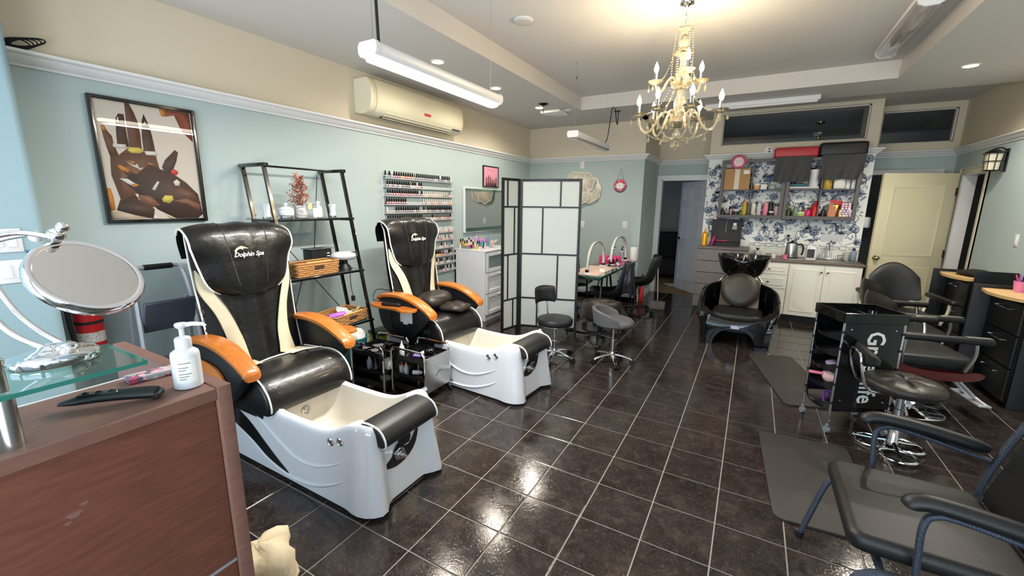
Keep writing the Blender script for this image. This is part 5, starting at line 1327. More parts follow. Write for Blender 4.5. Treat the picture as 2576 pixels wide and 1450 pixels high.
solo('white_sponge', 'small white block on the pale pink work mat', 'buffer block', MB().rbox(-.03, .03, -.04, .04, 0, .035, .006, 1), PAPER, (-.38, 3.95, tz), .4)
solo('dark_thin_bottle', 'slim dark bottle standing on the near table by the screen', 'bottle', MB().lathe([(.014, 0), (.015, .004), (.015, .1), (.007, .11), (.007, .16), (0, .161)], 12), mat('smoky_bottle', (70, 84, 80), .2), (-.62, 3.75, TZ+.005))

# ------------------------------------------------------------------ swivel chairs and stools
def star_base(t, n, R, m, hub=.06, cast=True, a0=0, flat=False, capm=None):
    part(t, 'hub', MB().lathe([(.035, .05), (.04, .06), (.034, .1), (.026, .12)], 16), m)
    for k in range(n):
        a = a0+2*pi*k/n; c, s = cos(a), sin(a)
        part(t, 'base_arm', MB().tube([(c*.03, s*.03, .09), (c*R*.5, s*R*.5, .082), (c*R*.9, s*R*.9, .062), (c*R, s*R, .05)], [.02, .017, .014, .012], 8, sq=(1, .7)), m)
        if cast:
            w_ = MB(); px, py = c*R, s*R
            w_.cyl((px-s*.02, py+c*.02, .026), (px-s*.006, py+c*.006, .026), .026, n=14).cyl((px+s*.006, py-c*.006, .026), (px+s*.02, py-c*.02, .026), .026, n=14)
            part(t, 'caster', w_, BLACKP)
def bucket_chair(label, loc, rot, m=LEATHF, grp='black bucket swivel chairs'):
    t = thing('swivel_chair', label, 'chair', loc, rot, grp)
    star_base(t, 5, .27, BLACKP, a0=.3)
    part(t, 'gas_lift', MB().lathe([(.026, .1), (.026, .25), (.014, .252), (.014, .42)], 14), BLACKM)
    part(t, 'lever', MB().tube([(0, -.02, .4), (0, -.14, .37), (0, -.17, .33)], [.004, .004, .01], 6), BLACKP)
    P = cr([(.23, .455, 0), (.2, .475, 0), (.05, .455, 0), (-.1, .455, 0), (-.19, .5, 0), (-.235, .6, 0), (-.265, .72, 0), (-.295, .83, 0), (-.305, .865, 0)], 4)
    hw = [(0, .17), (.1, .2), (.35, .215), (.55, .215), (.75, .185), (.92, .13), (1, .07)]
    K = len(P)-1
    def f(u, v, sd):
        i = min(int(u*K), K-1); p = P[i].lerp(P[i+1], u*K-i); d = (P[min(i+1, K)]-P[i]).normalized(); n = Vector((d.y, -d.x, 0))
        if n.dot(Vector((.3, 1, 0))) < 0: n = -n
        e = abs(2*v-1); w_ = interp(hw, u)
        lift = .05*e**3*sst(.1, .5, u) + .03*e**3
        off = lift - (.0 if sd == 0 else .035*(1-e**6)+.004)
        return (p.x+n.x*off, lerp(-w_, w_, v), p.y+n.y*off)
    part(t, 'bucket_shell', MB().slab(f, 26, 14, 0), m, sm=60)
    part(t, 'seat_plate', MB().rbox(-.09, .09, -.08, .08, .405, .425, .004, 1), BLACKP)
    return t
bucket_chair('black bucket swivel chair at the far nail table by the back wall', (-.2, 5.08, 0), pi+.1)
bucket_chair('black bucket swivel chair with a jacket hung over its back', (-.34, 4.05, 0), pi+.15)
bucket_chair('black bucket swivel chair hidden between the screen and the tables', (-.98, 4.5, 0), .1)
# jacket draped over the chair back
mb = MB(); rg = []
for i in range(9):
    q = i/8; z = lerp(.9, .5, q)
    row = []
    for k in range(28):
        a = 2*pi*k/28; fold = 1+.16*sin(6*a+2*q)*(.3+q)
        row.append((.075*cos(a)*fold*(.7+.45*q), .14*sin(a)*(.75+.35*q)*fold, z-.03*abs(sin(a))*(1-q)+.02*sin(3*a)*q))
    rg.append(row)
mb.loft(rg)
JACK = mat('black_shiny_jacket', (26, 26, 34), .35, bump=.6, bs=18)
solo('draped_jacket', 'dark shiny jacket draped over the back of a swivel chair', 'jacket', mb, JACK, (-.055, 4.0, 0), .15, sm=60)
t = thing('swivel_stool', 'dark brown low-back swivel stool in front of the near nail table', 'stool', (-.2, 3.4, 0), 2.2)
star_base(t, 5, .26, BLACKP, a0=.2)
part(t, 'gas_lift', MB().lathe([(.025, .1), (.025, .2), (.014, .202), (.014, .3)], 14), BLACKM)
rg = []
for z, s in ((.27, .3), (.28, .7), (.31, .95), (.36, 1.03), (.42, 1.05), (.47, 1.0), (.485, .9), (.478, .78), (.44, .72), (.43, .3), (.428, .02)):
    rg.append([(.24*s*cos(a), .22*s*sin(a), z+(.0 if z < .4 else .05*sst(.2, -1, cos(a))*(s > .75))) for a in [2*pi*k/30 for k in range(30)]])
part(t, 'bucket_seat', MB().loft(rg), LEATHB, sm=60)

t = thing('round_stool', 'black round-seat rolling stool with small backrest by the folding screen', 'stool', (-.43, 2.61, 0), -.55)
star_base(t, 5, .22, CHROME, a0=.4)
part(t, 'gas_lift', MB().lathe([(.024, .1), (.024, .2), (.014, .202), (.014, .37)], 14), CHROME)
part(t, 'seat_ring', MB().lathe([(.05, .365), (.165, .372), (.178, .38), (.178, .386)], 32), CHROME)
part(t, 'seat_cushion', MB().lathe([(.17, .387), (.18, .393), (.184, .41), (.182, .43), (.172, .445), (.12, .452), (0, .455)], 36), LEATHF)
for s in (-1, 1): part(t, 'back_post', MB().tube(cr([(-.1, s*.06, .372), (-.19, s*.065, .375), (-.225, s*.065, .42), (-.24, s*.06, .52), (-.25, s*.055, .62)], 4), .008, 8), CHROME)
def pad(u, v, sd):
    y = lerp(-.13, .13, u); z = lerp(.56, .73, v); q = max(abs(2*u-1), abs(2*v-1))
    c = (2*u-1)**2
    return (-.24+.05*c+(.022 if sd else -.022)*(1-q**6)-.02*(v-.5), y*(1-.06*(2*v-1)**4), z+.012*(1-c))
part(t, 'backrest', MB().slab(pad, 12, 8, 0), LEATHF, sm=60)

t = thing('bucket_stool', 'grey vinyl rolling stool with low curved back on chrome base', 'stool', (.12, 2.83, 0), .25)
star_base(t, 5, .2, CHROME, a0=-1.35)
part(t, 'gas_lift', MB().lathe([(.024, .1), (.024, .24), (.014, .242), (.014, .4)], 14), CHROME)
GREYV = mat('grey_vinyl', (88, 88, 90), .5, bump=.08, bs=300)
part(t, 'seat_cushion', MB().loft([[(.19*s*cos(a), .18*s*sin(a), z) for a in [2*pi*k/36 for k in range(36)]] for z, s in ((.395, .75), (.4, .95), (.415, 1.03), (.44, 1.04), (.455, .98), (.468, .9), (.475, .7), (.474, .02))]), GREYV, sm=50)
rg = []
for k in range(25):
    a = pi*.42+(pi*1.16)*k/24; e = sin(pi*k/24)**.6
    c = Vector((.185*cos(a), .178*sin(a), 0)); n = Vector((cos(a), sin(a), 0)); hh = .018+.115*e
    rg.append([c+n*.018+Vector((0, 0, .42)), c+n*(.02+.02*e)+Vector((0, 0, .44+hh)), c+n*(.006+.02*e)+Vector((0, 0, .452+hh)), c+n*(-.012+.015*e)+Vector((0, 0, .44+hh)), c-n*.016+Vector((0, 0, .43))])
part(t, 'curved_back', MB().loft(rg), GREYV, sm=50)

t = thing('long_handled_dustpan', 'grey long-handled dustpan standing near the back doorway', 'dustpan', (.06, 5.5, 0), .1)
part(t, 'handle', MB().cyl((.0, -.01, .03), (-.05, .06, .8), .009, n=10), ALU)
part(t, 'pan', MB().prism([(-.1, .012), (.1, .012), (.11, .11), (-.11, .11)], lambda u, v, q: (u, -.12+.9*v+q, v), -.004, .0).prism([(-.1, .0), (.1, .0), (.105, .1), (-.105, .1)], lambda u, v, q: (u, -.12+q, v*.0+.004+.0*q), 0, .0), mat('grey_translucent_pan', (110, 108, 106), .3))
part(t, 'pan_floor', MB().rbox(-.105, .105, -.14, .01, .002, .01, .003, 1), mat('grey_pan_floor', (96, 94, 92), .35))
part(t, 'pan_back', MB().at(Matrix.Translation((0, -.0, .0)) @ Matrix.Rotation(.2, 4, 'X')).rbox(-.11, .11, -.006, .0, .006, .125, .003, 1), mat('grey_pan_back', (112, 112, 112), .3))
t = thing('red_tote', 'red and black folded tote leaning at the back corner', 'bag', (-.285, 5.88, 0), .2)
part(t, 'bag', MB().loft([[(x*s, y*s+.05*z, z) for x, y in rrect(.035, .075, .02, 3)] for z, s in ((0, 1), (.02, 1.1), (.2, .9), (.28, .45))]), RED); part(t, 'strap', MB().tube(cr([(.0, -.03, .26), (.0, -.02, .42), (.01, .03, .44), (0, .05, .27)], 5), .008, 6), BLACKP)

# ------------------------------------------------------------------ shampoo chair (local +x faces the room)
t = thing('shampoo_chair', 'glossy black shampoo chair with attached wash basin', 'shampoo chair', (1.175, 4.45, 0), -pi/2)
up = [(.43, -.335), (.3, -.362), (.1, -.37), (-.1, -.36), (-.25, -.31), (-.34, -.18), (-.36, 0)]
pl = cr([(a, b, 0) for a, b in up]+[(a, -b, 0) for a, b in up[-2::-1]], 5); K = len(pl)-1
ht = [(0, .37), (.06, .42), (.15, .50), (.27, .585), (.38, .63), (.5, .64)]
rg = []
for i, p in enumerate(pl):
    q = i/K; q = min(q, 1-q); z1 = interp(ht, q)
    d = (pl[min(i+1, K)]-pl[max(i-1, 0)]).normalized(); n = Vector((d.y, -d.x, 0))
    w_ = .035+.02*sst(.0, .2, q); fl_ = .03*(1-sst(0, .2, q))
    rg.append([p+n*(.012+fl_)+Vector((0, 0, .0)), p+n*(.02+fl_*.6)+Vector((0, 0, z1*.5)), p+n*(.018)+Vector((0, 0, z1-.05)), p+n*(.005)+Vector((0, 0, z1-.012)), p-n*.018+Vector((0, 0, z1)), p-n*(w_)+Vector((0, 0, z1-.012)), p-n*(w_+.012)+Vector((0, 0, z1-.06)), p-n*(w_+.005)+Vector((0, 0, .28)), p-n*.02+Vector((0, 0, .2)), p-n*.01])
part(t, 'shell', MB().loft(rg), BLACKG, sm=60)
ply = [(-.36, .0), (-.372, .2), (-.36, .405), (-.3, .375), (-.2, .335), (0, .315), (.2, .335), (.3, .375), (.36, .405), (.372, .2), (.36, 0), (.235, 0), (.215, .07), (.165, .145), (.09, .19), (0, .205), (-.09, .19), (-.165, .145), (-.215, .07), (-.235, 0)]
C = [(p.x, p.y) for p in cr([(a, b, 0) for a, b in ply[:10]], 4)]+[(p.x, p.y) for p in cr([(a, b, 0) for a, b in ply[10:]], 4)]
rg = []
for x, s, dz in ((.30, .96, 0), (.33, .985, 0), (.40, 1.0, 0), (.435, .985, -.01), (.447, .95, -.02)):
    rg.append([(x-.05*(a/.37)**2, a*s, max(0, b*(1 if b < .2 else 1)+(dz if b > .25 else (-dz*.6 if b > .02 else 0)))) for a, b in C])
part(t, 'front_apron', MB().loft(rg), BLACKG, sm=60)
part(t, 'badge', MB().rbox(.445, .452, -.045, .045, .218, .258, .003, 1), mat('chrome_badge', (200, 196, 226), .25, .5), 'small white and purple badge')
part(t, 'seat_cushion', MB().rbox(-.14, .385, -.265, .265, .29, .372, .035, 4, .12), LEATHF)
part(t, 'back_panel', MB().slab(lambda u, v, sd: (lerp(-.11, -.24, u)-(.0 if sd else .05)+.02*(2*v-1)**2, lerp(-.215, .215, v), lerp(.34, .69, u)), 6, 10, 0), mat('brown_vinyl_panel', (74, 62, 52), .4), 'dark brown back panel')
Mh = Matrix.Translation((-.13, 0, .575)) @ Matrix.Rotation(pi/2-.32, 4, 'Y')
part(t, 'round_back_cushion', MB().at(Mh).lathe([(.15, -.04), (.195, -.035), (.212, -.015), (.21, .012), (.19, .03), (.14, .04), (0, .045)], 40), LEATHB, 'round black back cushion')
bw = []
for z, s in ((.70, .45), (.71, .62), (.76, .78), (.84, .92), (.93, 1.0), (.965, 1.03), (.972, 1.02), (.972, .985), (.955, .96), (.86, .86), (.79, .7), (.765, .4), (.762, .02)):
    row = []
    for a in [2*pi*k/48 for k in range(48)]:
        notch = .045*math.exp(-((a if a < pi else a-2*pi)/.45)**2) if z > .92 else 0
        tip = .02*abs(sin(a))**8 if z > .94 else 0
        row.append((-.40+.26*s*cos(a), .29*s*sin(a), z-notch+tip))
    bw.append(row)
b_ = part(t, 'wash_basin', MB().loft(bw), BLACKG, 'glossy black wash basin', sm=60)
part(b_, 'tap', MB().tube(cr([(-.6, 0, .93), (-.56, 0, .985), (-.5, 0, .98), (-.46, 0, .93)], 5), .009, 8), CHROME)
part(b_, 'spray_hose', MB().tube(cr([(-.52, .05, .96), (-.42, .08, .9), (-.38, .02, .85), (-.42, -.02, .84), (-.46, .0, .93)], 6), .007, 8), CHROME)
for s in (-1, 1): part(b_, 'tap_handle', MB().cyl((-.58, s*.1, .93), (-.56, s*.1, .985), .012, .008, 10).cyl((-.56, s*.1, .985), (-.54, s*.14, .99), .005, n=8), CHROME)
part(b_, 'drain_plate', MB().rbox(-.66, -.645, -.03, .03, .88, .95, .004, 1), CHROME)
part(t, 'pedestal', MB().loft([[(-.42+a*s, b*s, z) for a, b in rrect(.16, .17, .05, 4)] for z, s in ((0, 1.1), (.03, 1.05), (.4, .85), (.71, .75))]), BLACKP)
for s in (-1, 1): part(t, 'drain_hose', MB().tube(cr([(-.5, s*.18, .7), (-.46, s*.25, .6), (-.5, s*.22, .45), (-.56, s*.15, .3)], 5), .012, 8), STEEL)

# ------------------------------------------------------------------ grey chest of drawers and what stands on it
t = thing('grey_chest', 'grey wood-look chest of drawers beside the papered wall', 'chest of drawers', (.535, 5.69, 0))
W_, D_, H_ = .68, .48, .985
part(t, 'carcass', MB().box(0, W_, .02, D_, .06, H_-.025), LAMG); part(t, 'top', MB().rbox(-.008, W_+.008, -.005, D_, H_-.025, H_, .003, 1), LAMG)
for i in range(5):
    z0 = .07+i*.178
    d = part(t, 'drawer_front', MB().rbox(.004, W_-.004, 0, .02, z0, z0+.17, .003, 1), LAMG); part(d, 'finger_groove', MB().box(.004, W_-.004, .008, .02, z0+.168, z0+.178), BLACKP)
part(t, 'plinth', MB().box(.01, W_-.01, .03, D_, 0, .06), BLACKP)
t = thing('gold_spray_bottle', 'gold spray bottle on the left edge of the grey chest', 'bottle', (.60, 5.93, H_+.0003)); part(t, 'body', MB().lathe([(.036, 0), (.04, .005), (.04, .17), (.03, .2), (.016, .21)], 22), GOLD); part(t, 'nozzle', MB().lathe([(.014, .21), (.014, .235), (.006, .26), (0, .262)], 12), GOLD)
t = thing('black_pegboard', 'black board leaning on the chest with a bottle holder', 'board', (.67, 6.12, H_+.0003))
part(t, 'board', MB().at(Matrix.Rotation(-.06, 4, 'X')).rbox(0, .42, 0, .02, 0, .40, .003, 1), mat('matte_black_board', (34, 33, 34), .55)); part(t, 'ledge', MB().rbox(0, .42, -.12, .005, 0, .06, .004, 1), mat('matte_black_ledge', (30, 29, 30), .55)); part(t, 'hook', MB().box(.2, .206, -.004, .012, .2, .38), BLACKM)
t = thing('white_cap_bottle', 'dark bottle with a white cap mounted on the black board', 'bottle', (.99, 6.085, 1.232)); part(t, 'body', MB().rbox(-.035, .035, -.02, .02, 0, .06, .008, 2), mat('grey_printed_bottle', (150, 152, 158), .4, var=.5, vs=60)); part(t, 'cap', MB().rbox(-.024, .024, -.018, .018, .061, .105, .006, 2), WHITEP)
t = thing('pink_brush', 'magenta styling brush lying on the black ledge', 'brush', (.83, 6.04, H_+.066), (0, 0, -.1)); part(t, 'handle', MB().cyl((-.08, 0, .012), (.08, 0, .01), .009, .007, 10), PINK); part(t, 'head', MB().rbox(-.15, -.08, -.02, .02, .002, .025, .006, 2), mat('magenta_brush', (160, 30, 90), .4))
solo('pink_tube', 'magenta tube standing beside the gold bottle', 'tube', MB().at(Matrix.Rotation(.25, 4, 'Y')).lathe([(.02, 0), (.022, .005), (.02, .12), (.004, .16), (0, .16)], 14), mat('plum_tube', (160, 40, 100), .4), (.70, 5.95, H_+.0053))

# ------------------------------------------------------------------ white base cabinets, worktop, sink and kitchen things
CX0, CX1, CY = 1.272, 2.522, 5.66
def cab_front(parent, name, x0, x1, z0, z1, knob, ins=.045):
    p = part(parent, name, MB().rbox(x0, x1, CY-.018, CY, z0, z1, .003, 1), CABW)
    mb = MB(); r = []
    for a, tq in ((0, .0004), (.006, .006), (.013, .006), (.024, .001), (.03, .001)):
        r.append([(x0+ins+a, CY-.018-tq, z0+ins+a), (x1-ins-a, CY-.018-tq, z0+ins+a), (x1-ins-a, CY-.018-tq, z1-ins-a), (x0+ins+a, CY-.018-tq, z1-ins-a)])
    part(p, 'raised_panel', mb.loft(r, True, False, True), CABW)
    part(p, 'knob', MB().at(Matrix.Translation((knob[0], CY-.018, knob[1])) @ Matrix.Rotation(pi/2, 4, 'X')).lathe([(.006, 0), (.005, .012), (.013, .018), (.014, .025), (.008, .03), (0, .031)], 14), BRASS)
    return p
t = thing('drawer_cabinet', 'white base cabinet with three drawers next to the shampoo basin', 'cabinet', (0, 0, 0))
part(t, 'carcass', MB().box(CX0, 1.722, CY, YW-.02, .1, .83), CABW)
for z0, z1 in ((.66, .815), (.46, .65), (.105, .45)): cab_front(t, 'drawer', CX0+.003, 1.719, z0, z1, ((CX0+1.722)/2, z1-.035 if z0 < .2 else (z0+z1)/2), .04)
t = thing('double_door_cabinet', 'white double-door base cabinet under the sink', 'cabinet', (0, 0, 0))
part(t, 'carcass', MB().box(1.725, CX1, CY, YW-.02, .1, .83), CABW)
cab_front(t, 'door', 1.728, 2.121, .105, .815, (2.09, .735), .055); cab_front(t, 'door', 2.125, CX1-.003, .105, .815, (2.16, .735), .055)
struct('baseboard_cabinet', MB().box(CX0, CX1, CY+.07, YW, .001, .1), BLACKP)
t = thing('worktop', 'brown speckled worktop over the white cabinets', 'worktop', (0, 0, 0))
part(t, 'slab', MB().rbox(CX0-.012, CX1+.015, CY-.035, YW-.009, .831, .868, .012, 2), COUNTER)
t = thing('kitchen_sink', 'stainless steel sink set in the brown worktop', 'sink', (2.2, 5.93, .869))
part(t, 'rim', MB().loft([[(a, b, z) for a, b in rrect(.21*s, .19*s, .05*s, 4)] for s, z in ((1, 0), (1, .004), (.86, .004), (.84, -.0)) ], True, False, False), STEEL); part(t, 'bowl', MB().loft([[(a, b, z) for a, b in rrect(.21*s, .19*s, .05*s, 4)] for s, z in ((.86, .0035), (.84, .0015), (.3, .0012))]), mat('dark_sink_bowl', (80, 78, 74), .3, .8))
t = thing('kitchen_faucet', 'chrome gooseneck kitchen faucet with two lever handles', 'faucet', (2.2, 6.13, .8735))
part(t, 'deck_plate', MB().rbox(-.12, .12, -.025, .025, 0, .012, .005, 2), CHROME); part(t, 'spout', MB().tube(cr([(0, 0, .01), (0, 0, .18), (0, -.02, .24), (0, -.06, .255), (0, -.1, .23), (0, -.11, .19)], 6), .011, 10), CHROME)
for s in (-1, 1): part(t, 'lever_handle', MB().lathe([(.018, .012), (.014, .04), (.012, .05), (0, .052)], 12, (s*.1, 0, 0)).tube([(s*.1, 0, .05), (s*.17, -.01, .058)], [.007, .006], 8), CHROME)
t = thing('electric_kettle', 'stainless steel electric kettle with black handle on the worktop', 'kettle', (1.74, 5.88, .8685), 0)
part(t, 'base', MB().lathe([(.085, 0), (.085, .015), (.08, .018)], 24), BLACKP); part(t, 'body', MB().lathe([(.08, .02), (.082, .03), (.07, .2), (.066, .215)], 28), STEEL); part(t, 'spout', MB().prism([(-.068, .21), (-.1, .205), (-.07, .16)], lambda u, v, q: (u, q, v), -.018, .018), STEEL)
part(t, 'lid', MB().lathe([(.066, .216), (.06, .225), (.02, .232), (.012, .235), (.014, .25), (0, .255)], 20), BLACKP); part(t, 'handle', MB().tube(cr([(.065, 0, .2), (.11, 0, .205), (.135, 0, .16), (.13, 0, .08), (.115, 0, .06)], 5), .012, 8), BLACKP)
t = thing('bleach_jug', 'white cleaning jug with handle and printed label on the worktop', 'jug', (1.97, 5.87, .8685))
part(t, 'body', MB().loft([[(a*s+dx, b*s, z) for a, b in rrect(.062, .05, .02, 3)] for z, s, dx in ((0, .96, 0), (.008, 1, 0), (.15, 1, 0), (.18, .8, -.01), (.2, .45, -.02))]), WHITEP); part(t, 'handle', MB().tube(cr([(.03, 0, .185), (.07, 0, .19), (.085, 0, .13), (.062, 0, .07)], 5), .013, 8), WHITEP); part(t, 'cap', MB().lathe([(.026, .2), (.026, .225), (0, .226)], 14, (-.02, 0, 0)), WHITEP); part(t, 'label', MB().rbox(-.05, .035, -.0515, -.05, .03, .15, .0005, 1), mat('dark_printed_label', (70, 66, 74), .5, var=.7, vs=60))
solo('spotted_cup', 'small white cup with pink spots in front of the kettle', 'cup', MB().lathe([(.026, 0), (.03, .003), (.034, .06), (.031, .06), (.027, .01), (0, .01)], 18), mat('pink_spotted', (228, 120, 160), .4, var=.4, vs=50), (1.665, 5.74, .8685))
t = thing('steamer_dome', 'clear plastic dome steamer on the worktop', 'steamer', (1.5, 5.98, .8685)); part(t, 'dome', MB().lathe([(.09, .05), (.1, .1), (.095, .15), (.07, .19), (.03, .205), (0, .207)], 24), GLASS); part(t, 'base', MB().lathe([(.05, 0), (.05, .03), (.08, .048)], 20), WHITEP)
solo('white_candle', 'small white candle jar beside the dome steamer', 'candle', MB().lathe([(.025, 0), (.027, .003), (.027, .06), (.02, .063), (0, .063)], 16), PAPER, (1.53, 5.78, .8685))
t = thing('potted_succulent', 'tiny plant in a white pot at the back of the worktop', 'plant', (1.33, 6.12, .8685)); part(t, 'pot', MB().lathe([(.035, 0), (.045, .07), (.04, .07), (0, .065)], 18), WHITEP)
for k in range(9): part(t, 'leaf', MB().at(Matrix.Translation((0, 0, .065)) @ Matrix.Rotation(k*.7, 4, 'Z') @ Matrix.Rotation(.5, 4, 'Y')).tube([(0, 0, 0), (0, 0, .025), (0, 0, .05)], [.004, .008, .001], 6), mat('dark_green_leaf_%d' % k, (36, 44, 36), .6))
for lab, x, c, h in (('blue and white bottle at the right end of the worktop', 2.47, (150, 172, 196), .15), ('clear bottle beside the blue bottle on the worktop', 2.392, (214, 214, 206), .13)):
    t = thing('dish_soap', lab, 'bottle', (x, 6.08, .8685)); part(t, 'body', MB().lathe([(.033, 0), (.036, .004), (.036, h*.75), (.02, h*.9), (.014, h*.93)], 16), mat('soap_%d' % int(x*100), c, .3, trans=.3)); part(t, 'cap', MB().lathe([(.016, h*.93), (.014, h*1.15), (0, h*1.16)], 12), BLACKP if c[0] < 200 else WHITEP)
solo('kettle_cord', 'white cord looping on the worktop from the kettle', 'cord', MB().tube(cr([(1.82, 5.95, .873), (1.9, 5.98, .873), (1.93, 5.9, .873), (1.86, 5.8, .873), (1.75, 5.76, .873), (1.63, 5.8, .873)], 6), .004, 6), WHITEP)
wall_plate('wall_outlet', 'white double outlet plate above the kettle', 'outlet', (1.72, YW-.001, 1.19), 0, .118, .118, 2, 'socket')
solo('black_plug', 'black plug pushed into the outlet above the kettle', 'plug', MB().rbox(-.018, .018, -.035, 0, -.016, .016, .006, 2).tube(cr([(0, -.035, 0), (0, -.05, -.02), (.02, -.05, -.1)], 5), .004, 6), BLACKP, (1.70, YW-.0105, 1.17))
solo('paper_notice', 'faint printed paper notice taped above the sink', 'notice', MB().box(-.13, .13, -.0012, 0, -.05, .05), mat('faint_print', (208, 210, 212), .7, var=.25, vs=40, stretch=(1, 1, 5)), (2.22, YW-.002, 1.16))
solo('paper_dispenser', 'white dispenser on the side of the papered wall', 'dispenser', MB().rbox(0, .09, -.1, .1, 0, .15, .02, 3), WHITEP, (WX1+.0005, 6.42, 1.31))

# ------------------------------------------------------------------ wall shelves (open cabinets) and their contents
def wall_unit(label, x0, x1):
    t = thing('wall_shelf_unit', label, 'shelf', (x0, YW-.003, 1.412), 0, 'grey open wall units')
    W_, D_, H_ = x1-x0, .2, .845; b = .045
    GF = mat('grey_painted_wood_%d' % int(x0*10), (96, 93, 94), .5, var=.12, vs=6, stretch=(2, 10, 10))
    for nm, (a, c, z0, z1) in (('side', (0, .018, 0, H_)), ('side', (W_-.018, W_, 0, H_)), ('bottom', (.018, W_-.018, 0, .02)), ('top', (.018, W_-.018, H_-.02, H_)), ('shelf', (.018, W_-.018, .405, .42)), ('divider', (W_*.49, W_*.51, .02, H_-.02))):
        part(t, nm, MB().box(a, c, -D_, 0, z0, z1), GF)
    for (a, c, z0, z1) in ((0, b, 0, H_), (W_-b, W_, 0, H_), (b, W_-b, 0, b+.005), (b, W_-b, H_-b, H_)):
        part(t, 'face_frame', MB().rbox(a, c, -D_-.018, -D_, z0, z1, .003, 1), GF)
    return t
wall_unit('open grey wall shelf unit on the left over the worktop', .735, 1.57)
wall_unit('open grey wall shelf unit on the right over the worktop', 1.575, 2.41)
S1, S0 = 1.8322, 1.4322
yF = YW-.13
t = thing('cardboard_box', 'taped brown cardboard box on the upper shelf', 'box', (.785, yF+.02, S1)); W_ = .335
part(t, 'carton', MB().box(0, W_, -.1, .08, 0, .3), CARD); part(t, 'tape', MB().box(W_/2-.035, W_/2+.03, -.1012, -.1, .0, .3).box(W_/2-.035, W_/2+.03, -.1, .08, .3, .3012), mat('crinkled_tape', (214, 202, 180), .25, bump=.8, bs=40)); part(t, 'shipping_label', MB().box(W_-.09, W_-.015, -.1012, -.1, .22, .275), PAPER)
def cyl_item(name, label, cat, x, z, r, h, col, cap=None, caph=.15, y=None, shape='can', grp='products on the wall shelves', metal=0):
    t = thing(name, label, cat, (x, y if y is not None else yF, z), 0, grp)
    m_ = mat('product_%s_%d' % (name, int(x*1000+z*100)), col, .3, metal, var=.18, vs=50)
    hb = h*(1-caph)
    if shape == 'bottle': pr = [(r*.92, 0), (r, .004), (r, hb*.75), (r*.55, hb*.95), (r*.4, hb)]
    elif shape == 'jar': pr = [(r*.95, 0), (r, .004), (r, hb)]
    else: pr = [(r*.94, 0), (r, .005), (r, hb-.006), (r*.9, hb)]
    part(t, 'body', MB().lathe(pr, 16), m_)
    rc = r*1.03 if shape == 'jar' else (r*.42 if shape == 'bottle' else r*.88)
    part(t, 'cap', MB().lathe([(rc, hb), (rc, h-.003), (rc*.9, h), (0, h)], 14), mat('cap_%s_%d' % (name, int(x*1000+z*100)), cap or col, .35))
    return t
# upper shelf
cyl_item('hair_mask_jar', 'white jar with an orange label on the upper shelf', 'jar', 1.215, S1, .045, .085, (226, 170, 110), (232, 230, 224), .3, shape='jar')
for k in range(3): solo('cotton_pack', 'flat white carton in a small stack on the upper shelf', 'carton', MB().rbox(-.04, .04, -.04, .04, 0, .024, .003, 1), PAPER, (1.305, yF, S1+.0245*k), .05*k, 'white cartons on the upper shelf')
t = thing('blue_lid_jar', 'clear jar with a blue lid on the upper shelf', 'jar', (1.41, yF, S1), 0); part(t, 'jar', MB().lathe([(.05, 0), (.052, .004), (.056, .16)], 20, cap=False), GLASS); part(t, 'contents', MB().lathe([(.045, .004), (.047, .05), (.03, .06), (0, .062)], 14), mat('grey_bits', (176, 176, 170), .7)); part(t, 'lid', MB().lathe([(.06, .16), (.06, .185), (.045, .2), (.02, .22), (0, .222)], 20), mat('royal_blue_lid', (40, 66, 140), .4))
for k in range(3): solo('magazine', 'thin magazine in the pile on the upper right shelf', 'magazine', MB().box(-.17, .17, -.07, .07, 0, .011), mat('mag_%d' % k, ((90, 100, 108), (196, 192, 188), (220, 216, 210))[k], .5), (1.79, yF, S1+.0113*k), .03*k, 'magazine pile')
solo('teal_cloth', 'crumpled teal cloth on top of the magazines', 'cloth', lump(.12, .06, .022, 18, 6), mat('teal_cloth_fabric', (70, 120, 130), .9), (1.71, yF, S1+.036), 0, sm=50)
t = thing('conditioner_tub', 'tall white printed tub on the magazine pile', 'tub', (1.90, yF-.01, S1+.0345)); part(t, 'body', MB().lathe([(.05, 0), (.052, .005), (.062, .2)], 20), mat('white_printed_tub', (222, 220, 222), .4, var=.12, vs=30)); part(t, 'lid', MB().lathe([(.066, .2), (.066, .225), (.06, .23), (0, .231)], 20), WHITEP)
cyl_item('gold_jar', 'gold label jar on the upper right shelf', 'jar', 2.06, S1, .055, .14, (196, 160, 60), (196, 160, 60), .3, shape='jar')
t = thing('wide_white_jug', 'wide white plastic jug on the upper right shelf', 'jug', (2.18, yF, S1)); part(t, 'body', MB().rbox(-.055, .075, -.05, .05, 0, .15, .02, 3), mat('cream_jug', (222, 224, 214), .4)); part(t, 'cap', MB().lathe([(.03, .15), (.03, .175), (0, .176)], 14), WHITEP)
for k in range(2): cyl_item('white_canister', 'white canister beside the jug on the upper right shelf', 'canister', 2.285+.062*k, S1, .028, .17, (226, 224, 222), (200, 196, 196), .2)
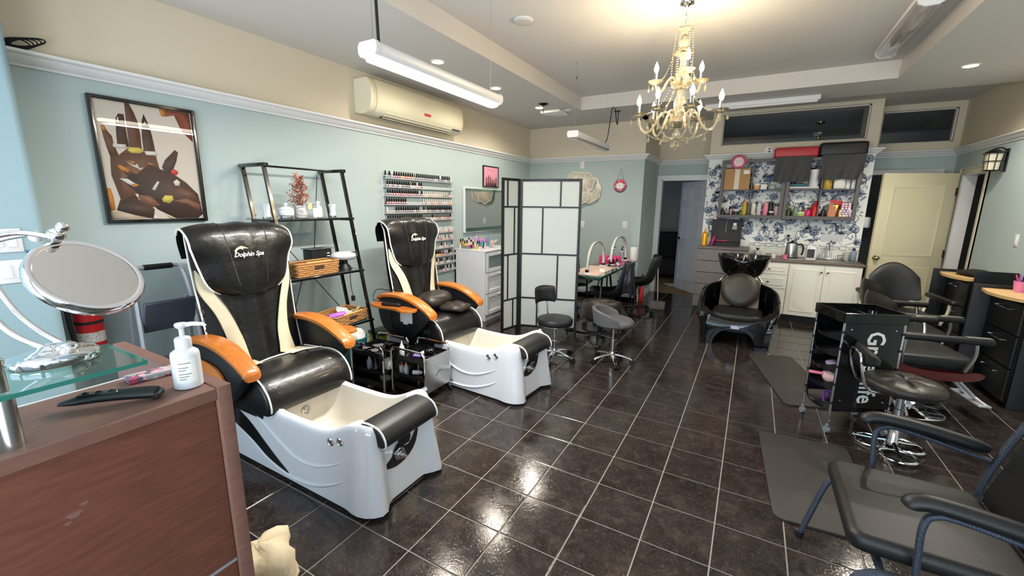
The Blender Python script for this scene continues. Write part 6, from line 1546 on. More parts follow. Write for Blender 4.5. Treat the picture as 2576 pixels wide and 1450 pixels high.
# lower shelves
lo = [('dark_spray', 'bottle', .80, .03, .13, (52, 48, 50), (70, 66, 66), 'bottle', 'dark spray bottle at the left end of the lower shelf'), ('black_jar', 'jar', .86, .034, .075, (58, 54, 54), (150, 150, 150), 'jar', 'black jar with a grey lid on the lower left shelf'), ('pink_tube_bottle', 'bottle', .915, .018, .11, (176, 130, 130), (220, 200, 196), 'can', 'slim dusty pink bottle on the lower left shelf'), ('gel_jar', 'jar', .985, .045, .11, (58, 58, 56), (210, 206, 200), 'jar', 'dark gel jar with a pale lid on the lower left shelf'), ('brown_jar', 'jar', .905, .022, .15, (90, 40, 36), (40, 30, 30), 'jar', 'red brown jar at the back of the lower left shelf'),
      ('yellow_can', 'can', 1.095, .036, .22, (196, 170, 60), (226, 150, 40), 'can', 'yellow and green product can on the lower left shelf'), ('lime_jar', 'jar', 1.05, .032, .09, (130, 170, 50), (50, 60, 40), 'jar', 'lime green jar on the lower left shelf'),
      ('white_pump', 'bottle', 1.205, .034, .2, (214, 206, 190), (230, 228, 224), 'can', 'white printed bottle right of the shelf divider'), ('hairspray_can', 'can', 1.28, .03, .24, (196, 196, 200), (170, 170, 176), 'can', 'tall silver hairspray can on the lower shelf'), ('tan_jar', 'jar', 1.22, .033, .06, (190, 170, 130), (210, 200, 180), 'jar', 'tan jar in front of the silver can'), ('pink_can', 'can', 1.365, .034, .21, (226, 130, 150), (230, 150, 166), 'can', 'pink hairspray can on the lower shelf'), ('green_can', 'can', 1.43, .03, .22, (24, 60, 56), (20, 40, 40), 'can', 'dark green can on the lower shelf'), ('black_tin', 'jar', 1.44, .03, .09, (40, 36, 36), (220, 216, 210), 'jar', 'black and white tin in front of the dark green can'), ('rose_bottle', 'bottle', 1.505, .032, .2, (206, 176, 180), (70, 90, 70), 'can', 'pale rose bottle at the right end of the left unit'),
      ('olive_oil', 'bottle', 1.65, .028, .17, (70, 76, 40), (150, 160, 50), 'bottle', 'dark bottle with yellow cap on the lower right shelf'), ('black_pump', 'bottle', 1.67, .03, .13, (46, 44, 44), (60, 58, 58), 'bottle', 'short black pump bottle on the lower right shelf'), ('grey_pump', 'bottle', 1.735, .034, .2, (120, 140, 124), (190, 200, 190), 'bottle', 'grey green pump bottle on the lower right shelf'), ('green_tub', 'jar', 1.80, .052, .09, (176, 200, 120), (206, 220, 170), 'jar', 'pale green tub on the lower right shelf'), ('copper_bottle', 'bottle', 1.83, .022, .17, (110, 60, 50), (40, 30, 30), 'bottle', 'brown bottle behind the pale green tub'), ('magenta_bottle', 'bottle', 1.885, .034, .15, (220, 40, 120), (40, 20, 30), 'bottle', 'hot magenta bottle with black cap on the lower shelf'), ('red_can', 'can', 1.965, .04, .24, (206, 40, 40), (196, 30, 30), 'bottle', 'tall red bottle on the lower right shelf'), ('red_short', 'bottle', 1.93, .025, .19, (180, 40, 40), (190, 40, 40), 'bottle', 'smaller red bottle beside the tall red bottle'), ('dark_bottle', 'bottle', 2.06, .03, .16, (44, 38, 50), (60, 50, 60), 'bottle', 'dark violet bottle right of the second divider')]
for i, (nm, ct, x, r, h, c, cc, sh, lab) in enumerate(lo):
    cyl_item(nm, lab, ct, x, S0, r, h, c, cc, .25 if sh == 'jar' else .2, yF+(.05 if i in (4, 6, 11, 15, 18, 21) else (-.05 if i in (9, 12) else 0)) , sh)
solo('peach_carton', 'peach and brown carton on the lower right shelf', 'carton', MB().rbox(-.04, .04, -.03, .03, 0, .17, .002, 1), mat('peach_card', (206, 140, 110), .6, var=.2, vs=9), (2.15, yF-.03, S0))
t = thing('gold_treatment_bag', 'gold and red standing pouch behind the peach carton', 'pouch', (2.17, yF+.055, S0)); part(t, 'pouch', MB().loft([[(a, b*s, z) for a, b in rrect(.065, .028, .01, 2)] for z, s in ((0, 1), (.02, 1.1), (.15, .8), (.19, .15))]), mat('gold_foil', (190, 140, 50), .3, .5)); part(t, 'red_top', MB().at(Matrix.Rotation(.25, 4, 'Y')).box(-.1, .06, -.004, .004, .2, .25), RED)
rc = random.Random(9); kk = 0
CNM = {(214, 130, 150): 'pink', (196, 150, 196): 'lilac', (232, 226, 220): 'white', (170, 90, 130): 'plum', (228, 200, 120): 'yellow', (150, 120, 180): 'violet'}
for r in range(7):
    for c in range(4 if r < 4 else 3):
        x = 2.235+.034*c+.008*r if r < 4 else 2.27+.034*c; x = 2.238+.036*c+(.01*(r % 2)) if r < 4 else 2.262+.036*c
        col = rc.choice(((214, 130, 150), (196, 150, 196), (232, 226, 220), (170, 90, 130), (228, 200, 120), (150, 120, 180)))
        mb = MB().box(-.016, .016, -.05, .05, 0, .03).mat(1).box(-.012, .012, -.0506, -.05, .007, .023)
        solo('hair_colour_box', '%s hair colour carton in row %s of the stack on the lower right shelf' % (CNM[col], ('one', 'two', 'three', 'four', 'five', 'six', 'seven')[r]), 'carton', mb, [mat('colour_box_%d' % kk, col, .5), PAPER], (x, yF-.02, S0+.0305*r), rc.uniform(-.03, .03), 'stacked hair colour cartons'); kk += 1
# things on top of the units
def rounded_bag(name, label, x0, x1, z0, z1, y, m1, skirt, group=None):
    t = thing(name, label, 'cape', (x0, y, z0), 0, group); w_ = x1-x0
    part(t, 'folded_roll', MB().rbox(0, w_, -.11, .1, 0, z1-z0, .03, 3), m1)
    a, b, zb, lean = skirt; rg = []
    for i in range(9):
        q = i/8; z = lerp(.015, zb-z0, q)
        rg.append([(lerp(a, b, k/16)-x0+lean*q, -.118-.012*sin(5*k/16*pi+2*q)*q, z+.008*sin(k*.9)*q) for k in range(17)]+[(lerp(a, b, k/16)-x0+lean*q, -.110-.012*sin(5*k/16*pi+2*q)*q, z+.008*sin(k*.9)*q) for k in range(16, -1, -1)])
    part(t, 'hanging_flap', MB().loft(rg), mat('black_cape_cloth', (40, 39, 38), .5, bump=.3, bs=12), 'black hanging cape cloth', sm=50)
    return t
rounded_bag('red_booster_cushion', 'red cushion on top of the wall units with a black cape hanging', 1.385, 1.905, 2.262, 2.40, YW-.11, REDV, (1.42, 1.85, 1.93, -.02))
rounded_bag('black_booster_cushion', 'black cushion on top of the wall units with a black cape hanging', 1.91, 2.43, 2.262, 2.44, YW-.11, LEATHF, (1.95, 2.42, 1.955, -.01))
t = thing('round_plaque', 'round pink and navy plaque propped on top of the shelf unit', 'sign', (.95, YW-.228, 2.225))
Mp = Matrix.Rotation(pi/2, 4, 'X')
part(t, 'rim', MB().at(Mp).loft([[(r*cos(a), r*sin(a), z) for a in [2*pi*k/32 for k in range(32)]] for r, z in ((.1, -.006), (.103, 0), (.1, .008), (.066, .008), (.066, -.006))], True, False, False), mat('navy_pink_rim', (186, 70, 100), .5, var=.6, vs=14)); part(t, 'face', MB().at(Mp).lathe([(.067, -.006), (.067, .0045), (0, .0046)], 28), mat('pale_pink_face', (232, 206, 212), .5))
part(t, 'blurred_print', MB().tube([(-.035+.07*i/10, -.0052, .012+.005*(-1)**i) for i in range(11)], .0014, 4), SIGND)
t = thing('white_round_outlet', 'round white outlet cover on the beige transom wall', 'outlet', (1.31, YW-.0005, 2.395)); part(t, 'plate', MB().at(Mp).lathe([(.055, 0), (.055, .005), (0, .006)], 28), WHITEP)
for z in (-.018, .02): part(t, 'socket', MB().at(Mp).lathe([(.014, .006), (.014, .008), (0, .008)], 14, (.012, z, 0)), mat('grey_socket_%d' % int(z*1000+50), (80, 80, 82), .5))
# ------------------------------------------------------------------ rolling trolley with lettering
t = thing('salon_trolley', 'black rolling salon trolley with white vertical lettering', 'trolley', (1.955, 2.505, 0), math.radians(24))
W_, D_ = .19, .15
for x in (-W_, W_):
    for y in (-D_, D_):
        p = part(t, 'post', MB().cyl((x, y, .065), (x, y, .84), .0085, n=10), CHROME)
        for z in (.23, .37, .5, .63, .75): part(p, 'collar', MB().cyl((x, y, z-.009), (x, y, z+.009), .0115, n=10), BLACKP)
        part(t, 'caster', MB().cyl((x-.011, y, .024), (x+.011, y, .024), .024, n=14).lathe([(.008, .045), (.012, .05), (.012, .066), (.006, .07)], 10, (x, y, 0)), mat('clear_grey_wheel_%d' % int(100+x*100+y*10), (150, 156, 166), .2, .4))
mb = MB().box(-W_-.012, W_+.012, -D_-.012, D_+.012, .82, .828)
for (a, b, c, e) in ((-W_-.014, W_+.014, -D_-.014, -D_-.006), (-W_-.014, W_+.014, D_+.006, D_+.014), (-W_-.014, -W_-.006, -D_-.014, D_+.014), (W_+.006, W_+.014, -D_-.014, D_+.014)): mb.rbox(a, b, c, e, .815, .886, .003, 1)
mb.box(-.003, .003, -D_, D_, .828, .862)
part(t, 'top_tray', mb, BLACKM)
pn = part(t, 'front_panel', MB().rbox(-W_+.006, W_-.006, -D_-.004, -D_+.004, .2, .815, .002, 1), BLACKM)
part(t, 'back_panel', MB().rbox(-W_+.006, W_-.006, D_-.004, D_+.004, .2, .815, .002, 1), BLACKM)
for x in (-.14, .14):
    for z in (.25, .77): part(pn, 'screw', MB().sph((x, -D_-.004, z), .006, 8, 4), CHROME)
me = text_mesh('Greenlife', .16, .0006, 0, .0025, 1.0, mats=PAPER)
xs = [v.co.x for v in me.vertices]; sc_ = .52/(max(xs)-min(xs))
o = link('lettering', me, pn, (.02, -D_-.0052, .5), (pi/2, pi/2, 0)); o.scale = (sc_, 1.0, 1); o['label'] = 'white vertical lettering'
for i, z in enumerate((.68, .56, .44, .31, .16)):
    mb = MB().box(-W_+.012, W_-.012, -D_+.01, D_-.01, z, z+.005).box(W_-.018, W_-.012, -D_+.01, D_-.01, z, z+.06)
    rg = []
    for k in range(13):
        q = k/12; y = lerp(-D_+.01, D_-.01, q); b = .045*sin(pi*q)
        rg.append([(-W_+.012-b, y, z), (-W_+.002-b*1.3, y, z+.075-.045*sin(pi*q)), (-W_+.006-b*1.3, y, z+.075-.045*sin(pi*q)), (-W_+.02-b, y, z+.004)])
    mb.loft(rg)
    part(t, 'drawer_tray', mb, mat('dark_tray_%d' % i, (26, 26, 28), .3), sm=50)
def onT(x, y): v = rz(math.radians(24), (1.955, 2.505, 0)) @ Vector((x, y, 0)); return v.x, v.y
def inT(name, label, cat, mb, m, x, y, z, rot=0, sm=50): return solo(name, label, cat, mb, m, onT(x, y)+(z,), rot, 'things in the trolley trays', sm)
inT('clear_bag', 'clear bag of pink curlers in the trolley tray', 'bag', lump(.07, .08, .05), mat('rosy_clear_plastic', (206, 176, 176), .25, alpha=.9), -.1, 0, .317)
inT('lime_roller', 'lime green hair roller in the trolley tray', 'hair roller', MB().cyl((-.03, 0, .03), (.03, 0, .03), .028, n=14), mat('lime_plastic', (190, 214, 40), .4), -.1, -.105, .317, .4)
inT('purple_basket', 'purple plastic strap ring in the lowest trolley tray', 'ring', MB().tube([(.0+.035*cos(a), .06*sin(a)*.9, .045+.035*sin(a)) for a in [2*pi*k/20 for k in range(20)]], .006, 6, True), mat('violet_plastic', (110, 50, 170), .35), -.13, -.03, .167)
inT('purple_tub', 'violet tub in the lowest trolley tray', 'tub', MB().rbox(-.05, .05, -.08, .08, 0, .06, .01, 2), mat('violet_tub', (96, 44, 150), .4), -.03, .03, .167)
inT('lilac_pack', 'lilac packet on a middle trolley tray', 'packet', lump(.06, .08, .018), mat('lilac_packet', (150, 130, 170), .4), -.1, 0, .447)
inT('pink_comb', 'pink handled comb sticking out of a trolley tray', 'comb', MB().rbox(-.09, .06, -.012, .012, 0, .02, .004, 1), mat('pink_handle', (220, 120, 150), .4), -.16, .02, .37)
inT('scissors', 'steel scissors lying in the trolley top tray', 'scissors', MB().tube([(-.1, -.05, .004), (.06, .03, .004)], .004, 6).tube([(-.1, -.02, .005), (.06, -.0, .005)], .004, 6), CHROME, -.06, .02, .829)

# ------------------------------------------------------------------ quilted stool, mats
t = thing('quilted_stool', 'black quilted round stool with chrome ring base beside the trolley', 'stool', (2.185, 2.235, 0), .12)
for k in range(3):
    a = 2*pi*k/3+.5; c = Vector((cos(a)*.115, sin(a)*.115, 0)); d = Vector((cos(a), sin(a), 0)); s = Vector((-sin(a), cos(a), 0))
    part(t, 'base_loop', MB().tube([c+d*(.085*cos(q))+s*(.095*sin(q))+Vector((0, 0, .022+.012*(1-cos(q))*.0)) for q in [2*pi*i/24 for i in range(24)]], .009, 8, True), CHROME)
    part(t, 'base_spoke', MB().tube([(0, 0, .07), c*.8+Vector((0, 0, .045)), c*1.7+Vector((0, 0, .024))], [.014, .011, .008], 8), CHROME)
    part(t, 'glide', MB().cyl(c*1.6, c*1.6+Vector((0, 0, .016)), .012, n=10), BLACKP)
part(t, 'gas_lift', MB().lathe([(.034, .05), (.034, .07), (.028, .08), (.028, .3), (.022, .302), (.022, .42)], 18), CHROME)
part(t, 'lever', MB().tube([(.03, -.02, .41), (.09, -.09, .36), (.1, -.1, .32)], [.004, .004, .011], 8), BLACKP)
rg = []
for z, s in ((.42, .7), (.43, .95), (.45, 1.03), (.475, 1.03), (.492, .97), (.5, .85)):
    rg.append([(.2*s*cos(a), .2*s*sin(a), z) for a in [2*pi*k/48 for k in range(48)]])
for s in (.7, .45, .2, .02):
    rg.append([(.2*s*cos(a), .2*s*sin(a), .508-.012*math.exp(-((((a*6/(2*pi)) % 1)-.5)/.1)**2)*(1 if s > .1 else 1)-(.008 if s < .1 else 0)) for a in [2*pi*k/48 for k in range(48)]])
st = part(t, 'seat_cushion', MB().loft(rg), LEATHB, sm=60)
for k in range(6):
    a = 2*pi*(k+.5)/6; part(st, 'seam', MB().tube([(.03*cos(a), .03*sin(a), .499), (.1*cos(a), .1*sin(a), .4995), (.17*cos(a), .17*sin(a), .494)], .003, 5), LEATH)
part(t, 'back_loop', MB().tube(cr([(-.08, -.09, .425), (-.2, -.1, .43), (-.245, -.1, .5), (-.27, -.1, .6), (-.275, -.07, .66), (-.275, .07, .66), (-.27, .1, .6), (-.245, .1, .5), (-.2, .1, .43), (-.08, .09, .425)], 5), .009, 8), CHROME)
def pad2(u, v, sd):
    y = lerp(-.17, .17, u); e = (2*u-1)**2; z = lerp(.57+.05*e, .72-.06*e, v); q = max(abs(2*u-1), abs(2*v-1))
    return (-.26+.06*e+(.02 if sd else -.016)*(1-q**6), y, z)
part(t, 'backrest', MB().slab(pad2, 14, 8, 0), LEATHF, sm=60)
def floor_mat(label, corners):
    P = []
    n = len(corners)
    for i in range(n):
        c = Vector(corners[i]); a = (Vector(corners[i-1])-c).normalized(); b = (Vector(corners[(i+1) % n])-c).normalized()
        for k in range(5): q = k/4; P.append(c+a*.06*(1-q)**2+b*.06*q**2)
    return solo('floor_mat', label, 'mat', MB().loft([[(p.x, p.y, z) for p in P] for z in (.001, .012)] + [[(lerp(p.x, sum(q.x for q in P)/len(P), .012), lerp(p.y, sum(q.y for q in P)/len(P), .012), .0145) for p in P]]), MATG, group='grey anti-fatigue floor mats')
floor_mat('dark grey floor mat lying between the shampoo chair and the trolley', [(1.33, 3.83), (1.61, 2.63), (2.02, 2.76), (1.73, 3.98)])
floor_mat('dark grey floor mat lying under the front armchair', [(1.42, 2.05), (1.48, 1.1), (1.95, 1.14), (1.93, 2.1)])

# ------------------------------------------------------------------ styling chairs (local +x = facing)
def styling_chair(label, loc, rot, red=False, oval=False):
    t = thing('styling_chair', label, 'chair', loc, rot, 'salon styling chairs')
    part(t, 'base_plate', MB().lathe([(.27, 0), (.275, .008), (.26, .02), (.1, .035), (.06, .05)], 32), CHROME if red else BLACKM)
    part(t, 'hydraulic_column', MB().lathe([(.075, .04), (.075, .22), (.05, .225), (.05, .36)], 60), CHROME)
    part(t, 'pump_lever', MB().tube([(0, -.06, .1), (-.05, -.2, .12), (-.08, -.28, .14)], .012, 8), CHROME)
    part(t, 'seat_cushion', MB().rbox(-.24, .28, -.25, .25, .4, .505, .04, 4, .09), LEATHF)
    if red:
        for s in (-1, 1):
            ply = cr([(-.28, .5, 0), (-.25, .4, 0), (-.1, .36, 0), (.1, .335, 0), (.27, .36, 0), (.29, .41, 0), (.1, .395, 0), (-.1, .41, 0), (-.2, .46, 0), (-.24, .6, 0), (-.27, .6, 0)], 4, True)
            part(t, 'side_frame', MB().prism([(p.x, p.y) for p in ply], lambda u, v, q: (u, s*q, v), .245, .27), REDWOOD, 'dark red side frame', sm=50)
        part(t, 'seat_base', MB().rbox(-.22, .22, -.22, .22, .345, .4, .01, 1), REDWOOD)
    else:
        part(t, 'seat_base', MB().rbox(-.2, .2, -.2, .2, .36, .4, .01, 1), BLACKP)
    for s in (-1, 1):
        part(t, 'arm_post', MB().tube(cr([(.18, s*.27, .42), (.2, s*.3, .55), (.19, s*.31, .64)], 4), .014, 8), OFFW if oval else STEEL)
        part(t, 'arm_post', MB().tube(cr([(-.2, s*.27, .45), (-.22, s*.3, .55), (-.22, s*.31, .65)], 4), .014, 8), OFFW if oval else STEEL)
        a = part(t, 'armrest', MB().rbox(-.25, .28, s*.31-.032, s*.31+.032, .64, .69, .02, 3), LEATHF)
        if not oval: part(a, 'metal_plate', MB().rbox(.12, .265, s*.31-.02, s*.31+.02, .69, .694, .002, 1), STEEL)
    def bk(u, v, sd):
        y = lerp(-.24, .24, u); e = (2*u-1)**2
        top = .99-.16*e if oval else .93-.05*e**2
        z = lerp(.47+(.14*e if oval else 0), top, v); q = max(abs(2*u-1)**4, abs(2*v-1)**4)
        return (-.25+.07*e-.09*v+(.035 if sd else -.035)*(1-q), y*(1-.05*v), z)
    part(t, 'backrest', MB().slab(bk, 16, 12, 0), LEATHF if oval else LEATHB, sm=60)
    part(t, 'footrest', MB().tube([(.2, -.06, .36), (.4, -.06, .16), (.42, -.16, .13)], .013, 8).tube([(.2, .06, .36), (.4, .06, .16), (.42, .16, .13)], .013, 8).rbox(.37, .45, -.17, .17, .12, .14, .006, 1), ALU)
    return t
styling_chair('black styling chair with dark red frame behind the trolley', (2.45, 3.14, 0), .2, True)
styling_chair('black styling chair with its back to the shampoo chair', (2.55, 3.89, 0), .1)
styling_chair('black oval-backed styling chair in front of the beige door', (2.70, 4.66, 0), -pi/2+.12, False, True)

# ------------------------------------------------------------------ styling stations along the right wall
def station(label, y0, y1, x0=3.03):
    t = thing('styling_station', label, 'cabinet', (x0, y0, 0), 0, 'black styling stations'); W_ = XR-.004-x0; L = y1-y0
    STB = mat('black_station_%d' % int(y0*10), (13, 14, 17), .45)
    part(t, 'side_panel', MB().rbox(.1, W_, 0, .02, 0, .985, .002, 1), STB)
    part(t, 'side_panel', MB().rbox(-.05, W_, L-.02, L, 0, .93, .002, 1), STB)
    part(t, 'carcass', MB().box(.09, W_, .02, L-.02, .04, .86), BLACKM)
    for z0, z1 in ((.6, .85), (.33, .59), (.06, .32)):
        d = part(t, 'drawer_front', MB().rbox(.07, .09, .024, L-.024, z0, z1, .003, 1), STB); part(d, 'handle', MB().tube([(.07, L*.3, z1-.06), (.045, L*.3, z1-.06), (.045, L*.7, z1-.06), (.07, L*.7, z1-.06)], .005, 6), CHROME)
    pl = [(W_, .021), (.04, .021), (-.02, L*.3), (-.035, L*.6), (.0, L-.021), (W_, L-.021)]
    part(t, 'wood_top', MB().prism(pl, lambda u, v, q: (u, v, q), .875, .9), WOODP)
    part(t, 'paper_sticker', MB().box(.25, .28, -.0008, 0, .72, .74), PAPER)
    return t
station('black styling station with pale wood top nearest the beige door', 4.62, 5.2, 3.1)
station('black styling station with pale wood top at the right edge', 3.48, 4.06, 3.06)
solo('folded_black_towel', 'black towel heaped on the far styling station', 'towel', lump(.13, .2, .03, 24, 7, 4, .12), mat('black_towel', (22, 22, 23), .9, bump=.5, bs=80), (3.3, 4.92, .9005), 0, sm=60)
t = thing('pink_cup', 'pink plastic cup of combs on the near styling station', 'cup', (3.25, 3.93, .9005)); part(t, 'cup', MB().lathe([(.035, 0), (.045, .09), (.042, .09), (.033, .005), (0, .005)], 18), mat('pink_clear_cup', (220, 130, 176), .3))
for k in range(4): part(t, 'comb', MB().at(Matrix.Translation((0, 0, .01)) @ Matrix.Rotation(.2*k-.3, 4, 'Y')).rbox(-.004, .004, -.012+.006*k, .004+.006*k, 0, .14, .002, 1), (PINK, PURPLE, BLACKP, WHITEP)[k])
t = thing('station_mirror', 'wood framed mirror leaning above the near styling station', 'mirror', (XR-.012, 3.5, .93)); part(t, 'frame', MB().rbox(-.03, .0, -.03, .55, 0, 1.0, .004, 1), mat('brown_mirror_frame', (104, 84, 66), .5)); part(t, 'glass', MB().box(-.034, -.0305, .02, .5, .05, .95), MIRROR)

# ------------------------------------------------------------------ front armchair at the right edge (local +x = facing)
t = thing('waiting_armchair', 'black vinyl armchair with grey hammered metal frame at the right front', 'chair', (1.87, .73, 0), pi)
part(t, 'seat_cushion', MB().rbox(-.25, .235, -.268, .268, .405, .475, .028, 4, .05), LEATHF)
for s in (-1, 1):
    P = cr([(.285, s*.30, 0), (.25, s*.30, .16), (.215, s*.30, .31), (.18, s*.30, .36), (.11, s*.30, .38), (-.05, s*.30, .372), (-.3, s*.30, .36)], 5)
    part(t, 'front_leg', MB().tube(P, .0175, 8, sq=(1, .75)), GREYMET)
    part(t, 'rear_leg', MB().tube(cr([(-.38, s*.30, 0), (-.31, s*.30, .3), (-.27, s*.30, .45), (-.32, s*.29, .7), (-.42, s*.27, 1.02)], 5), .0165, 8, sq=(1, .75)), GREYMET)
    part(t, 'arm_post', MB().tube(cr([(.06, s*.302, .375), (.07, s*.305, .5), (.075, s*.31, .6), (.055, s*.31, .645), (-.02, s*.31, .65), (-.28, s*.30, .60)], 5), .014, 8, sq=(1, .75)), GREYMET)
    A = cr([(.115, s*.31, .655), (.105, s*.31, .675), (.05, s*.31, .685), (-.1, s*.31, .672), (-.27, s*.305, .645)], 5)
    part(t, 'arm_pad', MB().tube(A, [.012, .022, .028]+[.029]*(len(A)-5)+[.027, .018], 12, sq=(1, .9)), LEATHF)
    part(t, 'foot_cap', MB().cyl((.285, s*.30, 0), (.283, s*.30, .03), .019, n=10), BLACKP)
for x, z in ((.14, .375), (-.26, .36)): part(t, 'cross_bar', MB().tube([(x, -.3, z), (x, .3, z)], .014, 6), GREYMET)
def bk3(u, v, sd):
    y = lerp(-.265, .265, u); z = lerp(.44, 1.08, v); q = max(abs(2*u-1)**8, abs(2*v-1)**8); e = (2*u-1)**2
    return (-.27-.17*v+(.04 if sd else -.03)*(1-q), y*(1-.1*v**4), z-.03*e*v)
part(t, 'backrest', MB().slab(bk3, 14, 14, 0), LEATHF, sm=60)

# ------------------------------------------------------------------ lantern on the right wall
t = thing('wall_lantern', 'black caged wall lantern with frosted glass on the right wall', 'wall lamp', (XR, 5.42, 2.0))
part(t, 'back_plate', MB().rbox(-.012, -.001, -.05, .05, -.02, .22, .004, 1), BLACKM)
part(t, 'glass', MB().loft([[(-.1+a*s, b*s, z) for a, b in rrect(.062, .062, .03, 3)] for z, s in ((0, .82), (.17, 1.0))]), mat('frosted_lantern_glass', (206, 198, 176), .4))
for z, s in ((-.004, .9), (.09, .98), (.174, 1.1)): part(t, 'cage_ring', MB().tube([(-.1+a*s*1.08, b*s*1.08, z) for a, b in rrect(.064, .064, .03, 3)], .005, 6, True), BLACKM)
for k in range(8):
    a = 2*pi*k/8; part(t, 'cage_bar', MB().tube([(-.1+.058*cos(a)*1.05, .058*sin(a)*1.05, -.004), (-.1+.072*cos(a)*1.05, .072*sin(a)*1.05, .174)], .004, 6), BLACKM)
part(t, 'roof', MB().lathe([(.085, .176), (.07, .19), (.03, .215), (.012, .225), (0, .23)], 20, (-.1, 0, 0)), BLACKM)
part(t, 'bracket', MB().tube(cr([(-.005, 0, .2), (-.05, 0, .23), (-.1, 0, .225)], 4), .007, 6), BLACKM)

# ------------------------------------------------------------------ ceiling fittings
def led_bar(t, L, zc, on, name='diffuser'):
    """bar along local y, hanging body 0..L"""
    body = [(-.05, .045), (.05, .045), (.062, .03), (.062, -.0), (.05, -.018), (-.05, -.018), (-.062, 0), (-.062, .03)]
    part(t, 'housing', MB().loft([[(a, y, zc+b) for a, b in body] for y in (.025, L-.025)]), WHITEP)
    for y0, y1 in ((0, .026), (L-.026, L)): part(t, 'end_cap', MB().loft([[(a*1.06, y, zc+b*1.1) for a, b in body] for y in (y0, y1)]), WHITEP)
    part(t, 'diffuser', MB().loft([[(a, y, zc-.0185+b) for a, b in ((-.05, .0), (-.04, -.018), (0, -.026), (.04, -.018), (.05, 0))] for y in (.03, L-.03)]), on)
t = thing('hanging_light_bar', 'lit white light bar hanging on cords before the air conditioner', 'light', (-.547, .41, 2.305), 0, 'hanging white light bars')
led_bar(t, 1.22, .02, LEDON)
part(t, 'power_cord', MB().tube([(.02, .06, .06), (.018, .055, .3), (.01, .06, HT-2.306)], .008, 8), BLACKP); part(t, 'suspension_wire', MB().cyl((0, 1.15, .06), (0, 1.15, HT-2.306), .0014, n=5), STEEL); part(t, 'suspension_wire', MB().cyl((-.02, .06, .06), (-.02, .06, HT-2.306), .0014, n=5), STEEL)
l = area('light_bar_glow', (-.547, 1.02, 2.268), (0, 0, 0), .1, 1.1, 36, (1, .96, .9))
t = thing('hanging_light_bar', 'unlit white light bar with looped cord hanging by the back wall', 'light', (-.575, 3.26, 2.3), 0, 'hanging white light bars')
led_bar(t, 1.22, .02, DIFF)
part(t, 'power_cord', MB().tube(cr([(0, 1.05, .06), (.03, 1.12, .12), (.04, 1.2, .4), (.03, 1.27, .52), (.03, 1.38, .57), (.02, 1.48, .5), (.015, 1.6, .38), (.02, 1.61, HC-2.301)], 6), .006, 6), BLACKP)
for y in (.08, 1.14): part(t, 'suspension_wire', MB().cyl((0, y, .06), (0, y, HT-2.302), .0012, n=5), STEEL)
part(t, 'ceiling_hook', MB().lathe([(.05, HC-2.302), (.045, HC-2.31), (.01, HC-2.316)], 16, (.0, 1.62, 0)), BLACKM)
t = thing('ceiling_light_fixture', 'long unlit ceiling fixture with glossy diffuser inside the tray at right', 'light', (2.13, 2.95, HT-.001))
part(t, 'housing', MB().rbox(-.085, .085, 0, 1.22, -.03, 0, .006, 1), WHITEP)
part(t, 'diffuser', MB().loft([[(a, y, -.031+b*s) for a, b in ((-.08, 0), (-.07, -.03), (-.035, -.05), (.035, -.05), (.07, -.03), (.08, 0))] for y, s in ((.02, .9), (.03, 1), (1.19, 1), (1.2, .9))]), DIFF, sm=70)
for y0, y1 in ((0, .02), (1.2, 1.22)): part(t, 'end_cap', MB().loft([[(a*1.05, y, -.03+b*1.05) for a, b in ((-.08, .02), (-.08, 0), (-.07, -.03), (-.035, -.05), (.035, -.05), (.07, -.03), (.08, 0), (.08, .02))] for y in (y0, y1)]), WHITEP)
t = thing('ceiling_light_fixture', 'slim white batten light on the ceiling before the papered wall', 'light', (.53, 5.03, HC-.001))
part(t, 'housing', MB().rbox(0, 1.22, -.04, .04, -.055, 0, .006, 1), WHITEP); part(t, 'diffuser', MB().rbox(.02, 1.2, -.035, .035, -.075, -.055, .012, 2), mat('white_batten_diffuser', (236, 233, 230), .4))
for k, (x, y, pw) in enumerate(((-1.458, 2.085, 30), (-1.455, 3.1, 34), (-1.445, 4.2, 44), (2.79, 4.41, 60), (2.79, 3.3, 50), (2.79, 2.2, 40))):  # last two are out of view, added to brighten the right side
    t = thing('recessed_downlight', ('lit recessed downlight nearest the air conditioner', 'lit recessed downlight above the polish racks', 'lit recessed downlight beside the small pendant canopy', 'lit recessed downlight in the ceiling at the far right', 'added unseen downlight brightening the styling chairs', 'added unseen downlight brightening the right side towards the front armchair')[k], 'light', (x, y, HC-.0005), 0, 'recessed downlights')
    part(t, 'trim_ring', MB().lathe([(.048, -.002), (.055, -.006), (.066, -.004), (.068, 0)], 28, cap=False), WHITEP); part(t, 'lens', MB().lathe([(.05, -.0035), (.02, -.004), (0, -.004)], 28), DOWNON)
    d = bpy.data.lights.new('downlight', 'SPOT'); d.energy = pw; d.color = (1, .93, .82); d.spot_size = 2.8; d.spot_blend = .6; d.shadow_soft_size = .05
    o = link('downlight_lamp', d, t, (0, 0, -.012))
t = thing('ceiling_speaker', 'flat round white unlit fitting on the tray ceiling', 'ceiling fitting', (-.547, 2.05, HT-.001)); part(t, 'cover', MB().lathe([(.075, 0), (.075, -.012), (.068, -.02), (.03, -.026), (0, -.027)][::1], 28), mat('greyish_white_cover', (196, 192, 188), .4)); part(t, 'rim', MB().lathe([(.08, 0), (.08, -.006), (.074, -.008)], 28, cap=False), WHITEP)
t = thing('pendant_canopy', 'dark metal pendant canopy with a short chain on the ceiling', 'ceiling fitting', (-1.3, 4.02, HC-.0005)); part(t, 'canopy', MB().lathe([(.065, 0), (.065, -.006), (.05, -.018), (.02, -.026), (0, -.027)], 60), DARKST)
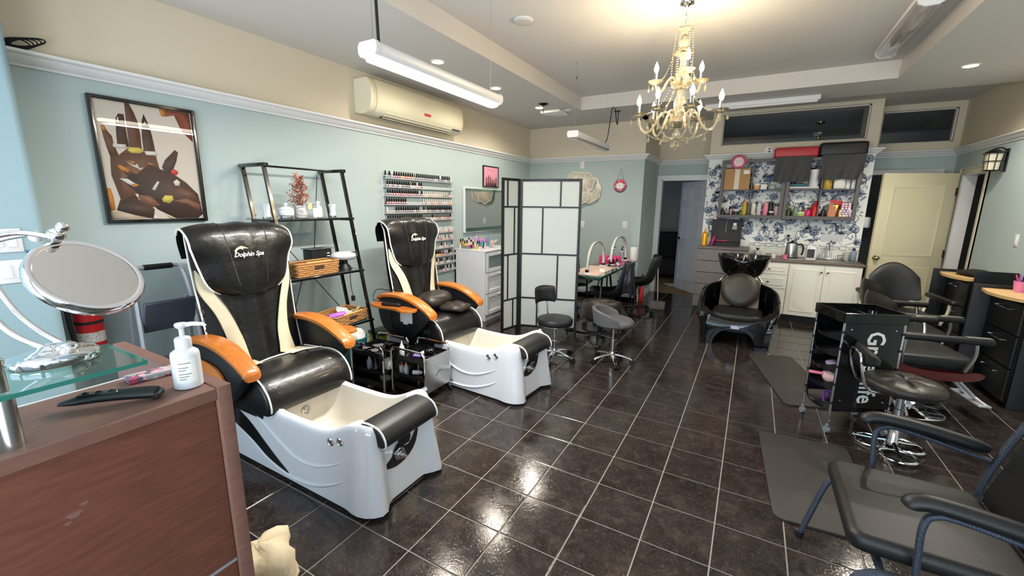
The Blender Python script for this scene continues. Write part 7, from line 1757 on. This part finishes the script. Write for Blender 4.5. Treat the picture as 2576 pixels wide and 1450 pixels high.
for k in range(4): part(t, 'chain_link', MB().tube([(0 if k % 2 else .008*cos(a), .008*cos(a) if k % 2 else 0, -.037-.02*k+.013*sin(a)) for a in [2*pi*i/10 for i in range(10)]], .0022, 5, True), DARKST)
t = thing('ceiling_vent', 'white rectangular air diffuser on the ceiling near the back wall', 'vent', (-1.36, 4.5, HC-.0005)); part(t, 'body', MB().rbox(-.15, .15, -.16, .16, -.045, 0, .02, 2), WHITEP); part(t, 'side_tab', MB().rbox(.15, .26, -.05, .05, -.012, 0, .005, 1), WHITEP)
for (x, y) in ((-.545, 3.22),):
    t = thing('ceiling_hook', 'tiny ceiling hook with a hanging wire in the tray', 'hook', (x, y, HT-.0005)); part(t, 'plate', MB().lathe([(.012, 0), (.012, -.004), (.004, -.006)], 12), STEEL); part(t, 'wire', MB().cyl((0, 0, -.005), (.003, .01, -.13), .0012, n=5), STEEL); part(t, 'weight', MB().cyl((.003, .01, -.13), (.003, .01, -.155), .004, n=6), BLACKP)

# ------------------------------------------------------------------ crystal chandelier
CCX, CCY = .655, 2.27
t = thing('chandelier', 'lit two-tier crystal chandelier with candle bulbs', 'chandelier', (CCX, CCY, 0))
part(t, 'canopy', MB().lathe([(.055, HT-.001), (.056, HT-.02), (.048, HT-.04), (.02, HT-.05), (.012, HT-.06)], 28), CHROME)
for k in range(7):
    zc = HT-.075-.024*k
    part(t, 'chain_link', MB().tube([(.0 if k % 2 else .008*cos(a), .008*cos(a) if k % 2 else 0, zc+.016*sin(a)) for a in [2*pi*i/12 for i in range(12)]], .0024, 5, True), CHROME)
part(t, 'wire', MB().tube(cr([(.004, 0, HT-.06), (.022, .004, HT-.12), (.02, 0, HT-.17), (.0, 0, HT-.23)], 5), .002, 5), CHROME)
col = [('crown_dish', [(.008, 2.835), (.03, 2.815), (.055, 2.83), (.058, 2.825), (.03, 2.805), (.012, 2.8)]), ('glass_ball', [(.01, 2.79), (.03, 2.775), (.04, 2.745), (.03, 2.715), (.012, 2.7)]), ('upper_dish', [(.015, 2.7), (.04, 2.7), (.068, 2.675), (.07, 2.668), (.04, 2.685), (.014, 2.685)]),
       ('stem_glass', [(.014, 2.685), (.03, 2.66), (.018, 2.63), (.014, 2.6), (.02, 2.57), (.038, 2.53), (.04, 2.49), (.03, 2.46), (.02, 2.44)]), ('middle_dish', [(.02, 2.455), (.045, 2.45), (.07, 2.475), (.074, 2.47), (.05, 2.43), (.02, 2.42)]), ('lower_stem_glass', [(.02, 2.42), (.02, 2.38), (.036, 2.35), (.038, 2.3), (.022, 2.26), (.018, 2.22), (.028, 2.2)]), ('bottom_bowl', [(.028, 2.2), (.06, 2.195), (.075, 2.215), (.078, 2.21), (.06, 2.17), (.03, 2.155), (.014, 2.15)]), ('finial', [(.014, 2.15), (.02, 2.13), (.03, 2.11), (.022, 2.085), (.008, 2.07), (.005, 2.05)])]
for nm, pr in col:
    part(t, nm, MB().lathe(pr[::-1], 20), CRYSTAL, sm=60)
part(t, 'center_rod', MB().cyl((0, 0, 2.1), (0, 0, HT-.22), .005, n=8), CHROME)
rgt = Vector((.8695, .4937, 0)).normalized(); nr_ = Vector((.4937, -.8695, 0)).normalized()
def polar(deg): a = math.radians(deg); return rgt*cos(a)+nr_*sin(a)
def drop(parent, p, h=.04, r=.009):
    part(parent, 'crystal_drop', MB().lathe([(.001, 0), (r*.5, -h*.4), (r, -h*.7), (r*.6, -h*.92), (.001, -h)][::-1], 6, tuple(p)).cyl(tuple(p), (p[0], p[1], p[2]+.02), .0008, n=4), CRYSTAL, sm=15)
def candle(arm, d, R, z, prof):
    pts = cr([tuple(d*r)+() if False else (d.x*r, d.y*r, zz) for r, zz in prof], 4)
    a = part(t, 'arm', MB().tube(pts, [.009]*len(pts), 8), CRYSTAL, sm=70)
    c = d*R
    n = 24
    part(a, 'bobeche', MB().loft([[(c.x+r*(1+.07*cos(8*q))*cos(q), c.y+r*(1+.07*cos(8*q))*sin(q), z+zz) for q in [2*pi*k/n for k in range(n)]] for r, zz in ((.01, -.012), (.03, -.008), (.05, .006), (.056, .014), (.05, .012), (.03, -.002), (.008, -.004))]), CRYSTAL, sm=60)
    part(a, 'candle_sleeve', MB().lathe([(.0115, -.002), (.0115, .07), (.009, .072)], 12, (c.x, c.y, z)), CHROME if arm else WHITEP)
    part(a, 'bulb', MB().lathe([(.007, .07), (.014, .083), (.0175, .1), (.0135, .12), (.005, .14), (.0005, .15)], 12, (c.x, c.y, z)), BULB, 'glowing candle bulb')
    d_ = bpy.data.lights.new('candle_lamp', 'POINT'); d_.energy = 2.5; d_.color = (1, .79, .52); d_.shadow_soft_size = .02
    link('candle_lamp', d_, a, (c.x, c.y, z+.155))
    s = Vector((-d.y, d.x, 0))
    for k in (-1, 1, 0):
        p = c+s*.05*k+d*(.05 if k == 0 else 0); drop(a, (p.x, p.y, z-.022))
    return c
low = [(.03, 2.2), (.07, 2.265), (.125, 2.25), (.17, 2.165), (.215, 2.125), (.262, 2.155), (.285, 2.235)]
upp = [(.02, 2.46), (.06, 2.515), (.1, 2.49), (.135, 2.43), (.17, 2.435), (.188, 2.49)]
tips = [candle(True, polar(a), .285, 2.245, low) for a in (32, 94, 140, 190, 249, 323)]
utips = [candle(True, polar(a), .188, 2.495, upp) for a in (100, 218, 338)]
def strand(a, b, sag, n):
    mb = MB()
    for i in range(n+1):
        q = i/n; p = a.lerp(b, q); p.z -= sag*4*q*(1-q)
        mb.sph(tuple(p), .0055, 6, 4)
    o = part(t, 'bead_strand', mb, CRYSTAL, sm=25); o['kind'] = 'stuff'
for c in tips: strand(Vector((c.x*.22, c.y*.22, 2.44)), Vector((c.x*.85, c.y*.85, 2.26)), .05, 17)
for i, c in enumerate(tips):
    e = tips[(i+1) % 6]; strand(Vector((c.x*.78, c.y*.78, 2.12)), Vector((c.x*.1, c.y*.1, 2.09)), .03, 15)
for c in utips: strand(Vector((c.x*.35, c.y*.35, 2.67)), Vector((c.x*.9, c.y*.9, 2.51)), .05, 14)
for k in range(6):
    d = polar(60*k+15); strand(Vector((d.x*.055, d.y*.055, 2.82)), Vector((d.x*.066, d.y*.066, 2.67)), .0, 9); strand(Vector((d.x*.068, d.y*.068, 2.665)), Vector((d.x*.07, d.y*.07, 2.47)), 0, 12)
    drop(t, (d.x*.075, d.y*.075, 2.19), .045, .011); drop(t, (d.x*.028, d.y*.028, 2.06), .05, .012); drop(t, (d.x*.2, d.y*.2, 2.1), .045, .01)
drop(t, (0, 0, 2.04), .045, .013)
# ------------------------------------------------------------------ glimpses of the back room
t = thing('pendant_lamp', 'brass caged pendant lamp seen through the transom window', 'lamp', (2.05, 8.0, 3.019))
part(t, 'canopy', MB().lathe([(.07, 0), (.065, -.02), (.02, -.035), (.01, -.04)], 20), BRASS); part(t, 'rod', MB().cyl((0, 0, -.03), (0, 0, -.2), .006, n=8), BRASS)
part(t, 'socket', MB().lathe([(.015, -.2), (.03, -.23), (.03, -.28), (.02, -.3)], 14), BRASS)
for k in range(6):
    a = 2*pi*k/6; part(t, 'cage_bar', MB().tube([(.03*cos(a), .03*sin(a), -.22), (.1*cos(a), .1*sin(a), -.3), (.12*cos(a), .12*sin(a), -.4)], .003, 5), BRASS)
t = thing('dark_armchair', 'dark armchair half hidden in the unlit back room', 'chair', (-.25, 8.6, .0045), .3)
DKF = mat('dark_grey_upholstery', (40, 40, 44), .8)
part(t, 'seat', MB().rbox(-.35, .35, -.35, .35, .1, .45, .06, 3), DKF); part(t, 'back', MB().rbox(-.35, .35, .25, .45, .3, 1.0, .08, 3), DKF)
for s in (-1, 1): part(t, 'arm', MB().rbox(s*.42-.09, s*.42+.09, -.35, .4, .08, .62, .06, 3), DKF)
for x, y, a in ((-.12, 7.75, .2), (-.02, 7.6, .05)):
    solo('paper_sheet', 'white sheet lying on the dark back room floor', 'paper', MB().box(-.13, .13, -.05, .05, 0, .004), PAPER, (x, y, .0045), a, 'sheets on the back room floor')
